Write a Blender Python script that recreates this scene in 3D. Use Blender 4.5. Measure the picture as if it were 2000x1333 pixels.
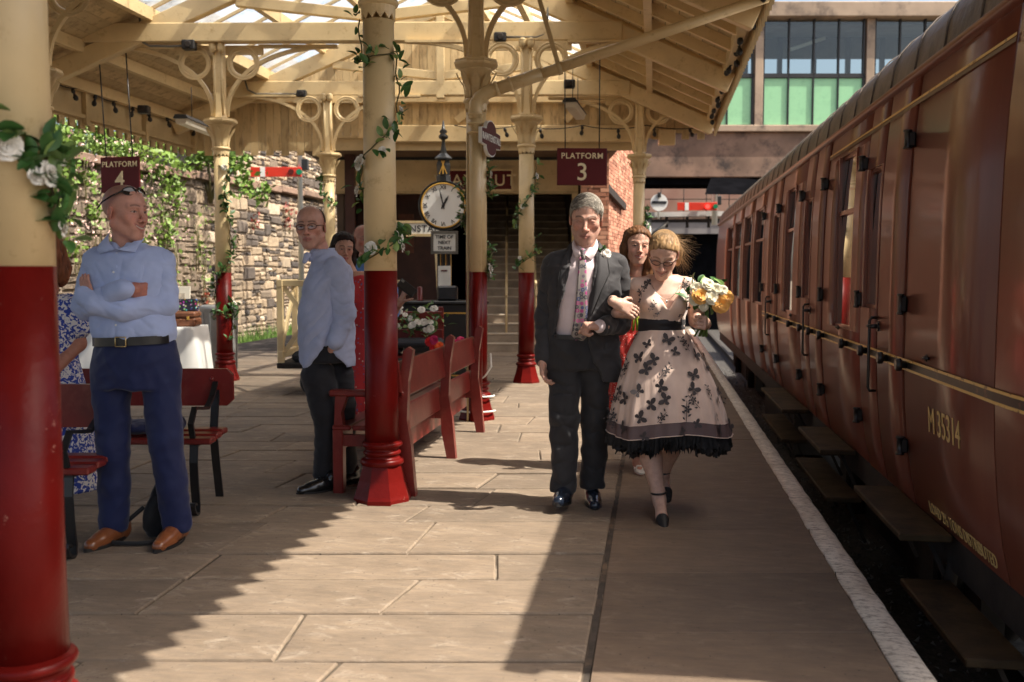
import bpy, bmesh, math, random
import numpy as np
from mathutils import Vector, Matrix, Euler
R = math.radians
rng = random.Random(7)
scene = bpy.context.scene
for o in list(bpy.data.objects): bpy.data.objects.remove(o)
COL = scene.collection
# ------------------------------------------------------------------ camera
F = 1944.0; CX, CY, HZ = 1000.0, 666.5, 536.0        # focal length and centre in photograph pixels
PITCH = math.atan((CY - HZ) / F); YAW = math.atan(278 * math.cos(PITCH) / F)
CAMZ = 1.34
RT = Vector((math.cos(YAW), math.sin(YAW), 0)); FH = Vector((-math.sin(YAW), math.cos(YAW), 0))
cam_d = bpy.data.cameras.new('camera'); cam = bpy.data.objects.new('camera', cam_d); COL.objects.link(cam)
cam.location = (0, 0, CAMZ); cam.rotation_euler = (math.pi / 2 - PITCH, 0, YAW)
cam_d.sensor_width = 36; cam_d.lens = 36 * F / 2000; cam_d.clip_end = 2000; cam_d.clip_start = 0.05
cam_d.dof.use_dof = True; cam_d.dof.focus_distance = 5.75; cam_d.dof.aperture_fstop = 3.2
scene.camera = cam
# ------------------------------------------------------------------ light
SUN_H = Vector((1.0, -0.12, 0)).normalized(); EL = math.atan(1.36 / 1.007)
SUN = (SUN_H * math.cos(EL) + Vector((0, 0, math.sin(EL)))).normalized()   # towards the sun
world = bpy.data.worlds.new('World'); scene.world = world; world.use_nodes = True
wn = world.node_tree.nodes; wl = world.node_tree.links
sky = wn.new('ShaderNodeTexSky'); sky.sky_type = 'NISHITA'; sky.sun_disc = False
sky.sun_elevation = EL; sky.sun_rotation = math.atan2(SUN_H.x, SUN_H.y); sky.air_density = 1.0; sky.dust_density = 5.0; sky.ozone_density = .4
wl.new(sky.outputs[0], wn['Background'].inputs[0]); wn['Background'].inputs[1].default_value = 0.15
sun_d = bpy.data.lights.new('sun', 'SUN'); sun_d.energy = 5.0; sun_d.angle = R(0.5); sun_d.color = (1.0, 0.93, 0.82)
sun_o = bpy.data.objects.new('sun', sun_d); COL.objects.link(sun_o); sun_o.rotation_euler = SUN.to_track_quat('Z', 'Y').to_euler()
scene.render.engine = 'CYCLES'
cy = scene.cycles; cy.use_denoising = True; cy.max_bounces = 8; cy.diffuse_bounces = 5; cy.transparent_max_bounces = 12; cy.glossy_bounces = 4
cy.sample_clamp_indirect = 6.0; cy.use_adaptive_sampling = False
vs = scene.view_settings; vs.view_transform = 'Standard'; vs.look = 'None'; vs.gamma = 1.0; vs.use_curve_mapping = False; vs.exposure = 0.85

def W(px, py, d):      # the point seen at a photograph pixel, d metres along the lens axis
    f = Vector((-math.sin(YAW) * math.cos(PITCH), math.cos(YAW) * math.cos(PITCH), -math.sin(PITCH)))
    u = RT.cross(f)
    return Vector((0, 0, CAMZ)) + d * (f + (px - CX) / F * RT - (py - CY) / F * u)
def G(px, py, z=0.0):  # the point seen at a pixel on the level z
    p = W(px, py, 1.0); c = Vector((0, 0, CAMZ)); v = p - c
    return c + v * ((z - CAMZ) / v.z)
def L(lat, dep, z=0.0): return RT * lat + FH * dep + Vector((0, 0, z))   # station grid: lat across, dep along the lens
def X2L(x, dep): return (x + dep * math.sin(YAW)) / math.cos(YAW)        # lat of the line X = x at depth dep

# ------------------------------------------------------------------ materials
def sl(c): return tuple((v / 12.92 if v <= .04045 else ((v + .055) / 1.055) ** 2.4) for v in c)
class N:
    def __init__(s, name):
        s.m = bpy.data.materials.new(name); s.m.use_nodes = True; s.t = s.m.node_tree; s.b = s.t.nodes['Principled BSDF']; s.o = s.t.nodes['Material Output']
    def new(s, k, **kw):
        n = s.t.nodes.new(k)
        for a, v in kw.items(): setattr(n, a, v)
        return n
    def link(s, a, b): s.t.links.new(a, b)
    def coord(s, kind='Object', scale=(1, 1, 1)):
        c = s.new('ShaderNodeTexCoord'); m = s.new('ShaderNodeMapping'); m.inputs['Scale'].default_value = scale
        s.link(c.outputs[kind], m.inputs[0]); return m.outputs[0]
    def noise(s, co, scale, detail=4, rough=.55, dist=0.0):
        n = s.new('ShaderNodeTexNoise'); n.inputs['Scale'].default_value = scale; n.inputs['Detail'].default_value = detail
        n.inputs['Roughness'].default_value = rough; n.inputs['Distortion'].default_value = dist; s.link(co, n.inputs['Vector']); return n.outputs['Fac']
    def ramp(s, fac, stops):
        r = s.new('ShaderNodeValToRGB'); e = r.color_ramp.elements
        while len(e) < len(stops): e.new(0.5)
        for i, (p, c) in enumerate(stops): e[i].position = p; e[i].color = tuple(c)[:3] + (1,)
        s.link(fac, r.inputs[0]); return r.outputs[0]
    def mix(s, fac, a, b, mode='MIX'):
        m = s.new('ShaderNodeMix', data_type='RGBA', blend_type=mode)
        for sock, v in ((m.inputs[0], fac), (m.inputs[6], a), (m.inputs[7], b)):
            if hasattr(v, 'links') or hasattr(v, 'is_linked'): s.link(v, sock)
            elif isinstance(v, (tuple, list)): sock.default_value = tuple(v)[:3] + (1,)
            else: sock.default_value = v
        return m.outputs[2]
    def bump(s, h, strength=.3, dist=.01):
        b = s.new('ShaderNodeBump'); b.inputs['Strength'].default_value = strength; b.inputs['Distance'].default_value = dist
        s.link(h, b.inputs['Height']); s.link(b.outputs[0], s.b.inputs['Normal'])
    def col(s, c):
        if isinstance(c, (tuple, list)): s.b.inputs['Base Color'].default_value = tuple(c)[:3] + (1,)
        else: s.link(c, s.b.inputs['Base Color'])
    def set(s, **kw):
        for k, v in kw.items():
            i = s.b.inputs[k.replace('_', ' ')]
            if hasattr(v, 'is_linked'): s.link(v, i)
            else: i.default_value = v
        return s
def var(c, k): return tuple(min(1, max(0, v * k)) for v in c)
def simple(name, c, rough=.6, vary=.25, scale=6, bump=.15, bscale=40, metal=0, coat=0, spec=.5, dist=.004, dirt=None, dscale=3):
    n = N(name); co = n.coord()
    base = n.ramp(n.noise(co, scale), [(.3, var(c, 1 - vary)), (.7, var(c, 1 + vary))])
    if dirt is not None:
        f = n.ramp(n.noise(co, dscale, 8, .7), [(.5, (0, 0, 0)), (.68, (1, 1, 1))]); base = n.mix(f, base, dirt)
    n.col(base); n.set(Roughness=rough, Metallic=metal, Specular_IOR_Level=spec)
    if coat: n.set(Coat_Weight=coat, Coat_Roughness=.08)
    if bump: n.bump(n.noise(co, bscale, 5), bump, dist)
    return n.m
M = {}
CREAM = (.70, .53, .285)
def cream_mat(name, k=1.0, gloss=.38):
    n = N(name); co = n.coord()
    base = n.ramp(n.noise(co, 2.2, 5), [(.3, var(CREAM, .86 * k)), (.72, var(CREAM, 1.1 * k))])
    g = n.ramp(n.noise(co, 9, 9, .75), [(.56, (0, 0, 0)), (.75, (1, 1, 1))])
    base = n.mix(g, base, var((.40, .25, .10), k)); n.col(base)
    n.set(Roughness=gloss); n.bump(n.noise(co, 14, 7, .6), .25, .006); return n.m
M['cream'] = cream_mat('cream_paint'); M['cream_old'] = cream_mat('weathered_cream_paint', .8, .6)
def red_mat():
    n = N('red_gloss_paint'); co = n.coord(); c = (.125, .006, .0045)
    base = n.ramp(n.noise(co, 4, 5), [(.3, var(c, .8)), (.7, var(c, 1.2))])
    chip = n.ramp(n.noise(co, 26, 6, .7), [(.66, (0, 0, 0)), (.70, (1, 1, 1))]); base = n.mix(chip, base, (.30, .12, .09))
    n.col(base); n.set(Roughness=.34, Specular_IOR_Level=.14); n.bump(n.noise(co, 18, 6), .35, .008); return n.m
M['red'] = red_mat()
M['bench_red'] = simple('bench_red_paint', (.16, .014, .011), .34, .2, 5, .25, 30, coat=.15, dirt=(.20, .035, .025), dscale=9)
M['maroon_sign'] = simple('maroon_enamel', (.095, .012, .014), .5, .12, 3, .05, spec=.2)
M['iron'] = simple('black_iron', (.012, .012, .013), .38, .3, 9, .3, 30, coat=.2)
M['black'] = simple('black_paint', (.014, .013, .013), .5, .25, 6, .1)
M['dark'] = simple('dark_underframe', (.02, .014, .011), .8, .5, 8, .4, 20)
M['steel'] = simple('grey_conduit', (.16, .15, .13), .45, .2, 8, .1, metal=.3)
M['white'] = simple('white_enamel', (.78, .77, .72), .4, .06, 4, .05)
M['gold'] = simple('gold_paint', (.62, .36, .07), .35, .15, 5, .1)
M['letter'] = simple('cream_letters', (.74, .63, .40), .5, .05, 5, 0)
M['ink'] = simple('black_letters', (.02, .02, .025), .5, .05, 5, 0)
def flag_mat(name, c1, c2, salt, bump=.5):
    n = N(name); co = n.coord(); oi = n.new('ShaderNodeObjectInfo')
    a = n.noise(n.coord('Object', (1.6, 2.6, 2)), 1.5, 9, .72, .5); base = n.ramp(a, [(.28, var(c1, 1.0)), (.5, tuple((a_ + b_) / 2 for a_, b_ in zip(c1, c2))), (.72, c2)])
    st = n.coord('Object', (6, 26, 6)); b2 = n.ramp(n.noise(st, 1.0, 7, .7), [(.42, (.86, .86, .86)), (.66, (1.1, 1.08, 1.03))])
    base = n.mix(1.0, base, b2, 'MULTIPLY')
    r = n.ramp(oi.outputs['Random'], [(0, (.84, .83, .81)), (1, (1.1, 1.07, 1.02))]); base = n.mix(1.0, base, r, 'MULTIPLY')
    f = n.ramp(n.noise(n.coord('Object', (3.2, 5.5, 3)), 1.7, 11, .76, .7), [(.55, (0, 0, 0)), (.76, (.9, .9, .9))]); base = n.mix(f, base, salt)
    k = n.ramp(n.noise(co, 4.2, 9, .75), [(.60, (0, 0, 0)), (.76, (.8, .8, .8))]); base = n.mix(k, base, var(c1, .55)); sp = n.ramp(n.noise(co, 42, 4, .6), [(.66, (0, 0, 0)), (.70, (1, 1, 1))]); base = n.mix(sp, base, var(c1, .4))
    n.col(base); n.set(Roughness=.78); n.bump(n.noise(n.coord('Object', (5, 22, 5)), 1.6, 9, .68), bump, .012); return n.m
M['flag'] = flag_mat('york_stone', (.175, .133, .097), (.285, .222, .165), (.46, .385, .30), .8)
M['strip'] = flag_mat('platform_slab', (.150, .105, .072), (.215, .155, .108), (.25, .185, .13), .35)
M['mortar'] = simple('mortar_joint', (.085, .065, .045), .9, .4, 7, .5, 60, dirt=(.38, .31, .23), dscale=2.3)
def paint_edge():
    n = N('worn_white_line'); co = n.coord()
    c = n.ramp(n.noise(co, 3, 6), [(.3, (.62, .54, .44)), (.7, (.80, .73, .62))])
    w = n.ramp(n.noise(n.coord('Object', (14, 30, 14)), 1.3, 10, .78), [(.36, (1, 1, 1)), (.52, (0, 0, 0))])
    n.col(n.mix(w, c, (.19, .145, .105))); n.set(Roughness=.8); n.bump(n.noise(co, 34, 8, .7), .5, .012); return n.m
M['edge'] = paint_edge()
M['ballast'] = simple('ballast', (.05, .045, .04), .9, .6, 20, .8, 40, dist=.03)
M['grass'] = simple('grass_green', (.09, .17, .025), .7, .5, 2, 0)
M['earth'] = simple('earth', (.12, .095, .06), .9, .4, 3, .5)
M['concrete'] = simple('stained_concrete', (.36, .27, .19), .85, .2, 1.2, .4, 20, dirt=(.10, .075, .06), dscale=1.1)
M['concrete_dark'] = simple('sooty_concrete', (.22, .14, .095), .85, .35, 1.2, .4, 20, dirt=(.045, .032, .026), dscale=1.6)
M['dead_black'] = simple('dead_matt_black', (.005, .005, .006), .95, .3, 3, 0, spec=0)  # flat near-black for bridge undersides, stairwell depths and coach gap backings
def leafm(name, c, rough=.45):
    n = N(name); oi = n.new('ShaderNodeObjectInfo'); co = n.coord()
    a = n.ramp(n.noise(co, 30, 3), [(.3, var(c, .75)), (.7, var(c, 1.3))]); r = n.ramp(oi.outputs['Random'], [(0, (.75, .8, .7)), (1, (1.3, 1.2, 1.1))])
    n.col(n.mix(1.0, a, r, 'MULTIPLY')); n.set(Roughness=rough, Subsurface_Weight=0.0, Transmission_Weight=0.0); return n.m
M['leaf'] = leafm('garland_leaf', (.045, .125, .030)); M['leaf_pale'] = leafm('pale_leaf', (.17, .27, .08)); M['ivy'] = leafm('wall_creeper', (.15, .24, .035), .55)
M['stem'] = simple('vine_stem', (.10, .085, .03), .6, .3, 20, .2)
M['petal'] = simple('white_petal', (.80, .76, .68), .55, .06, 30, .1)
def glassm(name, tint, alpha):
    n = N(name); tr = n.new('ShaderNodeBsdfTransparent'); tr.inputs[0].default_value = tuple(tint) + (1,); gl = n.new('ShaderNodeBsdfGlossy'); gl.inputs['Roughness'].default_value = .03
    fr = n.new('ShaderNodeFresnel'); fr.inputs[0].default_value = 1.5; mx = n.new('ShaderNodeMixShader'); ad = n.new('ShaderNodeMath', operation='ADD'); ad.inputs[1].default_value = alpha
    n.link(fr.outputs[0], ad.inputs[0]); n.link(ad.outputs[0], mx.inputs[0]); n.link(tr.outputs[0], mx.inputs[1]); n.link(gl.outputs[0], mx.inputs[2]); n.link(mx.outputs[0], n.o.inputs[0]); return n.m


# ------------------------------------------------------------------ mesh builder and object helpers
class MB:
    def __init__(s): s.v = []; s.f = []; s.sm = []
    def add(s, vs, fs, smooth=False):
        k = len(s.v); s.v += [tuple(p) for p in vs]; s.f += [tuple(i + k for i in f) for f in fs]; s.sm += [smooth] * len(fs); return s
    def box(s, a, b, frame=None):
        x0, y0, z0 = a; x1, y1, z1 = b
        vs = [(x0, y0, z0), (x1, y0, z0), (x1, y1, z0), (x0, y1, z0), (x0, y0, z1), (x1, y0, z1), (x1, y1, z1), (x0, y1, z1)]
        if frame is not None: vs = [frame @ Vector(p) for p in vs]
        return s.add(vs, [(0, 3, 2, 1), (4, 5, 6, 7), (0, 1, 5, 4), (1, 2, 6, 5), (2, 3, 7, 6), (3, 0, 4, 7)])
    def bbox(s, a, b, r=.004, frame=None):      # chamfered box
        x0, y0, z0 = a; x1, y1, z1 = b; vs = []; r = min(r, (x1 - x0) * .45, (y1 - y0) * .45, (z1 - z0) * .45)
        for z, k in ((z0, r), (z0 + r, 0), (z1 - r, 0), (z1, r)):
            e = r if k else 0
            for (x, y) in ((x0 + r, y0), (x1 - r, y0), (x1, y0 + r), (x1, y1 - r), (x1 - r, y1), (x0 + r, y1), (x0, y1 - r), (x0, y0 + r)):
                if e: x = min(max(x, x0 + r), x1 - r); y = min(max(y, y0 + r), y1 - r)
                vs.append((x, y, z))
        fs = []
        for l in range(3):
            for i in range(8): j = (i + 1) % 8; fs.append((l * 8 + i, l * 8 + j, l * 8 + 8 + j, l * 8 + 8 + i))
        fs.append(tuple(range(7, -1, -1))); fs.append(tuple(range(24, 32)))
        if frame is not None: vs = [frame @ Vector(p) for p in vs]
        return s.add(vs, fs)
    def beam(s, p, q, w, h, up=(0, 0, 1), r=0):     # bar from p to q, w across, h along up
        p, q = Vector(p), Vector(q); d = q - p; ln = d.length; d.normalize(); u = Vector(up); x = d.cross(u).normalized(); z = x.cross(d).normalized()
        fr = Matrix((x, d, z)).transposed().to_4x4(); fr.translation = p
        return s.bbox((-w / 2, 0, -h / 2), (w / 2, ln, h / 2), r, fr) if r else s.box((-w / 2, 0, -h / 2), (w / 2, ln, h / 2), fr)
    def tube(s, pts, r, n=8, cap=True, rs=None):
        pts = [Vector(p) for p in pts]; k0 = len(s.v); up = None; m = len(pts)
        for i, p in enumerate(pts):
            d = (pts[min(i + 1, m - 1)] - pts[max(i - 1, 0)]); d = d.normalized() if d.length > 1e-9 else Vector((0, 0, 1))
            if up is None: up = Vector((0, 0, 1)) if abs(d.z) < .9 else Vector((1, 0, 0))
            x = d.cross(up).normalized(); up = x.cross(d).normalized(); rr = rs[i] if rs else r
            for j in range(n):
                a = 2 * math.pi * j / n; s.v.append(tuple(p + (x * math.cos(a) + up * math.sin(a)) * rr))
        for i in range(m - 1):
            for j in range(n):
                a, b = k0 + i * n + j, k0 + i * n + (j + 1) % n; s.f.append((a, a + n, b + n, b)); s.sm.append(True)
        if cap:
            s.f.append(tuple(k0 + j for j in range(n))); s.f.append(tuple(k0 + (m - 1) * n + j for j in range(n - 1, -1, -1))); s.sm += [False, False]
        return s
    def lathe(s, prof, n=24, loc=(0, 0, 0), frame=None, smooth=True, ang=0.0, rot=0.0):   # (r, z) profile round z
        k0 = len(s.v); fr = frame or Matrix.Translation(Vector(loc))
        for (r, z) in prof:
            for j in range(n):
                a = 2 * math.pi * j / n + rot; s.v.append(tuple(fr @ Vector((r * math.cos(a), r * math.sin(a), z))))
        for i in range(len(prof) - 1):
            for j in range(n):
                a, b = k0 + i * n + j, k0 + i * n + (j + 1) % n; s.f.append((a, b, b + n, a + n)); s.sm.append(smooth)
        s.f.append(tuple(k0 + j for j in range(n - 1, -1, -1))); s.f.append(tuple(k0 + (len(prof) - 1) * n + j for j in range(n))); s.sm += [False, False]
        return s
    def prism(s, poly, ax, a, b, frame=None, smooth=False):    # 2-D polygon extruded from a to b along axis ax (0,1,2)
        n = len(poly); vs = []
        for t in (a, b):
            for (p, q) in poly: vs.append({0: (t, p, q), 1: (p, t, q), 2: (p, q, t)}[ax])
        if frame is not None: vs = [frame @ Vector(p) for p in vs]
        fs = [tuple(range(n)), tuple(range(2 * n - 1, n - 1, -1))]
        s.add(vs, fs); s.add([], []); k0 = len(s.v) - 2 * n
        for i in range(n): j = (i + 1) % n; s.f.append((k0 + i, k0 + n + i, k0 + n + j, k0 + j)); s.sm.append(smooth)
        return s
    def loft(s, rings, closed=True, cap=False, smooth=True):
        k0 = len(s.v); n = len(rings[0])
        for r in rings: s.v += [tuple(p) for p in r]
        for i in range(len(rings) - 1):
            for j in range(n if closed else n - 1):
                a, b = k0 + i * n + j, k0 + i * n + (j + 1) % n; s.f.append((a, b, b + n, a + n)); s.sm.append(smooth)
        if cap: s.f.append(tuple(k0 + j for j in range(n - 1, -1, -1))); s.f.append(tuple(k0 + (len(rings) - 1) * n + j for j in range(n))); s.sm += [False, False]
        return s
    def ring(s, c, R_, r, frame, n=28, m=10, a0=0, a1=2 * math.pi):   # torus in the frame's xz plane
        for_c = abs(a1 - a0 - 2 * math.pi) < 1e-6; rings = []
        for i in range(n + (0 if for_c else 1)):
            a = a0 + (a1 - a0) * i / n; rings.append([frame @ (Vector(c) + Vector((math.cos(a) * (R_ + r * math.cos(b)), r * math.sin(b), math.sin(a) * (R_ + r * math.cos(b))))) for b in [2 * math.pi * j / m for j in range(m)]])
        if for_c: rings.append(rings[0])
        return s.loft(rings)
    def mesh(s, name):
        me = bpy.data.meshes.new(name); me.from_pydata(s.v, [], s.f); me.polygons.foreach_set('use_smooth', s.sm); me.update()
        bm = bmesh.new(); bm.from_mesh(me); bmesh.ops.remove_doubles(bm, verts=bm.verts, dist=1e-5); bmesh.ops.recalc_face_normals(bm, faces=bm.faces); bm.to_mesh(me); bm.free(); return me
    def obj(s, name, mat, parent=None, **kw): return ob(name, s.mesh(name), mat, parent, **kw)
def wmx(o):
    m = o.matrix_basis.copy()
    return wmx(o.parent) @ o.matrix_parent_inverse @ m if o.parent else m
def ob(name, me, mat, parent=None, keep=True, **tags):
    o = bpy.data.objects.new(name, me); COL.objects.link(o)
    if mat is not None:
        mm = M[mat] if isinstance(mat, str) else mat
        if not len(me.materials): me.materials.append(mm)
    if parent is not None:
        o.parent = parent
        if keep: o.matrix_parent_inverse = wmx(parent).inverted()
    for k, v in tags.items(): o[k] = v
    return o
def tag(o, label, cat, group=None, kind=None):
    o['label'] = label; o['category'] = cat
    if group: o['group'] = group
    if kind: o['kind'] = kind
    return o
def thing(name, loc, label, cat, group=None, rz=0.0):
    o = bpy.data.objects.new(name, None); COL.objects.link(o); o.empty_display_size = .1
    o.location = loc; o.rotation_euler = (0, 0, rz); return tag(o, label, cat, group)
def struct(o, name=None): o['kind'] = 'structure'; return o
def place(name, me, parent, loc, rot=(0, 0, 0), sc=1.0, mat=None):   # a repeated piece that shares its mesh, in the parent's own frame
    o = ob(name, me, mat, parent, keep=False); o.location = loc; o.rotation_euler = rot; o.scale = (sc, sc, sc) if not isinstance(sc, tuple) else sc; return o
GRID = Matrix((RT, FH, Vector((0, 0, 1)))).transposed().to_4x4()
FONT_CACHE = {}
def text_mesh(txt, h, depth=.002, bold=0.0, spacing=1.0, xs=1.0, center=True):   # lettering in the xz plane, facing -y, centred
    c = bpy.data.curves.new('text', 'FONT'); c.body = txt; c.size = h / .7; c.extrude = depth; c.offset = bold; c.space_character = spacing
    c.align_x = 'CENTER' if center else 'LEFT'; c.align_y = 'CENTER' if '\n' in txt else 'BOTTOM_BASELINE'
    t = bpy.data.objects.new('text', c); COL.objects.link(t); dg = bpy.context.evaluated_depsgraph_get(); dg.update()
    me = bpy.data.meshes.new_from_object(t.evaluated_get(dg)); bpy.data.objects.remove(t)
    me.transform(Matrix.Diagonal((xs, 1, 1, 1))); me.transform(Matrix.Rotation(R(90), 4, 'X')); me.materials.clear(); return me
# ================================================================== GROUND, PLATFORM, TRACK
def YD(x, dep): return X2L(x, dep) * math.sin(YAW) + dep * math.cos(YAW)   # Y where X = x meets depth dep
g = MB().box((-700, -500, -1.3), (700, 1500, -1.05)).obj('ground', 'earth'); struct(g)
tb = MB().box((.93, -12, -1.04), (7, 70, -.92)).obj('track_bed', 'ballast'); struct(tb)
EDGE_X = .945; JX = -.21; PL = -8.0
plat = MB().box((PL, -8, -1.02), (EDGE_X - .02, 26, -.008)).obj('platform', 'mortar'); struct(plat)
def flag(corners, z, mat, name='flagstone', bev=.006, base=-.012):
    c = sum((Vector((p[0], p[1], 0)) for p in corners), Vector()) / 4
    top = [Vector((p[0], p[1], 0)) + (c - Vector((p[0], p[1], 0))).normalized() * bev * 1.4 for p in corners]
    dz = [rng.uniform(-.0025, .0025) for _ in corners]
    vs = [(p[0], p[1], base) for p in corners] + [(p[0], p[1], z - bev) for p in corners] + [(t.x, t.y, z + d) for t, d in zip(top, dz)]
    fs = [(0, 1, 5, 4), (1, 2, 6, 5), (2, 3, 7, 6), (3, 0, 4, 7), (4, 5, 9, 8), (5, 6, 10, 9), (6, 7, 11, 10), (7, 4, 8, 11), (8, 9, 10, 11)]
    return MB().add([(x - c.x, y - c.y, zz) for x, y, zz in vs], fs), c
dep = 2.35; nf = 0
while dep < 17.2:
    h = rng.choice([.40, .45, .48, .54, .60]); d0, d1 = dep + .007, dep + h - rng.choice([.006, .010, .016])
    y_at = lambda x, d: YD(x, d)
    x = JX - .012; lim = max(-7.9, -.62 * dep - 2.2)
    w0 = rng.uniform(.35, 1.2); skr = 0.0
    while x > lim:
        w = w0 if x > JX - .1 else rng.uniform(.62, 1.35); x0 = x - w
        sk = rng.uniform(-.03, .03); j = [rng.uniform(-.004, .004) for _ in range(4)]; gp = rng.choice([.003, .004, .005, .007])
        cs = [(x0 + gp + sk, YD(x0, d0) + j[0]), (x - gp + skr, YD(x, d0) + j[1]), (x - gp - skr, YD(x, d1) + j[2]), (x0 + gp - sk, YD(x0, d1) + j[3])]; skr = sk
        mb, c = flag(cs, rng.uniform(-.001, .006), 'flag', bev=.006); o = mb.obj('flagstone', 'flag', plat, keep=False); o.location = (c.x, c.y, 0); nf += 1
        x = x0
    dep += h
xr, xi = JX + .012, .815
dj = MB(); dj.loft([[(JX - .012 + rng.uniform(-.006, .006), -2 + i * .06, -.006), (JX + .010 + rng.uniform(-.006, .006), -2 + i * .06, -.006)] for i in range(460)], closed=False, smooth=False); dj.obj('drain_joint', simple('dark_joint', (.06, .046, .034), .9, .4, 9, .6, 60, dirt=(.20, .13, .075), dscale=3), plat)
dep = 2.0
while dep < 24:
    h = rng.choice([.75, .9, 1.05]); d0, d1 = dep + .003, dep + h - .003
    cs = [(xr, YD(xr, d0)), (xi - .002, YD(xi, d0)), (xi - .002, YD(xi, d1)), (xr, YD(xr, d1))]
    mb, c = flag(cs, 0.0, 'strip', bev=.003); o = mb.obj('platform_slab', 'strip', plat, keep=False); o.location = (c.x, c.y, 0)
    mb2 = MB(); w = .13; prof = [(0, -.06), (0, .003), (w * .55, .004), (w * .86, -.002), (w, -.016), (w, -.06)]
    y0, y1 = YD(xi, d0), YD(xi, d1); ny = 8; rings = []
    for i in range(ny + 1):
        t = i / ny; y = y0 + (y1 - y0) * t; wob = rng.uniform(-.006, .006); rings.append([(xi + a + (wob if a < .01 else wob * .5), y, z) for a, z in prof])
    mb2.loft(rings, closed=False, smooth=True).obj('edge_stone', 'edge', plat)
    dep += h
MB().box((EDGE_X - .015, -8, -1.0), (EDGE_X - .005, 26, -.05)).obj('platform_face', simple('sooty_brick', (.06, .035, .025), .9, .4, 8, .4), plat)
for x in (1.97, 3.4):
    r = MB().prism([(x - .07, -.92), (x + .07, -.92), (x + .02, -.89), (x + .02, -.8), (x + .035, -.79), (x + .035, -.765), (x - .035, -.765), (x - .035, -.79), (x - .02, -.8), (x - .02, -.89)], 1, -12, 60)
    o = r.obj('rail', 'dark'); tag(o, 'near steel rail of the track under the maroon coach' if x < 2 else 'far steel rail hidden behind the coach wheels', 'rail')
# ballast stones near the platform gap, nobody could count them
bs = MB()
for i in range(2600):
    x, y = rng.uniform(.95, 2.1), rng.uniform(3, 24); s_ = rng.uniform(.012, .03); a = [Vector((rng.gauss(0, 1), rng.gauss(0, 1), rng.gauss(0, 1))).normalized() * s_ for _ in range(4)]
    bs.add([(x + p.x, y + p.y, -.91 + p.z) for p in a], [(0, 1, 2), (0, 2, 3), (0, 3, 1), (1, 3, 2)])
tag(bs.obj('ballast_stones', simple('loose_ballast', (.16, .16, .16), .9, .5, 9, 0)), 'grey loose ballast stones between platform edge and rail', 'ballast', kind='stuff')
bank = MB(); ys = [8 + i * 1.2 for i in range(30)]
bank.loft([[(PL + .1, y, -.98), (-9.2, y, -.96 + rng.uniform(-.02, .02)), (-10.2, y, -.80 + rng.uniform(-.05, .05)), (-11.4, y, -.45)] for y in ys], closed=False)
struct(bank.obj('grass_bank', 'earth'))
gr = MB()
for i in range(6500):
    x, y = rng.uniform(-11.1, -9.6), rng.uniform(15, 40); z = -.95 + (-9.5 - x) * .28; h_ = rng.uniform(.10, .42) * (1.3 if y > 18 else 1); a = rng.uniform(0, 6.28); lx, ly = math.cos(a), math.sin(a); b = rng.uniform(-.1, .1)
    gr.add([(x - lx * .02, y - ly * .02, z), (x + lx * .02, y + ly * .02, z), (x + b + ly * .05, y + b, z + h_)], [(0, 1, 2)])
tag(gr.obj('grass', 'grass'), 'bright green grass growing along the foot of the stone wall', 'grass', kind='stuff')

# ================================================================== STONE WALL WITH CREEPERS
def stone_mat():
    n = N('rubble_stone'); ge = n.new('ShaderNodeNewGeometry'); co = n.coord()
    base = n.ramp(ge.outputs['Random Per Island'], [(0, (.05, .042, .038)), (.25, (.13, .105, .085)), (.45, (.30, .23, .155)), (.78, (.43, .34, .235)), (1, (.56, .47, .36))])
    s2 = n.ramp(n.noise(co, 7, 7, .7), [(.3, (.6, .58, .55)), (.7, (1.15, 1.1, 1.05))]); base = n.mix(1.0, base, s2, 'MULTIPLY')
    d = n.ramp(n.noise(co, .55, 4), [(.5, (0, 0, 0)), (.62, (1, 1, 1))]); base = n.mix(d, base, n.mix(.35, base, (.03, .027, .025)))
    n.col(base); n.set(Roughness=.9); n.bump(n.noise(co, 16, 6), .6, .03); return n.m
M['stone'] = stone_mat()
WX = -11.2
wall = thing('stone_wall', (WX, 20, 0), 'tall rough stone retaining wall overgrown with creepers behind the station', 'wall')
MB().box((WX - 1.6, 9, -1), (WX - .05, 48, 3.5)).obj('wall_core', simple('lime_mortar', (.24, .19, .14), .95, .4, 5, .5), wall)
MB().box((WX - 2.2, 24, 3.4), (WX - .30, 48, 8.2)).obj('upper_core', simple('dark_mortar', (.12, .10, .085), .95, .4, 5, .5), wall)
cand = []
def courses(x_face, y0, y1, z0, z1):
    z = z0
    while z < z1:
        h_ = rng.uniform(.24, .40); y = y0 - rng.uniform(0, .3)
        while y < y1:
            l = rng.uniform(.30, .90); o_ = rng.uniform(.0, .05); zs_ = [z, z + h_] if rng.random() < .35 else ([z, z + h_ * rng.uniform(.35, .65), z + h_] if rng.random() < .8 else [z, z + h_ * .33, z + h_ * .68, z + h_])
            for za_, zb__ in zip(zs_, zs_[1:]):
                if len(zs_) > 2 and l > .5 and rng.random() < .6: c_ = y + l * rng.uniform(.35, .65); cand.append((x_face, y + .012, c_ - .01, za_ + .01, zb__ - .01, o_)); cand.append((x_face, c_ + .01, y + l - .012, za_ + .01, zb__ - .01, rng.uniform(0, .05)))
                else: cand.append((x_face, y + .012, y + l - .012, za_ + .01, zb__ - .01, o_))
            y += l
        z += h_
courses(WX - .055, 15.5, 42, -.9, 3.5); courses(WX - .305, 24, 42, 3.6, 7.6)
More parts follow.
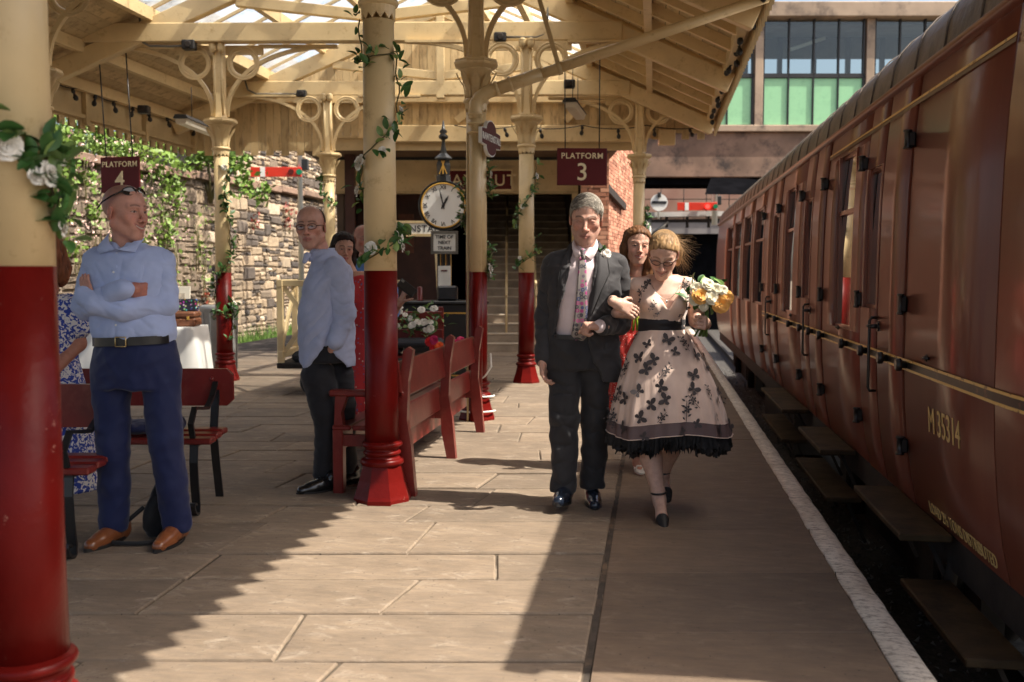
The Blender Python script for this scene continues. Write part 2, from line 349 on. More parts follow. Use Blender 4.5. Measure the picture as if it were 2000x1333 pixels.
def stone(mb, c):
    xf, y0, y1, z0, z1, o_ = c; e = min(.04, (z1 - z0) * .25); j = lambda: rng.uniform(-.03, .03)
    f0 = [(xf, y0, z0), (xf, y1, z0), (xf, y1, z1), (xf, y0, z1)]
    f1 = [(xf + .035 + o_ * .7 + j() * .4, y0 + e + j(), z0 + e + j()), (xf + .035 + o_ * .7 + j() * .4, y1 - e + j(), z0 + e + j()), (xf + .035 + o_ * .7 + j() * .4, y1 - e + j(), z1 - e + j()), (xf + .035 + o_ * .7 + j() * .4, y0 + e + j(), z1 - e + j())]
    mb.add(f0 + f1, [(4, 5, 6, 7), (0, 1, 5, 4), (1, 2, 6, 5), (2, 3, 7, 6), (3, 0, 4, 7)], False)
def in_view(c):
    y, z = (c[1] + c[2]) / 2, (c[3] + c[4]) / 2; v = Vector((c[0], y, z)); dd = v.dot(FH); px = CX + v.dot(RT) / dd * F; py = HZ - (z - CAMZ) / dd * F
    return (110 < px < 700 and 285 < py < 690, dd)
seen = sorted([c for c in cand if in_view(c)[0]], key=lambda c: in_view(c)[1]); rest = MB(); n_st = 0
for c in seen[:300]: m_ = MB(); stone(m_, c); m_.obj('stone', 'stone', wall)
for c in seen[300:] + [c for c in cand if not in_view(c)[0] and c[4] < 5.5]: stone(rest, c)
o = rest.obj('stones', 'stone', wall); o['kind'] = 'stuff'
for i in range(14):
    y0 = 15.5 + i * 1.9; m_ = MB().bbox((WX - .5, y0 + .01, 3.5 + .045 * i), (WX + .14, y0 + 1.88, 3.68 + .045 * i), .02); m_.obj('coping_stone', 'concrete_dark', wall)
def leaves(mb, c, n, rad, size, flat=0.0, droop=.3):
    for i in range(n):
        p = Vector((rng.gauss(0, 1) * rad[0], rng.gauss(0, 1) * rad[1], rng.gauss(0, 1) * rad[2])) + Vector(c)
        d = Vector((rng.uniform(-.2, 1) + flat, rng.uniform(-1, 1), rng.uniform(-1, .6))).normalized(); s_ = size * rng.uniform(.6, 1.4)
        t = d.cross(Vector((rng.uniform(-1, 1), rng.uniform(-1, 1), rng.uniform(-1, 1)))).normalized(); k = d.cross(t)
        mb.add([p, p + t * s_ * .5 + k * s_ * .32, p + t * s_ + k * .0, p + t * s_ * .5 - k * s_ * .32], [(0, 1, 2, 3)])
def creeper(spots, label, name='wall_creeper', flowers=0, size=.11, mat='ivy'):
    c0 = W(*spots[0][:2], 18); t = thing(name, (WX + .1, c0.y, 1), label, 'creeper', 'creepers on the stone wall'); mb = MB(); fl = MB(); vn = MB()
    for (px, py, n, ry, rz_) in spots:
        v = W(px, py, 1.0) - Vector((0, 0, CAMZ)); k = (WX + .12) / v.x; p = Vector((0, 0, CAMZ)) + v * k
        [leaves(mb, p + Vector((0, rng.gauss(0, ry * 1.3), rng.gauss(0, rz_ * 1.2))), int(n * .17), (.07, ry * .34, rz_ * .34), size, .3) for _ in range(6)]
        for i in range(flowers): q = p + Vector((.16, rng.gauss(0, 1) * ry, rng.gauss(0, 1) * rz_)); leaves(fl, q, 5, (.02, .02, .02), .06, .5)
        for i in range(3): a = p + Vector((-.02, rng.uniform(-.3, .3) * 2 * ry, 0)); vn.tube([a + Vector((.02, rng.uniform(-.1, .1), -k_ * .35 * rz_ * 2)) for k_ in range(5)], .012, 5)
    o = mb.obj('foliage', mat, t); vn.obj('vine', 'stem', t)
    if flowers: fl.obj('blossom', simple('pale_pink_blossom', (.62, .42, .36), .6, .1, 5, 0), t)
    return t
creeper([(150, 300, 420, .5, .35), (230, 290, 420, .6, .3), (130, 380, 330, .3, .4), (300, 330, 360, .6, .35), (200, 420, 300, .6, .4), (280, 450, 240, .6, .5), (150, 470, 160, .4, .4), (330, 410, 190, .5, .5)], 'dense pale green creeper with pinkish blossom behind the man with folded arms', flowers=14)
creeper([(340, 480, 90, .3, .5), (385, 440, 60, .25, .4), (400, 500, 60, .25, .4)], 'thin trailing creeper hanging on the wall beside the cream and red column')
creeper([(498, 428, 55, .12, .1), (565, 412, 65, .15, .12), (565, 440, 40, .1, .1), (405, 575, 40, .1, .2), (590, 450, 20, .1, .1)], 'patchy red leaved creeper clinging to the pale stones by the signal', mat=leafm('red_creeper', (.26, .05, .035)), size=.09)
def shrub(px, py, d, n, rad, label, size=.16, mat='ivy'):
    p = W(px, py, d); t = thing('shrub', (p.x, p.y, p.z - rad[2] * 2), label, 'shrub', 'shrubs on top of the wall'); mb = MB()
    for k in range(14): leaves(mb, p + Vector((rng.gauss(0, rad[0]), rng.gauss(0, rad[1]), rng.gauss(0, rad[2]))), n // 14, (rad[0] * .35, rad[1] * .35, rad[2] * .35), size)
    mb.obj('foliage', mat, t); b = MB()
    for k in range(5): b.tube([p + Vector((0, 0, -rad[2] * 2.4)), p + Vector((rng.uniform(-.3, .3), rng.uniform(-.3, .3), rng.uniform(-.2, .3)))], .03, 5, rs=[.05, .012])
    b.obj('branch', 'stem', t)
shrub(410, 318, 25, 900, (.4, .4, .42), 'round leafy shrub on the wall left of the red signal arm')
shrub(160, 275, 21.5, 1300, (1.0, .9, .45), 'wide flowering shrub on the wall above the fourth platform sign')
shrub(285, 278, 23.5, 900, (.9, .6, .35), 'low bushy shrub on the wall beside the hanging fourth platform sign')
shrub(660, 350, 40, 500, (1.2, .9, .8), 'small dark shrub on the far stone wall behind the thin cream column', mat='leaf_pale')
# tin fence far behind the wall top
fn = thing('tin_fence', W(345, 300, 32), 'pale blue corrugated fence glimpsed above the stone wall', 'fence')
for i in range(14):
    a = L(-11.9 + i * .2, 32, 4.4); MB().bbox((0, -.01, 0), (.17, .02, 1.9), .005, Matrix.Translation(a) @ GRID).obj('fence_board', simple('pale_blue_tin', (.30, .42, .47), .6, .2, 4, .1) if i == 0 else fn.children[0].data.materials[0], fn)

# ================================================================== RAILWAY COACH
XS = 1.33; YN, YF = 3.14, 22.2; YC = 4.12
def YT(px, xs=XS): return xs / math.tan(math.atan((px - CX) / F / 1.0) - YAW)
PROF = [(.085, .10), (.05, .26), (.024, .45), (.008, .65), (0, .86), (0, .955), (0, 1.13), (.004, 1.5), (.01, 1.78), (.022, 2.0), (.04, 2.2), (.062, 2.40)]
def px_off(z):
    for (a, za), (b, zb) in zip(PROF, PROF[1:]):
        if za <= z <= zb: return a + (b - a) * (z - za) / (zb - za)
    return PROF[0][0] if z < .1 else PROF[-1][0]
def coach_mat():
    n = N('maroon_coach_paint'); co = n.coord(); c = (.165, .046, .027)
    base = n.ramp(n.noise(n.coord('Object', (1, 1, .4)), 1.8, 6), [(.3, var(c, .85)), (.7, var(c, 1.15))])
    st = n.ramp(n.noise(n.coord('Object', (5, 5, .35)), 3.0, 5, .6), [(.5, (0, 0, 0)), (.8, (.35, .35, .35))]); base = n.mix(st, base, (.20, .085, .05))
    n.col(base); n.set(Roughness=.28, Coat_Weight=.25, Coat_Roughness=.10, Specular_IOR_Level=.5); n.bump(n.noise(n.coord('Object', (1, 1, .25)), 4.5, 3), .06, .02); return n.m
M['maroon'] = coach_mat()
M['glass'] = glassm('window_glass', (.80, .84, .82), .02)
coach = thing('railway_coach', (XS + 1.4, 13, -.9), 'long maroon railway coach with black and gold waist line standing at the platform', 'railway coach')
def side_patch(y0, y1, zs, proud=0.0, n=None):
    n = n or max(1, int((y1 - y0) / .6)); return [[(XS + px_off(z) - proud, y0 + (y1 - y0) * i / n, z) for z in zs] for i in range(n + 1)]
def panel(y0, y1, kind, win=None, proud=0.0, zb=.10):
    y0, y1 = y0 + .013, y1 - .013; mb = MB(); zs = [zb] + [z for _, z in PROF if z > zb + .01]
    def patch(a, b, zz):
        if b - a < .004: return
        mb.loft(side_patch(a, b, zz, proud), closed=False)
    if win is None: patch(y0, y1, zs)
    else:
        w0, w1, zl, zh = win; low = [z for z in zs if z < zl - .005] + [zl]; mid = [zl] + [z for z in zs if zl + .005 < z < zh - .005] + [zh]; hi = [zh] + [z for z in zs if z > zh + .005]
        patch(y0, y1, low); patch(y0, y1, hi); patch(y0, w0, mid); patch(w1, y1, mid)
        for a in (w0, w1): mb.loft([[(XS + px_off(z) - proud + d, a, z) for z in mid] for d in (0, .05)], closed=False, smooth=False)
        for z in (zl, zh): mb.loft([[(XS + px_off(z) - proud + d, w0 + (w1 - w0) * t, z) for t in (0, 1)] for d in (0, .05)], closed=False, smooth=False)
    for e in (y0, y1): mb.loft([[(XS + px_off(z) - proud + d, e, z) for z in zs] for d in (0, .03)], closed=False, smooth=False)
    o = mb.obj(kind, 'maroon', coach)
    if win is not None:
        w0, w1, zl, zh = win; d = .028; fr = MB(); t = .022
        fr2 = [(w0, w0 + t, zl, zh), (w1 - t, w1, zl, zh), (w0, w1, zl, zl + t), (w0, w1, zh - t, zh)]
        if zl < 1.1: fr2.append((w0, w1, 1.77, 1.80))
        for (a, b, c, e) in fr2: fr.box((XS + px_off((c + e) / 2) + .018 - proud, a, c), (XS + px_off((c + e) / 2) + .04 - proud, b, e))
        fr.obj('window_frame', 'maroon', o); MB().loft(side_patch(w0 + .01, w1 - .01, [zl + .01, 1.5, zh - .01], -.032, 1), closed=False).obj('window_pane', 'glass', o)
    return o
P = YT
DOORS = [(P(1768), P(1716), None), (P(1716), P(1682), (P(1711), P(1687), 1.13, 2.0)), (P(1606), P(1582), None), (P(1582), P(1564), (P(1579.5), P(1567), 1.13, 2.0)), (P(1518), P(1505), (P(1516), P(1507), 1.13, 2.0)), (P(1505), P(1490), None)]
PANELS = [(YC, P(1768), None), (P(1682), P(1606), (P(1660), P(1627), .955, 2.2)), (P(1564), P(1518), (P(1546), P(1530), .955, 2.2))]
for a, b, w in PANELS: panel(a, b, 'body_panel', w)
for a, b, w in DOORS: panel(a, b, 'door', w, .006)
ws = [(P(1486), P(1470)), (P(1463), P(1449)), (P(1443), P(1431)), (P(1427), P(1417))]; e0 = P(1490)
for i, (a, b) in enumerate(ws):
    e1 = (b + ws[i + 1][0]) / 2 if i < 3 else YF; panel(e0, e1, 'body_panel', (a, b, .955, 2.2)); e0 = e1
# curved corner and end
end = MB(); zs = [z for _, z in PROF]; rings = []
for a in range(0, 10): t = a / 9 * math.pi / 2; rings.append([(XS + px_off(z) + .22 * (1 - math.cos(t)), YC - (YC - YN) * math.sin(t), z) for z in zs])
rings.append([(XS + 1.3, YN - .04, z) for z in zs]); end.loft(rings, closed=False); end.obj('coach_end', 'maroon', coach)
MB().box((XS + .95, YN - .45, .1), (XS + 1.9, YN - .05, 2.1)).obj('gangway', 'black', coach)
rib = MB()
for y in sorted({round(v, 3) for a, b, w in DOORS + PANELS for v in (a, b)}): rib.loft([[(XS + px_off(z) + .02, yy, z) for z in [q for _, q in PROF]] for yy in (y - .02, y + .02)], closed=False)
rib.obj('door_pillar', 'dead_black', coach)
MB().box((XS + 1.05, YN, .12), (XS + 1.1, YF, 2.5)).obj('corridor_partition', simple('varnished_wood', (.10, .045, .02), .4, .3, 3, .1), coach)
MB().box((XS + .1, YN, .16), (XS + 2.7, YF, .22)).obj('coach_floor', 'dark', coach)
MB().box((XS + 2.7, YN, .1), (XS + 2.78, YF, 2.42)).obj('opposite_side', 'maroon', coach)
MB().box((XS + .1, YF - .02, .1), (XS + 2.7, YF, 2.4)).obj('far_end', 'maroon', coach)
rf = MB(); rp = [(.045, 2.385), (.05, 2.43)] + [(1.41 - 1.35 * math.cos(a), 2.44 + .56 * math.sin(a) ** .8) for a in [math.pi * k / 22 for k in range(1, 22)]] + [(2.77, 2.43)]
ny = 40; rf.loft([[(XS + x, YN - .12 + (YF - YN + .12) * i / ny + .02 * math.sin(i), z + .004 * rng.uniform(-1, 1)) for x, z in rp] for i in range(ny + 1)], closed=False)
rf.obj('roof', simple('grey_roof_canvas', (.13, .10, .075), .5, .3, 3, .5, 7, dist=.02, dirt=(.05, .04, .03), dscale=4), coach)
for i in range(34):
    y = YN + .35 + i * .55; s_ = MB(); pts = [(XS + x - .004, y + .35 * k / 12, z + .006) for k, (x, z) in enumerate(rp[1:14])]; s_.tube(pts, .005, 5); s_.obj('roof_seam', bpy.data.materials['grey_roof_canvas'], coach)
gt = MB(); gt.loft([[(XS + a, y, z) for a, z in ((.062, 2.38), (.018, 2.385), (.012, 2.41), (.03, 2.425), (.062, 2.43))] for y in (YN - .1, YF)], closed=False); gt.obj('gutter', 'maroon', coach)
dr = MB()
for a, b, w in DOORS: dr.box((XS + .02, a + .02, 2.32), (XS + .06, b - .02, 2.345))
def hline(z, h, mat, pr, y0, y1, name): MB().loft(side_patch(y0, y1, [z - h / 2, z + h / 2], pr, 30), closed=False, smooth=False).obj(name, mat, coach)
def lining_mat(c):
    n = N('lining_paint'); n.col(n.mix(n.ramp(n.noise(n.coord('Object', (1, 7, 7)), 2.2, 7, .7), [(.56, (0, 0, 0)), (.64, (1, 1, 1))]), c, (.13, .06, .04))); n.set(Roughness=.35); return n.m
M['lining'] = lining_mat((.72, .48, .15)); M['lining_black'] = lining_mat((.02, .018, .016))
yl0, yl1 = YC, P(1490)
hline(.862, .036, 'lining_black', .009, yl0, yl1, 'black_lining')
for dz in (-.024, .024): hline(.862 + dz, .013, 'lining', .0095, yl0, yl1, 'gold_lining')
hline(2.262, .013, 'lining', .0095, yl0, P(1606), 'gold_lining')
hline(2.242, .02, simple('upper_black_lining', (.07, .028, .018), .35, .2, 5, 0), .009, yl0, P(1606), 'black_lining')
# corner continuation of the waist lining
for z, h_, mm in ((.862, .036, 'lining_black'), (.838, .013, 'lining'), (.886, .013, 'lining')):
    MB().loft([[(XS + .22 * (1 - math.cos(t)) - .0095 * math.cos(t), YC - (YC - YN + .0095) * math.sin(t), zz) for zz in (z - h_ / 2, z + h_ / 2)] for t in [k / 8 * math.pi / 2 for k in range(9)]], closed=False).obj('corner_lining', mm, coach)
# hinges, bump stops, handles
hg = MB(); hg.bbox((-.055, -.02, -.05), (.0, .02, .05), .01); hg.lathe([(.03, -.062), (.03, -.05), (.022, -.045), (.022, .045), (.03, .05), (.03, .062)], 12, (-.05, 0, 0)); hinge = hg.mesh('hinge'); hinge.materials.append(M['iron'])
bsm = MB(); bsm.lathe([(.02, 0), (.02, .02), (.034, .028), (.034, .05), (.026, .056)], 14, frame=Matrix.Rotation(R(-90), 4, 'Y')); bump_s = bsm.mesh('bump_stop'); bump_s.materials.append(M['iron'])
cw = wmx(coach).translation
def on_side(name, me, y, z, off=.006, rot=(0, 0, 0), sc=1): return place(name, me, coach, Vector((XS + px_off(z) - off, y, z)) - cw, rot, sc)
for y, dy in ((P(1768), -.05), (P(1682), .05), (P(1606), -.05), (P(1564), .05), (P(1518), -.05), (P(1490), .05)):
    for z in (.42, 2.05): on_side('hinge', hinge, y + dy * .3, z, .0, sc=.8)
    on_side('hinge', hinge, y + dy * .3, 1.18, .0, sc=(.6, 1, .9))
for px in (1776, 1738, 1697, 1658, 1612, 1590, 1571, 1549, 1521, 1507): on_side('bump_stop', bump_s, P(px), .862, .008)
hd = MB(); hd.tube([(0, 0, 0), (-.05, 0, 0)], .014, 10); hd.tube([(-.05, 0, 0), (-.05, .06, 0)], .010, 8); hd.lathe([(.03, 0), (.03, .008)], 14, frame=Matrix.Rotation(R(-90), 4, 'Y')); hd = hd.mesh('door_handle'); hd.materials.append(M['iron'])
gb = MB(); gb.tube([(0, 0, 0), (-.035, 0, 0), (-.045, 0, -.02), (-.045, 0, -.42), (-.035, 0, -.44), (0, 0, -.44)], .009, 8); gb = gb.mesh('grab_rail'); gb.materials.append(M['iron'])
for px in (1719, 1584, 1507): on_side('door_handle', hd, P(px), 1.03, .008); on_side('grab_rail', gb, P(px - 3), 1.08, .006)
tb_ = MB(); tb_.tube([(0, -.035, 0), (-.015, -.02, 0), (-.015, .02, 0), (0, .035, 0)], .007, 6); tb_.lathe([(.018, 0), (.012, .012)], 10, frame=Matrix.Rotation(R(-90), 4, 'Y')); tb_ = tb_.mesh('turn_button'); tb_.materials.append(M['iron'])
for px, z in ((1815, .93), (1640, .955), (1546, .94)): on_side('turn_button', tb_, P(px), z, .005)
# lettering
def side_text(txt, h, y_left, y_right, z, name):
    me = text_mesh(txt, h, .0015, .0, center=False); xs = [v.co.x for v in me.vertices]; w = max(xs) - min(xs); k = (y_left - y_right) / w
    me.transform(Matrix.Diagonal((k, 1, 1, 1))); me.transform(Matrix.Rotation(R(-90), 4, 'Z'))
    for v in me.vertices: v.co.x = XS + px_off(z + v.co.z) - .004 + v.co.x; v.co.y += y_left; v.co.z += z
    return ob(name, me, M['gold_letters'], coach)
M['gold_letters'] = simple('pale_gold_letters', (.70, .50, .20), .5, .1, 9, 0)
side_text('M 35314', .125, P(1816), P(1878), .572, 'running_number')
side_text('LOAD 2\u00bd TONS DISTRIBUTED', .060, P(1799), P(1928), .133, 'load_lettering')
# underframe, steps, bogie
MB().box((XS + .1, YN + .1, -.08), (XS + .16, YF, .11)).obj('sole_bar', 'dark', coach)
for (y0, y1, z, x0) in ((P(1769, 1.16), P(1675, 1.16), .115, 1.16), (P(1608, 1.16), P(1563, 1.16), .115, 1.16), (P(1531, 1.16), P(1489, 1.16), .115, 1.16), (3.85, 4.86, -.10, 1.17), (6.9, 8.4, -.17, 1.17), (9.3, 11.0, -.17, 1.17)):
    s_ = MB().bbox((x0, y0, z - .035), (1.40, y1, z), .006); o = s_.obj('footboard', simple('worn_footboard', (.055, .036, .018), .65, .45, 6, .4, spec=.2, dirt=(.02, .014, .009), dscale=5) if not bpy.data.materials.get('worn_footboard') else bpy.data.materials['worn_footboard'], coach)
    for yy in (y0 + .2, y1 - .2): MB().beam((1.32, yy, z - .03), (1.47, yy, z - .35), .04, .02).obj('step_bracket', 'dark', o)
for yc in (7.3, 19.0):
    b_ = MB().box((XS + .38, yc - 1.9, -.62), (XS + .50, yc + 1.9, -.36)).box((XS + .40, yc - 1.3, -.36), (XS + .62, yc + 1.3, -.18)).obj('bogie_frame', 'dark', coach)
    for yw in (yc - 1.3, yc + 1.3):
        MB().lathe([(.0, -.07), (.45, -.07), (.47, .0), (.45, .05), (.42, .06), (.38, .03), (.12, .03), (.1, .09), (.02, .09)], 28, frame=Matrix.Translation((XS + .62, yw, -.31)) @ Matrix.Rotation(R(-90), 4, 'Y')).obj('wheel', 'dark', coach)
        MB().bbox((XS + .26, yw - .16, -.5), (XS + .42, yw + .16, -.18), .02).obj('axle_box', 'dark', coach)
        MB().tube([(XS + .33, yw - .28, -.18 - .012 * k) for k in range(2)] + [(XS + .33, yw - .28, -.6)], .06, 10).obj('spring', 'dark', coach)
MB().box((XS + .25, 11.5, -.7), (XS + .8, 14.5, -.1)).obj('battery_box', 'dark', coach)
MB().tube([(1.45, 5.0, -.05), (1.42, 5.0, -.3), (1.5, 5.05, -.5)], .03, 8).obj('drain_pipe', 'dark', coach)
# ================================================================== CANOPY ROOF
XR, XL, XM = .96, -7.7, -3.4
ZR, SL = 5.82, .45
def zr(x): return ZR - SL * abs(x - XM)
canopy = thing('station_canopy', (XM, 8, 4.2), 'cream timber canopy roof with skylights and arched trusses over the platform', 'canopy')
GD = 16.9; Y0 = -3.0
def yend(x): return YD(x, GD)
def plank_mat(name, k):
    n = N(name); co = n.coord(); oi = n.new('ShaderNodeObjectInfo')
    r = n.ramp(oi.outputs['Random'], [(0, var(CREAM, .72 * k)), (1, var(CREAM, 1.05 * k))])
    d = n.ramp(n.noise(n.coord('Object', (5, 5, 1.2)), 2.2, 8, .72), [(.50, (0, 0, 0)), (.72, (1, 1, 1))]); base = n.mix(d, r, var((.24, .15, .07), k))
    n.col(base); n.set(Roughness=.6); n.bump(n.noise(n.coord('Object', (30, 30, 3)), 1.0, 5), .2, .006); return n.m
M['plank'] = plank_mat('cream_plank', 1.0); M['soffit'] = plank_mat('cream_soffit_plank', .95)
slope_n = {1: Vector((SL, 0, 1)).normalized(), -1: Vector((-SL, 0, 1)).normalized()}
def slope_bar(x0, x1, w, h, yA, yB, off, name, mat='cream', r=.006):    # runs along Y on the roof slope between x0,x1 edges
    pass
# soffit planks along the eaves
def soffit(xa, xb, side):
    k = int(round(abs(xb - xa) / .145)); 
    for i in range(k):
        x0 = xa + (xb - xa) * i / k; x1 = xa + (xb - xa) * (i + 1) / k; g_ = .004 * (1 if xb > xa else -1)
        for (ya, yb) in ((Y0, 7.3), (7.3, yend((x0 + x1) / 2))):
            m_ = MB(); t = .022; z0, z1 = zr(x0), zr(x1); gg = .003
            vs = [(x0 + g_, ya + gg, z0), (x1 - g_, ya + gg, z1), (x1 - g_, yb - gg, z1), (x0 + g_, yb - gg, z0)]; vs += [(a, b, c + t) for a, b, c in vs]
            m_.add(vs, [(0, 3, 2, 1), (4, 5, 6, 7), (0, 1, 5, 4), (1, 2, 6, 5), (2, 3, 7, 6), (3, 0, 4, 7)]); m_.obj('soffit_plank', 'soffit', canopy)
soffit(-1.05, XR, 1); soffit(-6.15, XL, -1)
# roof covering above the planks and the glazed bands
for (xa, xb) in ((-1.05, XR + .05), (-6.15, XL - .05)):
    m_ = MB(); m_.loft([[(xa, y, zr(xa) + .03), (xb, y, zr(xb) + .03), (xb, y, zr(xb) + .06), (xa, y, zr(xa) + .06)] for y in (Y0, yend(xb) + .1)], cap=True, smooth=False); m_.obj('roof_covering', 'dark', canopy)
def skyglass():
    n = N('grimy_roof_glass'); tr = n.new('ShaderNodeBsdfTransparent'); tr.inputs[0].default_value = (.9, .92, .92, 1); tl = n.new('ShaderNodeBsdfTranslucent'); tl.inputs[0].default_value = (.75, .75, .70, 1)
    mx = n.new('ShaderNodeMixShader'); f = n.ramp(n.noise(n.coord(), 3, 7, .7), [(.35, (.25, .25, .25)), (.7, (.6, .6, .6))]); n.link(f, mx.inputs[0]); n.link(tr.outputs[0], mx.inputs[1]); n.link(tl.outputs[0], mx.inputs[2]); n.link(mx.outputs[0], n.o.inputs[0]); return n.m
M['skyglass'] = skyglass()
def glazing(xa, xb, yA):      # between two purlins, panes one by one where they can be seen
    ye = min(yend(xa), yend(xb)) - .05; y = yA; pit = .62
    def quad(y0, y1, nm, mat):
        m_ = MB(); m_.add([(xa, y0, zr(xa) + .02), (xb, y0, zr(xb) + .02), (xb, y1, zr(xb) + .02), (xa, y1, zr(xa) + .02)], [(0, 1, 2, 3)]); return m_.obj(nm, mat, canopy)
    if yA > Y0 + 1: quad(Y0, yA - .03, 'roof_panel', 'dark')
    while y < ye:
        y1 = min(y + pit, ye); quad(y + .012, y1 - .012, 'roof_pane', 'skyglass')
        MB().beam((xa, y, zr(xa) + .005), (xb, y, zr(xb) + .005), .028, .05).obj('glazing_bar', 'cream', canopy); y = y1
LP = [-6.15, -5.25, -4.35, -3.46]; RP = [-1.05, -1.85, -2.65, -3.34]
for a, b in zip(LP, LP[1:]): glazing(a, b, 8.6)
for a, b in zip(RP, RP[1:]): glazing(a, b, 9.6)
for x in LP[:-1] + RP[:-1] + [-.1, .85, -7.0, -7.6]:
    MB().beam((x, Y0, zr(x) - .07), (x, yend(x), zr(x) - .07), .09, .15).obj('purlin', 'cream', canopy)
MB().beam((XM, Y0, ZR - .08), (XM, yend(XM), ZR - .08), .07, .24).obj('ridge_board', 'cream', canopy)
# trusses
COLS = {'a': (-1.265, 2.54), 'b': (-.773, 5.87), 'c': (-.325, 9.15), 'd': (.177, 12.3), 'e': (2.05, 16.2), 'f': (-4.44, 9.5), 'g': (-3.63, 12.55), 'h': (-2.92, 16.0)}
def at_x(dep, sk, x, z): return Vector((x, YD(x, dep) - sk * (x + 3.4), z))
BZ = 4.29     # beam centre height
def truss(dep, posts=True):
    sk = .015; p = lambda x, z: at_x(dep, sk, x, z); a, b = -7.1, -.42
    MB().beam(p(a, BZ), p(b, BZ), .16, .23, r=.012).obj('tie_beam', 'cream', canopy)
    for s_, xe in ((1, .9), (-1, -7.65)):
        x0 = XM + .03 * s_; MB().beam(p(x0, zr(x0) - .27), p(xe, zr(xe) - .22), .12, .24, up=slope_n[s_], r=.01).obj('rafter', 'cream', canopy)
        xs_ = XM + s_ * 1.7; MB().beam(p(XM + s_ * .06, BZ + .2), p(xs_, zr(xs_) - .38), .10, .13, r=.008).obj('strut', 'cream', canopy)
        MB().beam(p(xs_, BZ + .1), p(xs_, zr(xs_) - .36), .05, .07).obj('queen_post', 'cream', canopy)
    MB().beam(p(XM, BZ - .16), p(XM, ZR - .2), .13, .16, up=FH, r=.01).obj('king_post', 'cream', canopy)
for d_ in (-.8, 2.54, 5.9, 9.3, 12.42, 16.1): truss(d_)
# common rafters over the right eaves
for k in range(14):
    dd = 6.9 + k * .72; pa = at_x(dd, .015, -1.0, zr(-1.0) - .065); pb = at_x(dd, .015, .9, zr(.9) - .065); MB().beam(pa, pb, .06, .12, up=slope_n[1]).obj('common_rafter', 'cream', canopy)
# side valances with cut edges
def valance(x, zb, zt, yA, pitch, tooth, name, thick=.03, square=False):
    y = yA; ye = yend(x); pts = [(yA, zt)]; k = 0
    while y < ye - pitch:
        if square: pts += [(y, zb), (y + pitch * .55, zb), (y + pitch * .55, zb + tooth), (y + pitch, zb + tooth)]
        else: pts += [(y, zb + tooth), (y + pitch * .5, zb)]
        y += pitch
    pts += [(y, zb + tooth), (ye, zb + tooth), (ye, zt)]
    mb = MB()      # strip quads keep it convex
    for (p0, z0), (p1, z1) in zip(pts[1:-1], pts[2:-1]):
        if abs(p1 - p0) < 1e-6: continue
        mb.add([(x, p0, z0), (x, p1, z1), (x, p1, zt), (x, p0, zt), (x + thick, p0, z0), (x + thick, p1, z1), (x + thick, p1, zt), (x + thick, p0, zt)], [(0, 1, 2, 3), (7, 6, 5, 4), (0, 4, 5, 1), (2, 6, 7, 3)])
    return mb.obj(name, 'cream_old', canopy)
valance(XR, 3.63, 4.08, Y0, .19, .13, 'valance')
valance(XL, 3.30, 4.1, Y0, .24, .10, 'valance', square=True)
MB().beam((XR - .05, Y0, 3.88), (XR - .05, yend(XR), 3.88), .05, .09).obj('valance_rail', 'cream_old', canopy)
MB().beam((XL + .06, Y0, 3.46), (XL + .06, yend(XL), 3.46), .05, .05).obj('valance_rail', 'cream_old', canopy)
for y in [9.5 + i * 1.6 for i in range(5)]:
    MB().beam((XL + .06, y, 3.35), (XL + .06, y, 4.0), .07, .09, up=(0, 1, 0)).obj('valance_post', 'cream_old', canopy)
gt_ = MB(); gt_.loft([[(XR + .03 + .05 + .05 * math.cos(a), y, 4.05 + .05 * math.sin(a)) for a in [math.pi + math.pi * k / 8 for k in range(9)]] for y in (Y0, yend(XR))], closed=False); gt_.obj('gutter', 'cream_old', canopy)
# gable of upright boards
x = XL + .07; i = 0
while x < XR - .02:
    w = .128; xm = x + w / 2; zt = zr(xm) - .015
    if xm < -5.4: zb = 3.33 + (.0 if i % 2 else .075)
    elif xm > -.1: zb = 3.60 + (.0 if (i // 1) % 2 else .10)
    else: zb = 3.62
    a, b = Vector((x + .003, YD(x, GD), 0)), Vector((x + w - .003, YD(x + w, GD), 0)); dd = (b - a); nrm = FH * .022 * (1 if i % 2 else .8)
    m_ = MB(); vs = [(a.x, a.y, zb), (b.x, b.y, zb), (b.x, b.y, zr(b.x) - .015), (a.x, a.y, zr(a.x) - .015)]; vs += [(p[0] + nrm.x, p[1] + nrm.y, p[2]) for p in vs]
    m_.add(vs, [(0, 1, 2, 3), (7, 6, 5, 4), (0, 4, 5, 1), (1, 5, 6, 2), (3, 2, 6, 7), (0, 3, 7, 4)]); m_.obj('gable_board', 'plank', canopy); x += w; i += 1
gb2 = MB(); xs_ = [XL + .08, XM, XR - .02]; gb2.add([(x_, YD(x_, GD) + .04 * FH.y, 3.72) for x_ in xs_] + [(x_, YD(x_, GD) + .04 * FH.y, zr(x_) - .01) for x_ in xs_], [(0, 1, 4, 3), (1, 2, 5, 4)]); gb2.obj('gable_backing', 'plank', canopy)
MB().box((-3.9, GD + .03, 3.42), (2.2, GD + .07, 3.66), GRID).obj('gable_fascia', 'cream_old', canopy)
pg = lambda x, z, o=0.0: Vector((x, YD(x, GD) - o, z))
for z0, xa, xb in ((3.68, -4.7, -.18), (4.25, -7.5, .2)): MB().beam(pg(xa, z0, .07), pg(xb, z0, .07), .11, .27 if z0 < 4 else .12, r=.01).obj('gable_rail', 'cream', canopy)
MB().beam(pg(.05, 3.62, .07), pg(.32, 3.62, .07), .12, .26, r=.01).obj('gable_rail', 'cream', canopy)
for xa, xb in ((-3.3, -2.4), (-1.5, -.8)): MB().beam(pg(xa, 3.9, .05), pg(xb, 4.6, .05), .05, .12).obj('gable_brace', 'cream', canopy)

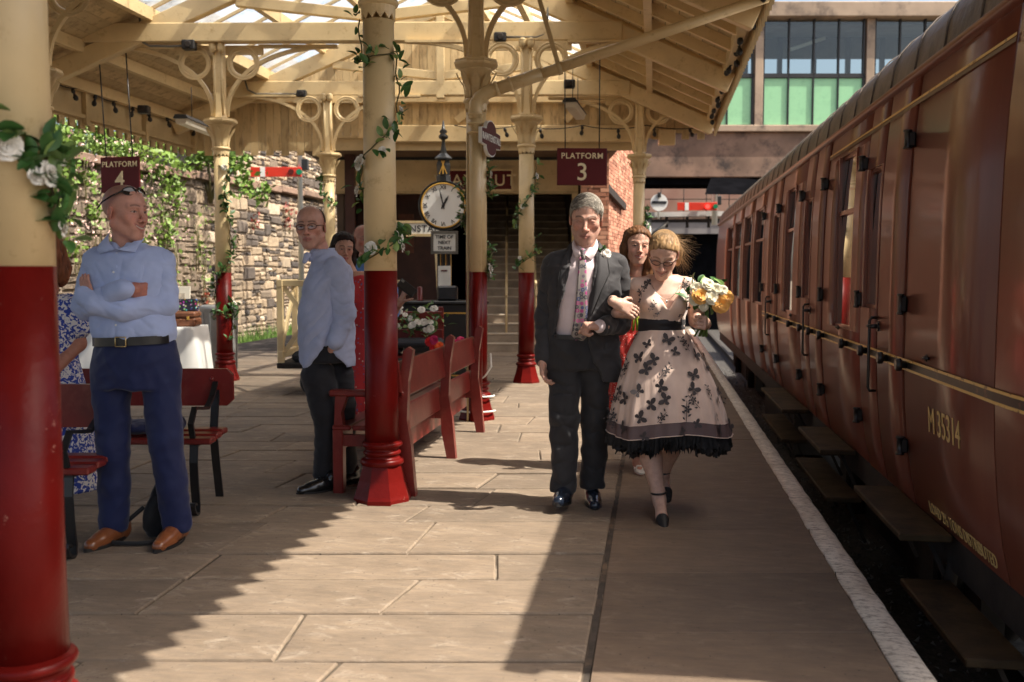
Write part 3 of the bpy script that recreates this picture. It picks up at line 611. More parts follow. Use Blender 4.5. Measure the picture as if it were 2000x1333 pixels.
# ================================================================== IRON COLUMNS
ZC = 1.36
LEAFCAP = None
def column(key, label, br=True, capped=True):
    lat, dep = COLS[key]; p = L(lat, dep); t = thing('iron_column', p, label, 'column', 'cream and red iron columns'); fr = Matrix.Translation(p) @ GRID
    T = lambda name, mb, mat, par=t: mb.obj(name, mat, par)
    r = .098
    T('shaft', MB().lathe([(r * .985, ZC), (r * .96, 2.0), (r * .92, 2.80)], 32, frame=fr), 'cream')
    sh = T('lower_shaft', MB().lathe([(r * 1.04, .34), (r, .6), (r * .99, ZC)], 32, frame=fr), 'red')
    rg = []
    for z, rr, q in ((.335, .122, .016), (.285, .112, .014), (.23, .130, .022)):
        rg += [(rr - q + q * math.sin(a), z - q * math.cos(a)) for a in [math.pi * k / 8 for k in range(9)]][::1]
    rings = sorted(rg, key=lambda v: v[1]); T('base_moulding', MB().lathe([(.11, .19)] + rings + [(r, .36)], 32, frame=fr), 'red')
    T('base', MB().lathe([(.176, -.01), (.176, .02), (.168, .04), (.142, .12), (.122, .20), (.118, .215)], 8, frame=fr, smooth=False, rot=math.pi / 8), 'red')
    # collar with zigzag, astragal, leafy bell, octagonal abacus
    T('astragal', MB().lathe([(.09, 2.875), (.112, 2.885), (.118, 2.90), (.112, 2.915), (.09, 2.925)], 28, frame=fr), 'cream')
    zz = MB(); n = 24; lo, hi = [], []
    for j in range(n):
        a = 2 * math.pi * j / n; z = 2.80 if j % 2 else 2.835; lo.append(fr @ Vector((.098 * math.cos(a), .098 * math.sin(a), z))); hi.append(fr @ Vector((.100 * math.cos(a), .100 * math.sin(a), 2.88)))
    zz.loft([[fr @ Vector((.088 * math.cos(2 * math.pi * j / n), .088 * math.sin(2 * math.pi * j / n), (2.80 if j % 2 else 2.835))) for j in range(n)], lo, hi], smooth=False); T('zigzag_collar', zz, 'cream')
    if not capped: return t
    bell = T('capital', MB().lathe([(.090, 2.92), (.094, 3.0), (.110, 3.10), (.140, 3.17), (.152, 3.185)], 24, frame=fr), 'cream')
    for k in range(8):
        a = 2 * math.pi * k / 8; lf = MB(); pts = []
        for s_ in range(7):
            u = s_ / 6; rr = .098 + .075 * u ** 2.2 + (.012 if .6 < u < .95 else 0); z = 2.93 + .235 * u - (.05 * (u - .85) if u > .85 else 0); wd = .034 * math.sin(math.pi * min(1, .25 + u * .75)) + .006
            pts.append([fr @ Vector((rr * math.cos(a + q * wd / .11) - 0, rr * math.sin(a + q * wd / .11), z - abs(q) * .008)) for q in (-1, -.5, 0, .5, 1)])
            for m_, q in enumerate((-1, -.5, 0, .5, 1)):
                if q in (-.5, .5): v = pts[-1][m_]; c_ = fr @ Vector((0, 0, v.z)); pts[-1][m_] = c_ + (v - c_) * 1.07
        lf.loft(pts, closed=False); lf.obj('acanthus_leaf', 'cream', bell)
    T('abacus', MB().lathe([(.150, 3.18), (.205, 3.215), (.212, 3.235), (.200, 3.245), (.200, 3.262), (.12, 3.262)], 8, frame=fr, smooth=False, rot=math.pi / 8), 'cream')
    # clustered post up to the beam
    T('upper_post', MB().lathe([(.10, 3.26), (.085, 3.34), (.075, 3.6), (.075, 4.17)], 8, frame=fr, smooth=False, rot=math.pi / 8), 'cream')
    for q in (-1, 1):
        T('post_rib', MB().tube([fr @ Vector((q * .045, -.055, 3.30)), fr @ Vector((q * .045, -.055, 4.12))], .022, 8), 'cream')
        T('post_finial', MB().lathe([(.02, 4.06), (.045, 4.09), (.05, 4.12), (.045, 4.15), (.05, 4.16), (.02, 4.18)], 14, frame=fr @ Matrix.Translation((q * .05, -.10, 0))), 'cream')
    if br:
        for q in (-1, 1):
            b = MB(); n = 22
            # arch: quarter ellipse from the post up to the beam
            for wd, th, off in ((.055, .045, 0.0),):
                rings = []
                for k in range(n + 1):
                    a = math.pi / 2 * k / n; cx_, cz_ = 1.45, 3.30; X = cx_ - (cx_ - .085) * math.cos(a) ** .92 if k < n else cx_; Z = cz_ + (4.155 - cz_) * math.sin(a) ** .92
                    nx, nz = -(math.cos(a) / 1.36), math.sin(a) / .86; ln = math.hypot(nx, nz) or 1; nx, nz = nx / ln, nz / ln
                    rings.append([fr @ Vector((q * (X + nx * s1 * th / 2), s2 * wd / 2, Z + nz * s1 * th / 2)) for s1, s2 in ((-1, -1), (1, -1), (1, 1), (-1, 1))])
                b.loft(rings, cap=True, smooth=False)
            br_o = T('arch_bracket', b, 'cream')
            T('bracket_ring', MB().ring((q * .30, 0, 3.945), .165, .030, fr), 'cream', br_o); T('ring_lip', MB().ring((q * .30, -.02, 3.945), .195, .014, fr, m=6), 'cream', br_o)
            m_ = MB(); m_.box((q * .08 if q > 0 else -.55, -.012, 4.05), (.55 if q > 0 else -.08, .012, 4.165), fr); m_.obj('web_plate', 'cream', br_o)
            # lower web in the spandrel
            T('bracket_strap', MB().beam(fr @ Vector((q * .5, 0, 4.155)), fr @ Vector((q * 1.47, 0, 4.155)), .10, .03), 'cream', br_o)
    return t
column('a', 'nearest blurred cream and red column with big white roses', capped=True)
column('b', 'cream and red column with octagonal foot beside the end of the long red bench')
column('c', 'cream and red column behind the drainpipe at the far end of the long red bench')
column('d', 'cream and red column just behind the man in the grey suit')
column('e', 'slim cream column at the platform corner behind the two women')
column('f', 'cream column with leafy capital half hidden behind the nearest column')
column('g', 'cream and red garlanded column beside the white cloth table and grey bin')
column('h', 'distant cream column above the head of the man with spectacles')
# drainpipe on column c
pc = L(COLS['c'][0] - .0, COLS['c'][1] - .17); dp = thing('drainpipe', (pc.x, pc.y, 0), 'cream and red cast iron drainpipe rising in front of a column to the gutter', 'drainpipe')
MB().tube([(pc.x, pc.y, ZC), (pc.x, pc.y, 2.72)], .056, 18).obj('pipe', 'cream', dp); MB().tube([(pc.x, pc.y, 0), (pc.x, pc.y, ZC)], .057, 18).obj('lower_pipe', 'red', dp)
pe = Vector((XR - .02, YD(XR, 8.75) - .0, 3.72)); a0 = Vector((pc.x, pc.y, 2.72)); a1 = Vector((pc.x, pc.y, 2.92)); dirp = (pe - a1).normalized()
c1 = [a0, a0 + Vector((0, 0, .06)), a1 + Vector((0, 0, -.07)), a1 + dirp * .04 + Vector((0, 0, -.025)), a1 + dirp * .12, a1 + dirp * .22]
MB().tube(c1, .060, 18).obj('elbow', 'cream', dp); MB().tube([a1 + dirp * .20, a1 + dirp * .62], .058, 18).obj('socket', 'cream', dp); MB().tube([a1 + dirp * .6, pe], .047, 16).obj('sloping_pipe', 'cream', dp)
for z in (2.60, 2.68, 2.76): MB().lathe([(.056, z - .012), (.072, z - .008), (.072, z + .008), (.056, z + .012)], 18, (pc.x, pc.y, 0)).obj('pipe_band', 'cream', dp)
for k in (.2, .33): q = a1 + dirp * k; MB().lathe([(.058, -.014), (.070, -.01), (.070, .01), (.058, .014)], 18, frame=Matrix.Translation(q) @ dirp.to_track_quat('Z', 'Y').to_matrix().to_4x4()).obj('pipe_band', 'cream', dp)
hs = a1 + dirp * .78; MB().beam(hs + Vector((0, -.02, .0)), hs + Vector((-.28, .0, .95)), .04, .02, up=(0, 1, 0)).obj('hanger_strap', 'cream_old', dp)
MB().lathe([(.047, -.02), (.062, -.02), (.062, .02), (.047, .02)], 14, frame=Matrix.Translation(hs) @ dirp.to_track_quat('Z', 'Y').to_matrix().to_4x4()).obj('hanger_clip', 'cream_old', dp)
MB().tube([(pc.x - .075, pc.y - .02, .0), (pc.x - .078, pc.y, .6), (pc.x - .07, pc.y - .01, 1.3), (pc.x - .072, pc.y, 2.6)], .010, 6).obj('cable', 'cream_old', dp)

# ================================================================== WAY OUT BUILDING, STAIRS, BRICK WALL
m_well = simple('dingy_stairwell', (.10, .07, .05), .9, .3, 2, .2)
bld = thing('way_out_building', L(-.6, 18.5), 'cream fronted way out building with dark stairwell at the end of the platform', 'building')
HD = 18.2; xa, xb = -3.2, 1.20
fg = GRID
MB().box((xa, HD, 2.84), (xb, HD + .15, 3.42), fg).obj('fascia', 'cream', bld)
MB().box((xa - .4, GD + .05, 3.45), (xb + .6, HD + .3, 3.52), fg).obj('soffit', simple('brown_soffit', (.14, .085, .05), .8, .3, 2, .2), bld)
MB().box((xa, HD - .05, 3.40), (xb, HD - .01, 3.45), fg).obj('fascia_moulding', 'black', bld)
MB().box((xa, HD - .03, 2.80), (xb, HD + .17, 2.84), fg).obj('fascia_edge', 'cream_old', bld)
MB().box((1.09, HD - .02, 0), (1.19, HD + .12, 2.80), fg).obj('door_post', 'cream', bld)
MB().box((-2.95, HD - .5, 0), (-2.78, HD - .33, 3.44), fg).obj('dark_post', simple('dark_maroon_timber', (.05, .015, .012), .5, .2, 4, .1), bld)
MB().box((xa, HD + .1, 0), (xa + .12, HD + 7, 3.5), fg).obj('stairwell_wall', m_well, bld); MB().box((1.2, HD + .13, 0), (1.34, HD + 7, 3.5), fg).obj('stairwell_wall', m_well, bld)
MB().box((xa, HD + 7, 0), (1.3, HD + 7.1, 3.6), fg).obj('stairwell_back', 'dead_black', bld); MB().box((xa, HD + .3, 3.5), (1.3, HD + 7.1, 3.6), fg).obj('stairwell_ceiling', 'dead_black', bld)
MB().box((-3.0, HD + 1.2, .0), (-1.25, HD + 1.3, 3.4), fg).obj('ticket_wall', simple('dark_brown_panelling', (.055, .018, .012), .6, .4, 3, .1), bld)
for k, (a, b) in enumerate(((-2.7, -2.35), (-2.2, -1.9))): MB().box((a, HD + 1.17, 1.75), (b, HD + 1.2, 2.5), fg).obj('ticket_window', simple('poster_brown', (.13, .04, .02), .6, .3, 8, 0), bld)
stair = thing('staircase', L(.2, 17.2), 'worn stone steps climbing into the dark stairwell', 'staircase'); m_stair = simple('worn_step_stone', (.30, .235, .17), .85, .3, 4, .4)
m_tread = simple('step_nosing', (.46, .38, .29), .85, .2, 4, .4)
for k in range(22):
    d0 = 17.1 + k * .29; s_ = MB().bbox((-.75, d0, k * .155 - .02), (1.18, d0 + .34, (k + 1) * .155), .012, fg).obj('step', m_stair, stair)
    MB().bbox((-.76, d0 - .012, (k + 1) * .155 - .03), (1.185, d0 + .05, (k + 1) * .155 + .003), .01, fg).obj('nosing', m_tread, s_)
MB().box((-1.6, 17.3, 0), (-.75, 24, .08), fg).obj('stair_plinth', m_stair, stair)
m_rail = M['cream_old']
for xr_ in (-.1, .42, -.72):
    h_ = MB(); pts = [L(xr_, 17.4, .95), L(xr_, 17.5, 1.05), L(xr_, 21.3, 1.0 + 3.8 * .155 / .29)]; h_.tube(pts, .024, 8); o = h_.obj('handrail', m_rail, stair)
    for d_ in (17.45, 18.9, 20.3): z = max(0, (d_ - 17.1) * .155 / .29); MB().tube([L(xr_, d_, z - .05), L(xr_, d_, z + .98)], .02, 8).obj('rail_post', m_rail, o)
# sign boards on the fascia
def framed_sign(name, c, w, h_, txt, th, label, cat, bg='maroon_sign', fg_='letter', border='cream', lift=0.0, spacing=1.05, xs=1.0, rz=YAW):
    t = thing(name, c, label, cat, rz=rz); P0 = Matrix.Translation(c) @ Matrix.Rotation(rz, 4, 'Z')
    MB().bbox((-w / 2, 0, -h_ / 2), (w / 2, .03, h_ / 2), .006, P0).obj('board', bg, t)
    if border:
        for a, b in (((-w / 2 - .03, -.012, h_ / 2), (w / 2 + .03, .03, h_ / 2 + .035)), ((-w / 2 - .03, -.012, -h_ / 2 - .035), (w / 2 + .03, .03, -h_ / 2)), ((-w / 2 - .03, -.012, -h_ / 2), (-w / 2, .03, h_ / 2)), ((w / 2, -.012, -h_ / 2), (w / 2 + .03, .03, h_ / 2))): MB().box(a, b, P0).obj('sign_frame', border, t)
    for (s_, hh, z) in txt:
        me = text_mesh(s_, hh, .002, .0012, spacing, xs); me.transform(P0 @ Matrix.Translation((0, -.003, z))); ob('lettering', me, fg_, t)
    return t
ps = W(928, 352, HD - .30); framed_sign('way_out_sign', ps, 1.30, .33, [('WAY OUT', .20, -.10)], 0, 'maroon way out sign with cream letters behind the station clock', 'sign', spacing=1.15)
# brick wall, turned a little from the platform
def brick_mat(name, lo=(.36, .15, .09), hi=(.60, .31, .20)):
    n = N(name); ge = n.new('ShaderNodeNewGeometry'); base = n.ramp(ge.outputs['Random Per Island'], [(0, var(lo, .6)), (.3, lo), (1, hi)])
    f = n.ramp(n.noise(n.coord(), 2.0, 7, .7), [(.5, (0, 0, 0)), (.7, (.7, .7, .7))]); base = n.mix(f, base, (.30, .14, .09)); n.col(base); n.set(Roughness=.85); n.bump(n.noise(n.coord(), 60, 4), .3, .004); return n.m
M['brick'] = brick_mat('red_brick')
def brick_wall(name, origin, ang, ln, z0, z1, label, core_t=.2):
    t = thing(name, origin, label, 'wall'); fr = Matrix.Translation(origin) @ Matrix.Rotation(ang, 4, 'Z')
    MB().box((0, .012, z0), (ln, core_t, z1), fr).obj('mortar_core', simple('brick_mortar', (.30, .22, .16), .9, .3, 5, .3) if not bpy.data.materials.get('brick_mortar') else bpy.data.materials['brick_mortar'], t)
    bl, bh = .225, .075; mb = MB(); r = 0; z = z0
    while z < z1 - .05:
        x = -(r % 2) * bl / 2
        while x < ln - .02:
            a, b = max(0, x + .005), min(ln, x + bl - .005); pr = rng.uniform(-.004, .004); mb.add([fr @ Vector(p) for p in ((a, pr, z + .005), (b, pr, z + .005), (b, pr, z + bh - .005), (a, pr, z + bh - .005), (a, .014, z + .005), (b, .014, z + .005), (b, .014, z + bh - .005), (a, .014, z + bh - .005))], [(0, 1, 2, 3), (0, 4, 5, 1), (1, 5, 6, 2), (2, 6, 7, 3), (3, 7, 4, 0)]); x += bl
        z += bh; r += 1
    o = mb.obj('bricks', 'brick', t); o['kind'] = 'stuff'; return t, fr
# sunlit face recedes from the corner at (1165 px); its outer face looks towards +X
c0 = W(1166, 536, 17.6); c0.z = 0
dirw = Vector((math.sin(R(4.9)), math.cos(R(4.9)), 0)); ang = math.atan2(dirw.y, dirw.x)
bw, bfr = brick_wall('brick_wall', c0, ang, 6.2, -.02, 5.2, 'sunlit red brick side wall with small air vent beside the staircase')
MB().box((.9, -.02, 1.95), (1.35, .01, 2.4), bfr).obj('air_vent', 'dark', bw)
MB().beam(bfr @ Vector((.2, -.06, 2.95)), bfr @ Vector((3.6, -.06, 2.75)), .08, .14).obj('cable_tray', 'dark', bw)
bw2, _ = brick_wall('brick_pier', L(1.21, 17.6), YAW, 1.49 * 17.6 / 17.6 - 1.0, 0, 3.5, 'shaded narrow brick pier between the stairwell and the sunlit brick wall')

# ================================================================== CONCRETE OVERBRIDGE AND FAR BRIDGE
BD = 25.0; brg = thing('concrete_overbridge', L(4.5, BD), 'concrete bridge building with green panels and tall windows crossing above the train', 'building')
x0, x1 = 1.6, 17.0
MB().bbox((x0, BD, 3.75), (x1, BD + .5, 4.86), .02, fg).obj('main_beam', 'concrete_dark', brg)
MB().box((x0, BD + .5, 3.60), (x1, BD + 1.6, 3.72), fg).obj('deck_underside', 'dead_black', brg); MB().box((x0, BD + .15, 3.58), (x1, BD + .45, 3.75), fg).obj('beam_flange', 'dead_black', brg)
MB().bbox((x0, BD - .12, 4.86), (x1, BD + .4, 5.02), .015, fg).obj('sill_course', 'concrete', brg)
MB().bbox((x0, BD - .25, 7.62), (x1, BD + 2.2, 7.98), .02, fg).obj('roof_fascia', 'concrete', brg)
m_green = simple('green_panel', (.30, .60, .33), .45, .1, 2, .05, dirt=(.24, .50, .27), dscale=2)
m_mull = M['black']
xpil = [X_ for X_ in (6.1 - 2.74 * 2, 6.1 - 2.74, 6.1, 6.1 + 2.74, 6.1 + 5.48, 6.1 + 8.22)]
for xp in xpil:
    MB().bbox((xp - .10, BD - .06, 5.02), (xp + .10, BD + .3, 7.62), .01, fg).obj('pillar', 'concrete', brg)
    for k in range(4):
        a = xp + .14 + k * .615; b = a + .585
        MB().bbox((a, BD + .02, 5.04), (b, BD + .06, 6.18), .008, fg).obj('green_panel', m_green, brg)
        wp = MB().box((a, BD + .03, 6.30), (b, BD + .04, 7.58), fg).obj('window_pane', 'glass', brg)
        MB().box((b - .002, BD - .02, 5.02), (b + .032, BD + .1, 7.62), fg).obj('mullion', m_mull, brg)
    MB().box((xp + .12, BD - .02, 6.19), (xp + 2.62, BD + .1, 6.29), fg).obj('transom', m_mull, brg); MB().box((xp + .10, BD - .03, 5.02), (xp + .14, BD + .1, 7.62), fg).obj('mullion', m_mull, brg)
MB().box((x0, BD + .5, 4.9), (x1, BD + 1.6, 4.98), fg).obj('bridge_floor', simple('bridge_floor', (.2, .18, .16), .7, .2, 3, .1), brg)
for k in range(18): MB().box((x0 + k * .9, BD + 1.65, 4.98), (x0 + k * .9 + .12, BD + 1.75, 7.6), fg).obj('rear_mullion', m_mull, brg)
MB().box((x0, BD + 1.7, 7.02), (x1, BD + 1.8, 7.62), fg).obj('rear_blind', simple('grey_blind', (.16, .15, .15), .8, .2, 3, 0), brg)
MB().box((x0, BD + .3, 7.55), (x1, BD + 1.7, 7.6), fg).obj('bridge_ceiling', simple('grey_ceiling', (.22, .22, .22), .8, .2, 3, 0), brg)
MB().beam(L(7.0, BD + .5, 6.98), L(8.1, BD + 1.3, 7.45), .1, .08).obj('strip_lamp', 'white', brg)
MB().box((1.6, BD + .6, -1), (2.6, BD + 1.6, 3.6), fg).obj('abutment', 'dead_black', brg); MB().box((9.5, BD + .6, -1), (10.6, BD + 1.6, 3.6), fg).obj('abutment', 'dead_black', brg)
MB().add([L(4.9, BD - .3, 3.72), L(6.4, BD + .2, 3.72), L(5.9, BD - 1.2, 3.22), L(4.5, BD - 1.6, 3.2)], [(0, 1, 2, 3)]).obj('drip_sheet', 'dead_black', brg)
# far bridge with brick parapet
FD = 40.0; fb = thing('far_brick_bridge', L(8, FD), 'far red brick bridge with black opening under its railings', 'bridge')
def flatbrick():
    n = N('far_brick'); br = n.new('ShaderNodeTexBrick'); br.inputs['Scale'].default_value = 1.0; br.inputs['Brick Width'].default_value = .45; br.inputs['Row Height'].default_value = .15; br.inputs['Mortar Size'].default_value = .015
    for i, c in enumerate(((.36, .13, .08), (.28, .10, .065), (.34, .22, .16))): br.inputs[i + 1].default_value = c + (1,)
    n.link(n.coord('Object'), br.inputs['Vector']); n.col(n.mix(n.ramp(n.noise(n.coord(), .6, 6), [(.4, (0, 0, 0)), (.7, (.6, .6, .6))]), br.outputs[0], (.22, .085, .06))); n.set(Roughness=.9); return n.m
m_ = MB().box((0, 0, 0), (22, .4, 2.6)); o = m_.obj('brick_parapet', flatbrick(), fb); o.location = L(3.5, FD, 3.75) - Vector(fb.location) + Vector(fb.location); o.rotation_euler = (0, 0, YAW)
o.matrix_parent_inverse = wmx(fb).inverted(); me_ = o.data
for v in me_.vertices: pass
MB().box((3.5, FD - .15, 3.45), (25, FD + .4, 3.75), fg).obj('bridge_girder', 'concrete_dark', fb); MB().box((3.4, FD + .5, -1), (25, FD + .7, 3.5), fg).obj('tunnel_shade', 'dead_black', fb)  # black sheet stands in for the shade under the far bridge
MB().box((3.4, FD - 1.0, -1), (5.2, FD + .3, 3.45), fg).obj('abutment', 'dead_black', fb)
MB().box((3.5, FD - .1, 2.95), (25, FD + .1, 3.4), fg).obj('lower_girder', simple('pale_girder', (.20, .18, .17), .7, .2, 1, .1), fb)
for k in range(12): MB().tube([L(5.0 + k * .9, FD - .3, 3.5), L(5.0 + k * .9, FD - .3, 5.0)], .02, 6).obj('railing_post', 'dark', fb)
for z in (4.3, 5.0): MB().tube([L(4.6, FD - .3, z), L(15, FD - .3, z)], .018, 6).obj('railing', 'dark', fb)
# ================================================================== HANGING SIGNS, LAMPS, CABLES
def platform_sign(px0, px1, py0, py1, d, num, label, rz, top, rods):
    c = W((px0 + px1) / 2, (py0 + py1) / 2, d); w = (px1 - px0) / F * d; h = (py1 - py0) / F * d; w /= max(.5, math.cos(rz - YAW))
    t = framed_sign('platform_sign', c, w, h, [('PLATFORM', h * .15, h * .22), (num, h * .46, -h * .36)], 0, label, 'sign', border=None, spacing=1.12, rz=rz)
    t['group'] = 'hanging platform number signs'
    for q, (rx, ry) in zip((-1, 1), rods):
        a = c + Vector((math.cos(rz), math.sin(rz), 0)) * q * w * .34 + Vector((0, 0, h / 2)); MB().tube([a, W(rx, ry, d)], .008, 6).obj('hanger_rod', 'iron', t)
platform_sign(1088, 1186, 290, 362, 12.15, '3', 'maroon hanging sign for platform three above the man in the grey suit', YAW + .05, 0, ((1103, 50), (1172, 48)))
platform_sign(192, 276, 307, 376, 12.3, '4', 'maroon hanging sign for platform four behind the bald man', YAW - .25, 0, ((193, 104), (246, 104)))
def batten(p, q, label):
    p, q = Vector(p), Vector(q); t = thing('strip_lamp', (p + q) / 2, label, 'lamp', 'strip lamps under the canopy'); d = (q - p).normalized(); x = d.cross(Vector((0, 0, 1))).normalized()
    fr = Matrix((x, d, x.cross(d))).transposed().to_4x4(); fr.translation = p; ln = (q - p).length
    MB().prism([(-.10, -.02), (.10, -.02), (.07, .03), (-.07, .03)], 1, 0, ln, fr).obj('lamp_body', 'black', t)
    MB().prism([(-.085, -.022), (.085, -.022), (.06, -.09), (-.06, -.09)], 1, .02, ln - .02, fr).obj('diffuser', simple('lamp_diffuser', (.62, .57, .47), .35, .05, 3, 0) if not bpy.data.materials.get('lamp_diffuser') else bpy.data.materials['lamp_diffuser'], t)
    for k in (.25, .75): a = p + d * ln * k; MB().tube([a, a + Vector((0, 0, .45))], .006, 5).obj('suspension_wire', 'iron', t)
batten(W(352, 228, 12.9), W(436, 262, 14.6), 'long strip lamp hanging at the left of the garlanded column')
batten(W(1113, 196, 12.6), W(1133, 222, 14.2), 'strip lamp hanging beside the platform three sign')
def speaker(px, py, d, w, label):
    p = W(px, py, d); t = thing('loudspeaker', p, label, 'loudspeaker', 'small black loudspeakers on the beams'); fr = Matrix.Translation(p) @ GRID
    MB().bbox((-w / 2, -.07, -w * .36), (w / 2, .05, w * .36), .012, fr).obj('speaker_box', 'black', t); MB().lathe([(.0, 0), (w * .26, 0), (w * .28, .008), (w * .20, .014)], 16, frame=fr @ Matrix.Translation((0, -.07, 0)) @ Matrix.Rotation(R(90), 4, 'X')).obj('grille', 'dark', t)
    MB().box((-.02, .05, -.02), (.02, .12, .02), fr).obj('bracket', 'iron', t)
speaker(370, 89, 12.2, .16, 'black loudspeaker at the end of the curved conduit on the beam')
speaker(977, 74, 12.1, .15, 'black loudspeaker on the beam beside the column behind the drainpipe')
speaker(590, 184, 15.8, .15, 'black loudspeaker on the beam left of the nearest cream column with mesh behind')
speaker(282, 215, 13.6, .15, 'black loudspeaker on the valance near the fourth platform sign')
speaker(1112, 165, 13.4, .15, 'black loudspeaker above the strip lamp by the third platform sign')
def conduit(pts, label, d):
    P_ = [W(x, y, d) for x, y in pts]; t = MB().tube(P_, .014, 8).obj('conduit', 'steel'); tag(t, label, 'conduit')
conduit([(270, -30), (273, 40), (275, 70), (279, 83), (292, 90), (330, 91), (362, 90)], 'grey conduit bending down from the roof to the left loudspeaker', 12.2)
conduit([(1072, -30), (1070, 20), (1068, 55), (1062, 68), (1048, 73), (985, 73)], 'grey conduit bending along the beam beside the drainpipe column', 12.1)
conduit([(476, 150), (484, 176), (500, 184), (583, 184)], 'grey conduit under the second beam between two cream columns', 15.8)
def festoon(pts, n, label, drop=.10):
    P_ = [Vector(p) for p in pts]; t = thing('festoon_lights', P_[0], label, 'light string'); path = []
    for a, b in zip(P_, P_[1:]):
        for k in range(9): u = k / 9; path.append(a.lerp(b, u) - Vector((0, 0, drop * 4 * u * (1 - u))))
    path.append(P_[-1]); MB().tube(path, .008, 5).obj('cable', 'black', t)
    bm_ = MB().lathe([(.012, 0), (.022, -.02), (.024, -.05), (.012, -.055), (.016, -.075), (.03, -.10), (.026, -.13), (.008, -.145)], 10).mesh('bulb'); bm_.materials.append(M['black'])
    for k in range(n):
        i = int((k + .5) / n * (len(path) - 1)); place('bulb', bm_, t, path[i] - P_[0], (rng.uniform(-.4, .4), rng.uniform(-.4, .4), 0), 1.15)
festoon([(XL + .12, YD(XL, 12.6) + i * 1.0, 3.86) for i in range(6)], 10, 'black festoon bulbs looping along the dark left valance')
festoon([(XR - .09, 8.2 + i * 1.1, 3.92) for i in range(9)], 26, 'black festoon bulbs strung along the valance above the coach')
festoon([pg(-3.3 + i * 1.05, 3.80, .22) for i in range(5)], 7, 'festoon bulbs strung below the gable above the way out sign', .06)
# totem on the drainpipe column
pt_ = L(COLS['c'][0] + .14, COLS['c'][1] - .13, 2.55); rz_t = YAW + R(75)
tt = thing('station_totem', pt_, 'maroon enamel station name totem fixed to the drainpipe column', 'sign', rz=rz_t); ft = Matrix.Translation(pt_) @ Matrix.Rotation(rz_t, 4, 'Z')
def totem_poly(s_):
    pts = []
    for a in [math.pi * k / 12 for k in range(13)]: pts.append((.155 * s_ * math.cos(a), .075 + .085 * s_ * math.sin(a)))
    p2 = [(-.30 * s_, .068), (-.30 * s_, -.068)]; p3 = [(-x, -z) for x, z in pts]
    return [(.30 * s_, -.068), (.30 * s_, .068)] + pts + p2 + p3
MB().prism(totem_poly(1.0), 1, .0, .03, ft).obj('enamel_plate', 'white', tt); MB().prism([(x * .95, z * .93) for x, z in totem_poly(1.0)], 1, -.004, .0, ft).obj('maroon_field', 'maroon_sign', tt)
me = text_mesh('RAWTENSTALL', .062, .0015, .001, 1.0, .95); me.transform(ft @ Matrix.Translation((0, -.006, -.03))); ob('lettering', me, 'white', tt)
# ================================================================== CLOCK
CK = 13.3; pc_ = W(866, 402, CK); ck = thing('station_clock', L(-134 / F * CK, CK), 'round white station clock with gilt rim on an ornate black and gold post', 'clock'); fk = Matrix.Translation(pc_) @ GRID
rr = .335
fz = fk @ Matrix.Rotation(R(90), 4, 'X')
MB().lathe([(.05, -.12), (rr * .9, -.12), (rr, -.06), (rr, .02), (rr * .97, .035), (rr * .94, .02), (rr * .3, .01)], 44, frame=fz).obj('clock_case', 'iron', ck)
gr_ = MB(); gr_.ring((0, 0, 0), rr * .875, .011, fk @ Matrix.Translation((0, -.028, 0)), 44, 8); gr_.obj('gilt_rim', 'gold', ck)
dial = MB().lathe([(rr * .86, .012), (rr * .86, .021)], 44, frame=fz).obj('dial', simple('clock_dial', (.86, .85, .82), .35, .04, 3, 0), ck)
for k, s_ in enumerate(('XII', 'I', 'II', 'III', 'IIII', 'V', 'VI', 'VII', 'VIII', 'IX', 'X', 'XI')):
    a = -2 * math.pi * k / 12; me = text_mesh(s_, .055, .001, .0008, .9, .95); me.transform(fk @ Matrix.Translation((0, -.025, 0)) @ Matrix.Rotation(-a, 4, 'Y') @ Matrix.Translation((0, 0, rr * .86 - .072))); ob('numeral', me, 'ink', dial)
for a, ln, w in ((R(29), .155, .016), (R(-13), .235, .011)):
    MB().prism([(-w * .5, -.05), (w * .5, -.05), (w, ln * .6), (0, ln), (-w, ln * .6)], 1, -.035, -.031, fk @ Matrix.Rotation(a, 4, 'Y')).obj('clock_hand', 'ink', ck)
MB().lathe([(.001, .04), (.018, .038), (.02, .03)], 14, frame=fz).obj('hand_boss', 'ink', ck)
ft_ = fk @ Matrix.Translation((0, .06, rr))
MB().lathe([(.10, -.02), (.10, .06), (.085, .07), (.098, .20), (.08, .27), (.125, .285), (.12, .30), (.05, .36), (.03, .46), (.022, .54)], 8, frame=ft_, smooth=False, rot=.39).obj('finial_tower', 'iron', ck)
for q in (-1, 0, 1): MB().beam(ft_ @ Vector((q * .05, -.098, .08)), ft_ @ Vector((-q * .02, -.088, .255)), .018, .01).obj('gilt_strap', 'gold', ck)
MB().lathe([(.022, .54), (.06, .56), (.066, .59), (.036, .62), (.054, .65), (.024, .69), (.008, .80)], 10, frame=ft_).obj('finial', 'iron', ck); MB().ring((0, 0, .60), .035, .012, ft_, 14, 6).obj('finial_scroll', 'gold', ck)
for q in (-.07, .0, .07): MB().tube([fk @ Vector((q, .05, -rr)), fk @ Vector((q, .05, -pc_.z + .05))], .022, 10).obj('post_bar', 'black', ck); MB().tube([fk @ Vector((q + .026, .03, -rr)), fk @ Vector((q + .026, .03, -pc_.z + .05))], .006, 6).obj('gilt_line', 'gold', ck)
MB().bbox((-.16, -.05, -pc_.z), (.16, .25, -pc_.z + .22), .02, fk).obj('post_base', 'iron', ck)
tp = W(868, 474, CK - .02); framed_sign('next_train_sign', tp, .30, .235, [('TIME OF', .045, .052), ('NEXT', .045, -.022), ('TRAIN', .045, -.096)], 0, 'small white board reading time of next train below the clock', 'sign', bg='white', fg_='ink', border='steel', spacing=1.0)
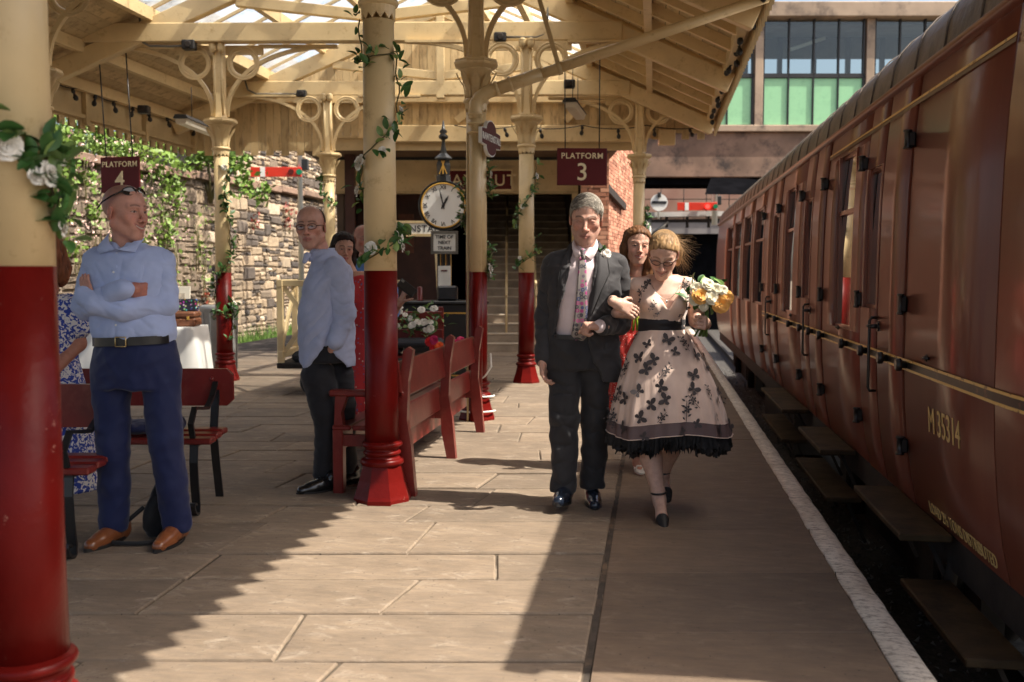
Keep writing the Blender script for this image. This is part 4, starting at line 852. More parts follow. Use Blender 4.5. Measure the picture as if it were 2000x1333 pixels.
pp = W(868, 541, CK - .03); nb = thing('paper_notice', pp, 'white paper notice pinned to the post below the clock', 'notice', rz=YAW)
pm = MB(); fp = Matrix.Translation(pp) @ GRID; pm.loft([[fp @ Vector((-.085 + .17 * u, .01 * math.sin(u * 3 + v * 2), -.145 + .29 * v)) for u in (0, .25, .5, .75, 1)] for v in (0, .2, .4, .6, .8, 1)], closed=False); pm.obj('sheet', 'white', nb); MB().box((-.045, -.012, .07), (.04, -.008, .09), fp).obj('printed_heading', 'maroon_sign', nb)
# running-in board
ps = W(800, 447, 14.6); framed_sign('station_name_board', ps, .95, .16, [('RAWTENSTALL', .095, -.045)], 0, 'cream name board reading the station name left of the clock', 'sign', bg='white', fg_='ink', border='cream_old', spacing=1.08)
for q in (-.38, .38): MB().tube([ps + RT * q + FH * .04 + Vector((0, 0, -.1)), Vector((ps.x, ps.y, 0)) + RT * q * 1.25 + FH * .04], .03, 8).obj('board_leg', 'cream_old', bpy.data.objects['station_name_board'])
# ================================================================== SIGNALS
def semaphore(name, px_post, py_top, py_arm, arm_l, d, label, zb, lit=False, hgt=.10):
    p = W(px_post, py_arm, d); t = thing(name, (p.x, p.y, zb), label, 'signal', 'semaphore signals'); fr = Matrix.Translation(p) @ GRID; zt = W(px_post, py_top, d).z - p.z; k = d / F
    MB().lathe([(.06 * d / 20, zb - p.z), (.05 * d / 20, zt), (.09 * d / 20, zt + .02), (.05 * d / 20, zt + .08), (.02, zt + .2)], 14, frame=fr).obj('post', 'white', t)
    w = arm_l * k; h_ = hgt
    MB().bbox((-w, -.10, -h_), (.06, -.07, h_), .006, fr).obj('arm', simple('signal_red', (.62, .035, .015), .4, .1, 3, 0) if not bpy.data.materials.get('signal_red') else bpy.data.materials['signal_red'], t)
    MB().box((-w * .80, -.105, -h_ * .99), (-w * .70, -.101, h_ * .99), fr).obj('white_band', 'white', t)
    for q, nm in ((-.16 * d / 20, 'dark'), (.0, 'green')):
        mm = simple('signal_green_glass', (.01, .20, .09), .2, .1, 3, 0) if nm == 'green' else simple('signal_dark_glass', (.10, .01, .01), .2, .1, 3, 0)
        if lit and nm == 'dark': n = N('lit_signal_red'); n.b.inputs['Emission Color'].default_value = (1, .03, .02, 1); n.b.inputs['Emission Strength'].default_value = 2.5; n.col((.3, .01, .01)); mm = n.m
        MB().lathe([(.001, 0), (h_ * .6, 0), (h_ * .6, .03)], 18, frame=fr @ Matrix.Translation((q * 1.0, -.11, 0)) @ Matrix.Rotation(R(90), 4, 'X')).obj('spectacle_glass', mm, t)
    MB().bbox((-.03, -.04, .06), (.22, .12, .36), .02, fr).obj('signal_lamp', 'black', t); return t
semaphore('semaphore_signal', 586, 292, 337, 95, 27.0, 'red semaphore arm with white band on a white post by the stone wall', -.9, hgt=.13)
gs = thing('signal_gantry', L(5.8, 34), 'white signal gantry bracket beneath the far red signal arm', 'gantry')
MB().beam(W(1262, 420, 34), W(1412, 418, 34), .3, .16).obj('gantry_deck', simple('grey_white_steel', (.55, .53, .50), .5, .2, 2, .1), gs); MB().beam(W(1262, 432, 34), W(1412, 430, 34), .1, .08).obj('gantry_beam', 'dark', gs)
for px in (1302, 1342, 1384): MB().tube([W(px, 420, 34), W(px, 445, 34)], .05, 8).obj('gantry_strut', 'dark', gs)
MB().tube([W(1272, 460, 34), W(1305, 434, 34)], .06, 8).obj('gantry_brace', 'steel', gs); pq = W(1268, 420, 34); MB().tube([pq, (pq.x, pq.y, -.9)], .1, 10).obj('gantry_post', 'steel', gs)
semaphore('semaphore_signal', 1396, 362, 404, 74, 33.6, 'far red semaphore arm with glowing red light under the concrete bridge', 3.0, True, .13)
dq = W(1287, 396, 33.7); dk = thing('disc_signal', dq, 'round white disc signal with black bar below the bridge', 'signal'); fd = Matrix.Translation(dq) @ GRID
MB().lathe([(.001, 0), (.27, 0), (.29, .015), (.29, .04)], 30, frame=fd @ Matrix.Rotation(R(90), 4, 'X')).obj('disc', 'white', dk); MB().box((-.25, -.06, -.045), (.25, -.045, .045), fd).obj('black_bar', 'ink', dk); MB().bbox((-.06, -.12, .16), (.06, -.04, .34), .02, fd).obj('lamp_case', 'black', dk); MB().tube([fd @ Vector((0, .05, .1)), fd @ Vector((0, .05, -.55))], .04, 8).obj('disc_post', 'white', dk)
# ================================================================== BENCHES
def settle():        # long red bench, its back towards the platform edge
    y0, y1, xf, xb = 5.78, 8.30, -1.93, -1.50; t = thing('long_bench', ((xf + xb) / 2, (y0 + y1) / 2, 0), 'long red painted wooden bench with slatted back behind the red column', 'bench')
    def leg(y, nm='back_leg'):
        m_ = MB(); pr = [(.02, 0), (.085, 0), (.06, .30), (.035, .46), (.045, .70), (.075, .885), (.045, .905), (.015, .88), (-.02, .6), (-.03, .44), (-.02, .2)]
        m_.prism([(xb + a, z) for a, z in pr], 1, y - .03, y + .03); m_.obj(nm, 'bench_red', t)
    for y in (y0 + .04, y0 + 1.27, y1 - .04): leg(y)
    MB().beam((xb - .012, y0, .705), (xb - .012, y1, .705), .03, .22, up=(-.12, 0, 1), r=.008).obj('top_rail', 'bench_red', t)
    MB().beam((xb - .045, y0, .44), (xb - .045, y1, .44), .03, .17, up=(-.05, 0, 1), r=.008).obj('lower_rail', 'bench_red', t)
    for k in range(3): MB().bbox((xf + k * .125, y0, .395), (xf + k * .125 + .118, y1, .425), .008).obj('seat_plank', 'bench_red', t)
    MB().box((xf + .02, y0 + .02, .27), (xf + .05, y1 - .02, .39)).obj('front_apron', 'bench_red', t); MB().box((xb - .10, y0 + .02, .22), (xb - .07, y1 - .02, .39)).obj('rear_apron', 'bench_red', t)
    for y in (y0 + .04, y0 + 1.27, y1 - .04):
        MB().bbox((xf, y - .035, 0), (xf + .065, y + .035, .40), .006).obj('front_leg', 'bench_red', t)
        MB().beam((xf + .03, y, .33), (xb, y, .33), .04, .07).obj('side_rail', 'bench_red', t)
    for y in (y0 + .04, y1 - .04):
        m_ = MB(); m_.prism([(xf + .01, .40), (xf + .07, .40), (xf + .055, .5), (xf + .09, .60), (xf + .02, .60)], 1, y - .03, y + .03); m_.obj('arm_post', 'bench_red', t)
        MB().bbox((xf - .02, y - .04, .60), (xb + .02, y + .04, .64), .01).obj('arm_rest', 'bench_red', t)
settle()
def scroll_bench(lat0, lat1, d_front, label, zb=.78, cut=False):
    t = thing('iron_bench', L((lat0 + lat1) / 2, d_front + .25), label, 'bench', 'red plank benches with iron scroll legs'); fr = GRID; r = 'bench_red'
    B = lambda lat, dp, z: L(lat, dp, z)
    for k in range(3): MB().bbox((lat0, d_front + .02 + k * .115, .40 + .008 * k), (lat1, d_front + .12 + k * .115, .435 + .008 * k), .008, fr).obj('seat_plank', r, t)
    bp = MB(); c = .035; z0, z1 = .56, zb; bp.prism([(lat0 + c, z0), (lat1 - c, z0), (lat1, z0 + c), (lat1, z1 - c), (lat1 - c, z1), (lat0 + c, z1), (lat0, z1 - c), (lat0, z0 + c)], 1, 0, .035, fr @ Matrix.Translation((0, d_front + .46, 0)) @ Matrix.Translation((0, 0, 0))); bo = bp.obj('back_plank', r, t)
    for lat in (lat1 - .12, lat1 - .02): 
        for z in (.62, .72): MB().lathe([(.014, 0), (.012, .01), (.004, .013)], 10, frame=fr @ Matrix.Translation((lat1 - .12, d_front + .46, z)) @ Matrix.Rotation(R(90), 4, 'X')).obj('bolt', r, bo)
        break
    for lat in (lat0 + .12, lat1 - .10):
        m_ = MB(); w = .045
        def strap(pts, w=.045, th=.014, nm='leg'):
            rings = []; P_ = [Vector((0, a, b)) for a, b in pts]
            for i, p in enumerate(P_):
                d = (P_[min(i + 1, len(P_) - 1)] - P_[max(0, i - 1)]).normalized(); n_ = Vector((0, -d.z, d.y)) * th / 2; rings.append([fr @ (Vector((lat + s_ * w / 2, 0, 0)) + p + n_ * q) for s_, q in ((-1, -1), (1, -1), (1, 1), (-1, 1))])
            MB().loft(rings, cap=True, smooth=False).obj(nm, 'iron', t)
        df = d_front
        sc = [(df + .03 - .05 * math.cos(a) * (1 - a / 9) * 1.0, .055 - .05 * math.sin(a) * (1 - a / 9)) for a in [k * .45 for k in range(12)]]
        strap([(df + .04, .40), (df + .025, .30), (df + .035, .18), (df + .055, .06), (df + .05, .015)] + [(df - .0 + .05 * math.cos(a) * (1 - a / 8) - .0, .055 - .05 * math.sin(a + .6) * (1 - a / 8)) for a in [k * .5 for k in range(1, 11)]], nm='front_leg')
        strap([(df + .40, .40), (df + .44, .22), (df + .50, .0)], nm='rear_leg'); strap([(df + .40, .40), (df + .45, .60), (df + .50, zb - .02)], nm='back_strut'); strap([(df + .03, .395), (df + .40, .395)], nm='seat_bar')
        strap([(df + .02, .44), (df - .01, .52), (df + .06, .60), (df + .16, .585), (df + .28, .57), (df + .38, .62), (df + .46, .70)], .03, .018, 'arm_rest')
    return t
scroll_bench(-3.5, -1.98, 4.58, 'nearer red plank bench with black scroll legs behind the nearest column')
scroll_bench(-3.05, -1.66, 5.42, 'red plank bench with black scroll legs behind the man with folded arms')
# ================================================================== TABLE AND THINGS ON IT
TD = 10.9; tb_t = thing('cloth_table', L(-4.15, TD + .35), 'trestle table under a long white cloth beside the grey bin', 'table')
cl = MB(); la0, la1, d0, d1, zt = -5.1, -3.52, TD, TD + .62, .755
def cloth_ring(z, out, amp, ph):
    pts = []; per = [(la0, d0), (la1, d0), (la1, d1), (la0, d1)]
    for (a, b), (c, d) in zip(per, per[1:] + per[:1]):
        n_ = 22
        for k in range(n_):
            u = k / n_; x = a + (c - a) * u; y = b + (d - b) * u; nx, ny = (d - b), -(c - a); l_ = math.hypot(nx, ny); nx, ny = nx / l_, ny / l_
            e = out + amp * math.sin((a + b + u * l_) * 17 + ph) * (1 + .4 * math.sin(u * 9)); cx_ = (x - (la0 + la1) / 2) * out * .9; pts.append(L(x + nx * e + cx_ * .25, y + ny * e, z))
    return pts
cl.loft([cloth_ring(zt + .002, -.02, 0, 0), cloth_ring(zt, .0, .0, 0), cloth_ring(zt - .03, .012, .002, 0), cloth_ring(.5, .04, .012, .2), cloth_ring(.25, .06, .02, .4), cloth_ring(.04, .08, .028, .5)]); cl.add(cloth_ring(zt + .002, -.02, 0, 0), [tuple(range(88))])
cl.obj('tablecloth', simple('white_cloth', (.78, .76, .72), .8, .04, 4, .2, 25), tb_t)
for a in (la0 + .15, la1 - .15):
    for b in (d0 + .1, d1 - .1): MB().tube([L(a, b, 0), L(a, b, zt - .02)], .02, 8).obj('leg', 'iron', tb_t)
m_leather = simple('tan_leather', (.22, .085, .04), .45, .25, 7, .3, 50)
sc = thing('suitcase', L(-3.72, TD + .3, zt), 'brown leather suitcase lying on the white table', 'suitcase'); fs = Matrix.Translation(L(-3.72, TD + .26, zt + .004)) @ GRID @ Matrix.Rotation(R(4), 4, 'Z')
MB().bbox((-.20, -.15, 0), (.20, .15, .095), .018, fs).obj('case_base', m_leather, sc); MB().bbox((-.20, -.15, .099), (.20, .15, .165), .018, fs).obj('case_lid', m_leather, sc)
MB().tube([fs @ Vector((x, -.158 - .012 * math.sin(math.pi * (x + .05) / .1), .085 - .022 * math.sin(math.pi * (x + .05) / .1))) for x in [-.05 + .0125 * k for k in range(9)]], .008, 8).obj('handle', m_leather, sc)
for x in (-.12, .12): MB().bbox((x - .015, -.156, .075), (x + .015, -.149, .115), .003, fs).obj('clasp', 'gold', sc)
bx = thing('patterned_box', L(-3.66, TD + .32, zt + .17), 'small box with bright spotted pattern on the suitcase', 'box'); n = N('spotted_paper'); vo = n.new('ShaderNodeTexVoronoi'); vo.inputs['Scale'].default_value = 34; n.link(n.coord(), vo.inputs['Vector'])
n.col(n.mix(n.ramp(vo.outputs['Distance'], [(.32, (1, 1, 1)), (.42, (0, 0, 0))]), (.03, .03, .05), vo.outputs['Color'])); fb_ = Matrix.Translation(L(-3.66, TD + .30, zt + .172)) @ GRID @ Matrix.Rotation(R(-8), 4, 'Z') @ Matrix.Rotation(R(-8), 4, 'X')
MB().bbox((-.115, -.02, 0), (.115, .06, .13), .004, fb_).obj('box_body', n.m, bx); MB().bbox((-.118, -.023, .10), (.118, .063, .135), .004, fb_).obj('box_lid', n.m, bx)
pr = thing('framed_print', L(-3.80, TD + .5, zt), 'pale framed print leaning behind the suitcase', 'picture'); fp = Matrix.Translation(L(-3.83, TD + .5, zt + .01)) @ GRID @ Matrix.Rotation(R(-10), 4, 'X')
MB().bbox((-.13, -.01, 0), (.13, .01, .44), .004, fp).obj('frame', simple('cream_card', (.72, .66, .55), .6, .05, 5, 0), pr); MB().box((-.09, -.014, .16), (.07, -.011, .36), fp).obj('printed_sketch', simple('sketch_print', (.50, .42, .33), .7, .5, 24, 0), pr)
bk = thing('wicker_basket', L(-4.72, TD + .25, zt), 'tall wicker basket on the table beside the arm of the man in blue', 'basket'); mw = simple('wicker', (.36, .19, .07), .7, .4, 40, .6, 70)
for k in range(9): MB().ring((0, 0, 0), .10 + .004 * k, .016, Matrix.Translation(L(-4.72, TD + .25, zt + .02 + .026 * k)) @ Matrix.Rotation(R(90), 4, 'X'), 20, 6).obj('wicker_band', mw, bk)
MB().lathe([(.0, 0), (.09, .0), (.105, .2), (.12, .235)], 18, L(-4.72, TD + .25, zt + .004)).obj('basket_body', mw, bk)
gb_ = thing('litter_bin', L(-3.82, 12.9), 'grey metal litter bin beside the garlanded column', 'bin'); mg = simple('galvanised_grey', (.30, .30, .29), .55, .2, 4, .2, metal=.2)
MB().lathe([(.21, 0), (.215, .02), (.235, .86), (.245, .88), (.245, .92), (.20, .94)], 28, L(-3.83, 13.0)).obj('bin_body', mg, gb_)
for k in range(14): a = 2 * math.pi * k / 14; MB().beam(L(-3.83 + .222 * math.cos(a), 13.0 + .222 * math.sin(a), .05), L(-3.83 + .240 * math.cos(a), 13.0 + .240 * math.sin(a), .85), .02, .008).obj('bin_rib', mg, gb_)
# ================================================================== LUGGAGE BARROW, STALL, SMALL BENCH, FLOWERS
bw_ = thing('luggage_barrow', L(-2.1, 11.3), 'cream framed luggage barrow with dark deck behind the man with spectacles', 'barrow')
for la in (-2.55, -2.50 + .0,):
    pass
for a, b in ((-2.56, 11.0), (-2.56, 11.75)): MB().beam(L(a, b, .30), L(a, b, 1.27), .07, .07, up=FH, r=.006).obj('end_post', 'cream', bw_)
for z in (.45, 1.24): MB().beam(L(-2.56, 10.96, z), L(-2.56, 11.79, z), .06, .08, r=.006).obj('end_rail', 'cream', bw_)
MB().beam(L(-2.56, 11.0, .5), L(-2.56, 11.75, 1.2), .03, .06).obj('end_brace', 'cream', bw_)
MB().beam(L(-2.56, 11.0, 1.24), L(-1.2, 11.0, 1.24), .05, .07, r=.006).obj('side_rail', 'cream', bw_); MB().beam(L(-2.52, 11.0, .48), L(-2.0, 11.0, 1.2), .03, .05).obj('side_brace', 'cream', bw_); MB().beam(L(-2.52, 11.0, 1.2), L(-2.0, 11.0, .48), .03, .05).obj('side_brace', 'cream', bw_)
MB().bbox((-2.6, 10.95, .30), (-1.1, 11.8, .36), .01, GRID).obj('deck', 'dark', bw_)
cu = MB(); cu.bbox((-2.45, 11.0, .362), (-1.3, 11.7, .48), .04, GRID); cu.obj('deck_cushion', simple('dark_tweed', (.03, .03, .034), .9, .6, 60, .3), bw_)
for la in (-2.2, -1.4):
    for dp_ in (10.98, 11.77): MB().lathe([(.02, -.025), (.13, -.025), (.15, -.02), (.15, .02), (.13, .025), (.11, .01), (.03, .01), (.02, .03)], 22, frame=Matrix.Translation(L(la, dp_, .15)) @ GRID @ Matrix.Rotation(R(90), 4, 'X')).obj('wheel', 'iron', bw_)
stl = thing('display_stall', L(-.75, 12.0), 'black painted stall with yellow lining below the clock', 'stall'); fs_ = Matrix.Translation(L(-.78, 11.9)) @ GRID
MB().bbox((-.52, 0, .05), (.44, .5, .98), .01, fs_).obj('stall_body', 'black', stl); MB().bbox((-.58, -.05, .98), (.50, .55, 1.02), .01, fs_).obj('stall_top', 'iron', stl)
for (a, b, c, d) in ((-.46, -.45, .12, .88), (.37, .38, .12, .88), (-.46, .38, .87, .88), (-.46, .38, .12, .13)): MB().box((a - .006, -.004, c - .004), (b + .006, -.0005, d + .004), fs_).obj('yellow_lining', 'gold', stl)
for x, h_ in ((-.33, .16), (.30, .14)): MB().lathe([(.035, 1.022), (.035, 1.03), (.03, 1.04), (.03, 1.02 + h_), (.02, 1.03 + h_)], 14, frame=fs_ @ Matrix.Translation((x, .1, 0))).obj('red_tin', 'bench_red', stl)
MB().bbox((-.12, .02, 1.022), (.12, .3, 1.20), .02, fs_).obj('black_case', 'iron', stl)
rs = thing('flower_bench', L(-1.35, 11.0), 'small red bench loaded with white artificial flowers behind the long bench', 'bench'); fr_ = Matrix.Translation(L(-1.22, 10.6)) @ GRID
for z in (.60, .80): MB().bbox((-.55, .42, z), (.45, .45, z + .13), .006, fr_).obj('back_plank', 'bench_red', rs)
for k in range(3): MB().bbox((-.55, .02 + k * .13, .44), (.45, .14 + k * .13, .47), .006, fr_).obj('seat_plank', 'bench_red', rs)
for x in (-.5, .40):
    for y in (.04, .43): MB().bbox((x, y, 0), (x + .06, y + .06, .44 if y < .1 else .98), .005, fr_).obj('leg', 'bench_red', rs)
for nm, x0_, z_, lb in (('seat_cushion', -.5, .475, 'dark striped cushion on the small flower bench'), ('seat_cushion', -.05, .56, 'dark striped cushion stacked at the end of the small flower bench')):
    n_ = N('striped_cushion'); wv = n_.new('ShaderNodeTexWave'); wv.inputs['Scale'].default_value = 26; n_.link(n_.coord('Object'), wv.inputs['Vector']); n_.col(n_.ramp(wv.outputs['Fac'], [(.4, (.012, .012, .016)), (.6, (.035, .035, .045))])); n_.set(Roughness=.9)
    m_ = MB().bbox((x0_, -.05, z_), (x0_ + .52, .40, z_ + .08), .03, fr_).obj(nm, n_.m); tag(m_, lb, 'cushion', 'dark cushions on the flower bench')
# flower meshes
def petal_mesh(rad, n=6, cup=.5):
    m_ = MB()
    for lay, (rr_, up_, nn) in enumerate(((1.0, .15, n), (.75, .45, n), (.5, .75, n - 1), (.28, .95, 3))):
        for k in range(nn):
            a = 2 * math.pi * (k + .5 * lay) / nn + rng.uniform(-.12, .12); R1 = rad * rr_; d = Vector((math.cos(a), math.sin(a), 0)); s_ = Vector((-d.y, d.x, 0)); w = R1 * .62; z0 = rad * .12 * lay
            rows = []
            for u in (0, .4, .8, 1.0):
                c_ = d * R1 * (.12 + .88 * u * (1 - .35 * up_)) + Vector((0, 0, z0 + R1 * up_ * u * .8 - (.10 * R1 if u == 1 else 0))); ww = w * (.3, .9, 1.0, .55)[(0, .4, .8, 1.0).index(u)]
                rows.append([c_ + s_ * ww * q * .8 + Vector((0, 0, abs(q) * ww * .22)) for q in (-1, 0, 1)])
            m_.loft(rows, closed=False)
    return m_.mesh('flower')
FLOWER = petal_mesh(.05); FLOWER.materials.append(M['petal'])
def leaf_mesh(l_=.07, w=.04):
    m_ = MB(); rows = []
    for u in (0, .2, .45, .7, .9, 1.0): ww = w * math.sin(math.pi * min(1, u * .92 + .04)) ** .8 * .5; rows.append([Vector((q * ww, u * l_, abs(q) * ww * .35 - .25 * l_ * u * u)) for q in (-1, -.5, 0, .5, 1)])
    m_.loft(rows, closed=False); return m_.mesh('leaf')
LEAF = leaf_mesh(); LEAF.materials.append(M['leaf']); LEAFP = leaf_mesh(.06, .036); LEAFP.materials.append(M['leaf_pale'])
def garland(key, path, fl, dens, label, lscale=1.0, fscale=1.0, rad=.104, wild=.05):
    """path: (angle in degrees, height); angle 0 faces the camera, 90 right"""
    lat, dep = COLS[key]; base = L(lat, dep); t = thing('flower_garland', base + Vector((0, 0, path[-1][1])), label, 'garland', 'white rose garlands round the columns'); o0 = Vector(t.location)
    def pos(a, z, r): a = R(a); return base + RT * (r * math.sin(a)) - FH * (r * math.cos(a)) + Vector((0, 0, z))
    pts = []; 
    for (a, z), (b, z2) in zip(path, path[1:]):
        n_ = max(3, int(abs(b - a) / 18 + abs(z2 - z) / .05))
        for k in range(n_): u = k / n_; pts.append((a + (b - a) * u, z + (z2 - z) * u))
    pts.append(path[-1]); MB().tube([pos(a, z, rad + .006 + .01 * math.sin(i * 1.3)) for i, (a, z) in enumerate(pts)], .0045 * lscale, 6).obj('vine', 'stem', t)
    for i, (a, z) in enumerate(pts):
        if rng.random() > dens: continue
        for k in range(rng.choice([2, 3, 4])):
            p = pos(a + rng.uniform(-14, 14), z + rng.uniform(-.05, .05), rad + rng.uniform(.012, .05)); o = place('leaf', LEAF if rng.random() < .72 else LEAFP, t, p - o0, (rng.uniform(-.6, .9) + R(70) * rng.choice([0, 1]), rng.uniform(-.7, .7), YAW - R(a) * 0 + rng.uniform(-3.1, 3.1)), lscale * rng.uniform(.7, 1.2))
    for (a, z, s_) in fl:
        p = pos(a, z, rad + .022); out = (p - base - Vector((0, 0, z))).normalized() + Vector((rng.uniform(-.3, .3), rng.uniform(-.3, .3), rng.uniform(0, .35))); q = out.to_track_quat('Z', 'Y').to_euler(); place('flower', FLOWER, t, p - o0, q, s_ * fscale)
        for k in range(4): place('leaf', LEAF, t, p - o0 + Vector((rng.uniform(-.03, .03), rng.uniform(-.02, .02), rng.uniform(-.04, .03))), (rng.uniform(-.5, 1.2), rng.uniform(-.5, .5), rng.uniform(-3, 3)), lscale * rng.uniform(.7, 1.1))
    return t
def zpx(py, d): return CAMZ + (HZ - py) / F * d
d_ = COLS['b'][1]; zb_ = lambda py: zpx(py, 5.77)
garland('b', [(-95, zb_(40)), (-100, zb_(120)), (-60, zb_(125)), (60, zb_(110)), (100, zb_(180)), (75, zb_(235)), (20, zb_(272)), (-60, zb_(315)), (-110, zb_(380)), (-170, zb_(420)), (-240, zb_(450)), (-275, zb_(470)), (-320, zb_(480)), (-400, zb_(510))],
        [(-55, zb_(320), 1.05), (-85, zb_(372), .8), (15, zb_(298), .5), (88, zb_(215), .5), (-18, zb_(486), .85), (70, zb_(465), .7), (85, zb_(482), .7)], .6, 'white rose garland on the column by the long red bench', .95)
za = lambda py: zpx(py, 2.44)
garland('a', [(-40, za(200)), (-15, za(232)), (10, za(262)), (30, za(300)), (62, za(320)), (80, za(300)), (86, za(350)), (80, za(400)), (85, za(450))], [(-20, za(190), 1.1), (22, za(290), 1.1), (66, za(340), 1.0), (52, za(345), .7), (84, za(440), .8), (88, za(305), .6)], .75, 'big blurred white rose garland on the nearest column', .95, .72)
zc_ = lambda py: zpx(py, 9.05)
garland('c', [(150, zc_(300)), (95, zc_(330)), (85, zc_(370)), (100, zc_(385))], [(80, zc_(340), .8), (95, zc_(362), .6)], .9, 'leafy garland hanging beside the maroon station totem', 1.0)
garland('c', [(-140, zc_(350)), (-100, zc_(375)), (-95, zc_(410)), (-110, zc_(450))], [(-100, zc_(425), 1.0), (-110, zc_(400), .7)], .9, 'white rose garland beside the clock dial', 1.0)
garland('c', [(150, zc_(470)), (100, zc_(500)), (85, zc_(525)), (110, zc_(550))], [(75, zc_(525), 1.0), (95, zc_(520), 1.1), (100, zc_(540), .8)], .9, 'white rose garland where the drainpipe column turns red', 1.0)
zd = lambda py: zpx(py, 12.2)
garland('d', [(85, zd(320)), (95, zd(345)), (60, zd(370)), (0, zd(395)), (-50, zd(415)), (-80, zd(440)), (-150, zd(450)), (-230, zd(465)), (-270, zd(480)), (-320, zd(500)), (-400, zd(515)), (-430, zd(520))], [(80, zd(345), .8), (-20, zd(405), .8), (-400 + 360, zd(505), .6)], .6, 'leafy garland winding round the column behind the grey suited man', 1.1)
ze = lambda py: zpx(py, 16.1)
garland('e', [(90, ze(410)), (70, ze(430)), (100, ze(445))], [(70, ze(438), 1.2), (90, ze(425), .8)], 1.0, 'white roses on the slim corner column above the women', 1.3)
zg = lambda py: zpx(py, 12.45)
garland('g', [(80, zg(320)), (20, zg(400)), (60, zg(430)), (95, zg(480)), (40, zg(520)), (-30, zg(545)), (-85, zg(570)), (-60, zg(600)), (20, zg(620)), (85, zg(590)), (90, zg(640)), (30, zg(665))], [(-70, zg(575), 1.2), (88, zg(595), 1.0), (30, zg(330), .8), (-95, zg(620), .8)], .55, 'leafy garland on the column beside the white table', 1.15)
zh = lambda py: zpx(py, 15.9)
garland('h', [(-80, zh(345)), (-50, zh(380)), (40, zh(400))], [(-60, zh(352), 1.0)], .8, 'short garland on the distant column above the spectacled man', 1.25)
# potted geraniums and flowers on the bench
def flower_clump(name, c, rad, nl, fls, label, pot=None, flm=None):
    t = thing(name, c, label, 'flowers'); o0 = Vector(c); mb = MB()
    for i in range(nl): place('leaf', LEAF if rng.random() < .6 else LEAFP, t, Vector((rng.gauss(0, rad[0]), rng.gauss(0, rad[1]), rng.gauss(0, rad[2]))), (rng.uniform(-1, 1), rng.uniform(-1, 1), rng.uniform(-3, 3)), rng.uniform(.8, 1.5))
    for (x, y, z, s_, mm) in fls:
        me = FLOWER
        if mm is not None: me = flm[mm]
        place('flower', me, t, (x, y, z), (R(60) + rng.uniform(-.5, .5), rng.uniform(-.6, .6), YAW + rng.uniform(-.5, .5)), s_)
    if pot: MB().lathe([(.08, 0), (.085, .01), (.115, .2), (.125, .205), (.12, .23), (.09, .22)], 20, (c[0], c[1], 0.0)).obj('pot', simple('grey_pot', (.22, .22, .22), .6, .2, 4, .1), t)
    return t
fm = {}
for k, c in (('pink', (.62, .02, .13)), ('red', (.70, .015, .02)), ('orange', (.85, .12, .015))): m_ = FLOWER.copy(); m_.materials.clear(); m_.materials.append(simple(k + '_petal', c, .5, .1, 20, 0)); fm[k] = m_
cg = L(-.62, 10.05, .42); cg.z = .38
flower_clump('potted_geranium', cg, (.13, .1, .10), 46, [(-.15, -.1, .30, 1.0, 'pink'), (-.20, -.08, .28, 1.0, 'red'), (-.10, -.1, .24, 1.0, 'orange'), (-.16, -.1, .22, .8, 'red'), (.06, -.1, .28, .9, 'pink'), (.12, -.08, .30, .9, 'pink'), (.02, -.1, .26, .8, 'pink'), (.18, -.06, .26, .8, 'pink'), (.24, -.05, .32, .7, 'pink')], 'potted geranium with pink and orange blooms behind the red bench rail', pot=True, flm=fm)
cw_ = L(-1.2, 10.85, .82)
flower_clump('white_flower_arrangement', cw_, (.26, .07, .10), 130, [(rng.uniform(-.40, .40), -.12 + rng.uniform(-.04, .04), rng.uniform(-.10, .16), rng.uniform(.6, 1.1), None) for _ in range(22)], 'white artificial flowers heaped on the small red bench', flm=fm)
# white hose at the drainpipe column foot
hz_ = MB(); p0 = L(COLS['c'][0] + .11, COLS['c'][1] - .12)
hz_.tube([p0 + Vector((.02, 0, .62)), p0 + Vector((.03, -.02, .5)), p0 + Vector((-.02, -.06, .42)), p0 + Vector((-.10, -.05, .36))], .008, 6); o = hz_.obj('white_cable', 'white'); tag(o, 'loose white cable hanging on the foot of the drainpipe column', 'cable')
hz_ = MB(); hz_.tube([L(COLS['c'][0] + .16 * math.cos(a), COLS['c'][1] + .16 * math.sin(a), .22 - .03 * a / 6) for a in [-3.1 + k * .3 for k in range(12)]], .009, 6); o = hz_.obj('white_cable', 'white'); tag(o, 'white cable looped round the red base of the drainpipe column', 'cable')
hz_ = MB(); hz_.tube([L(COLS['c'][0] + .185 * math.cos(a), COLS['c'][1] + .185 * math.sin(a), .09) for a in [-3.1 + k * .3 for k in range(10)]], .009, 6); o = hz_.obj('white_cable', 'white'); tag(o, 'lowest white cable loop near the ground at the drainpipe column', 'cable')
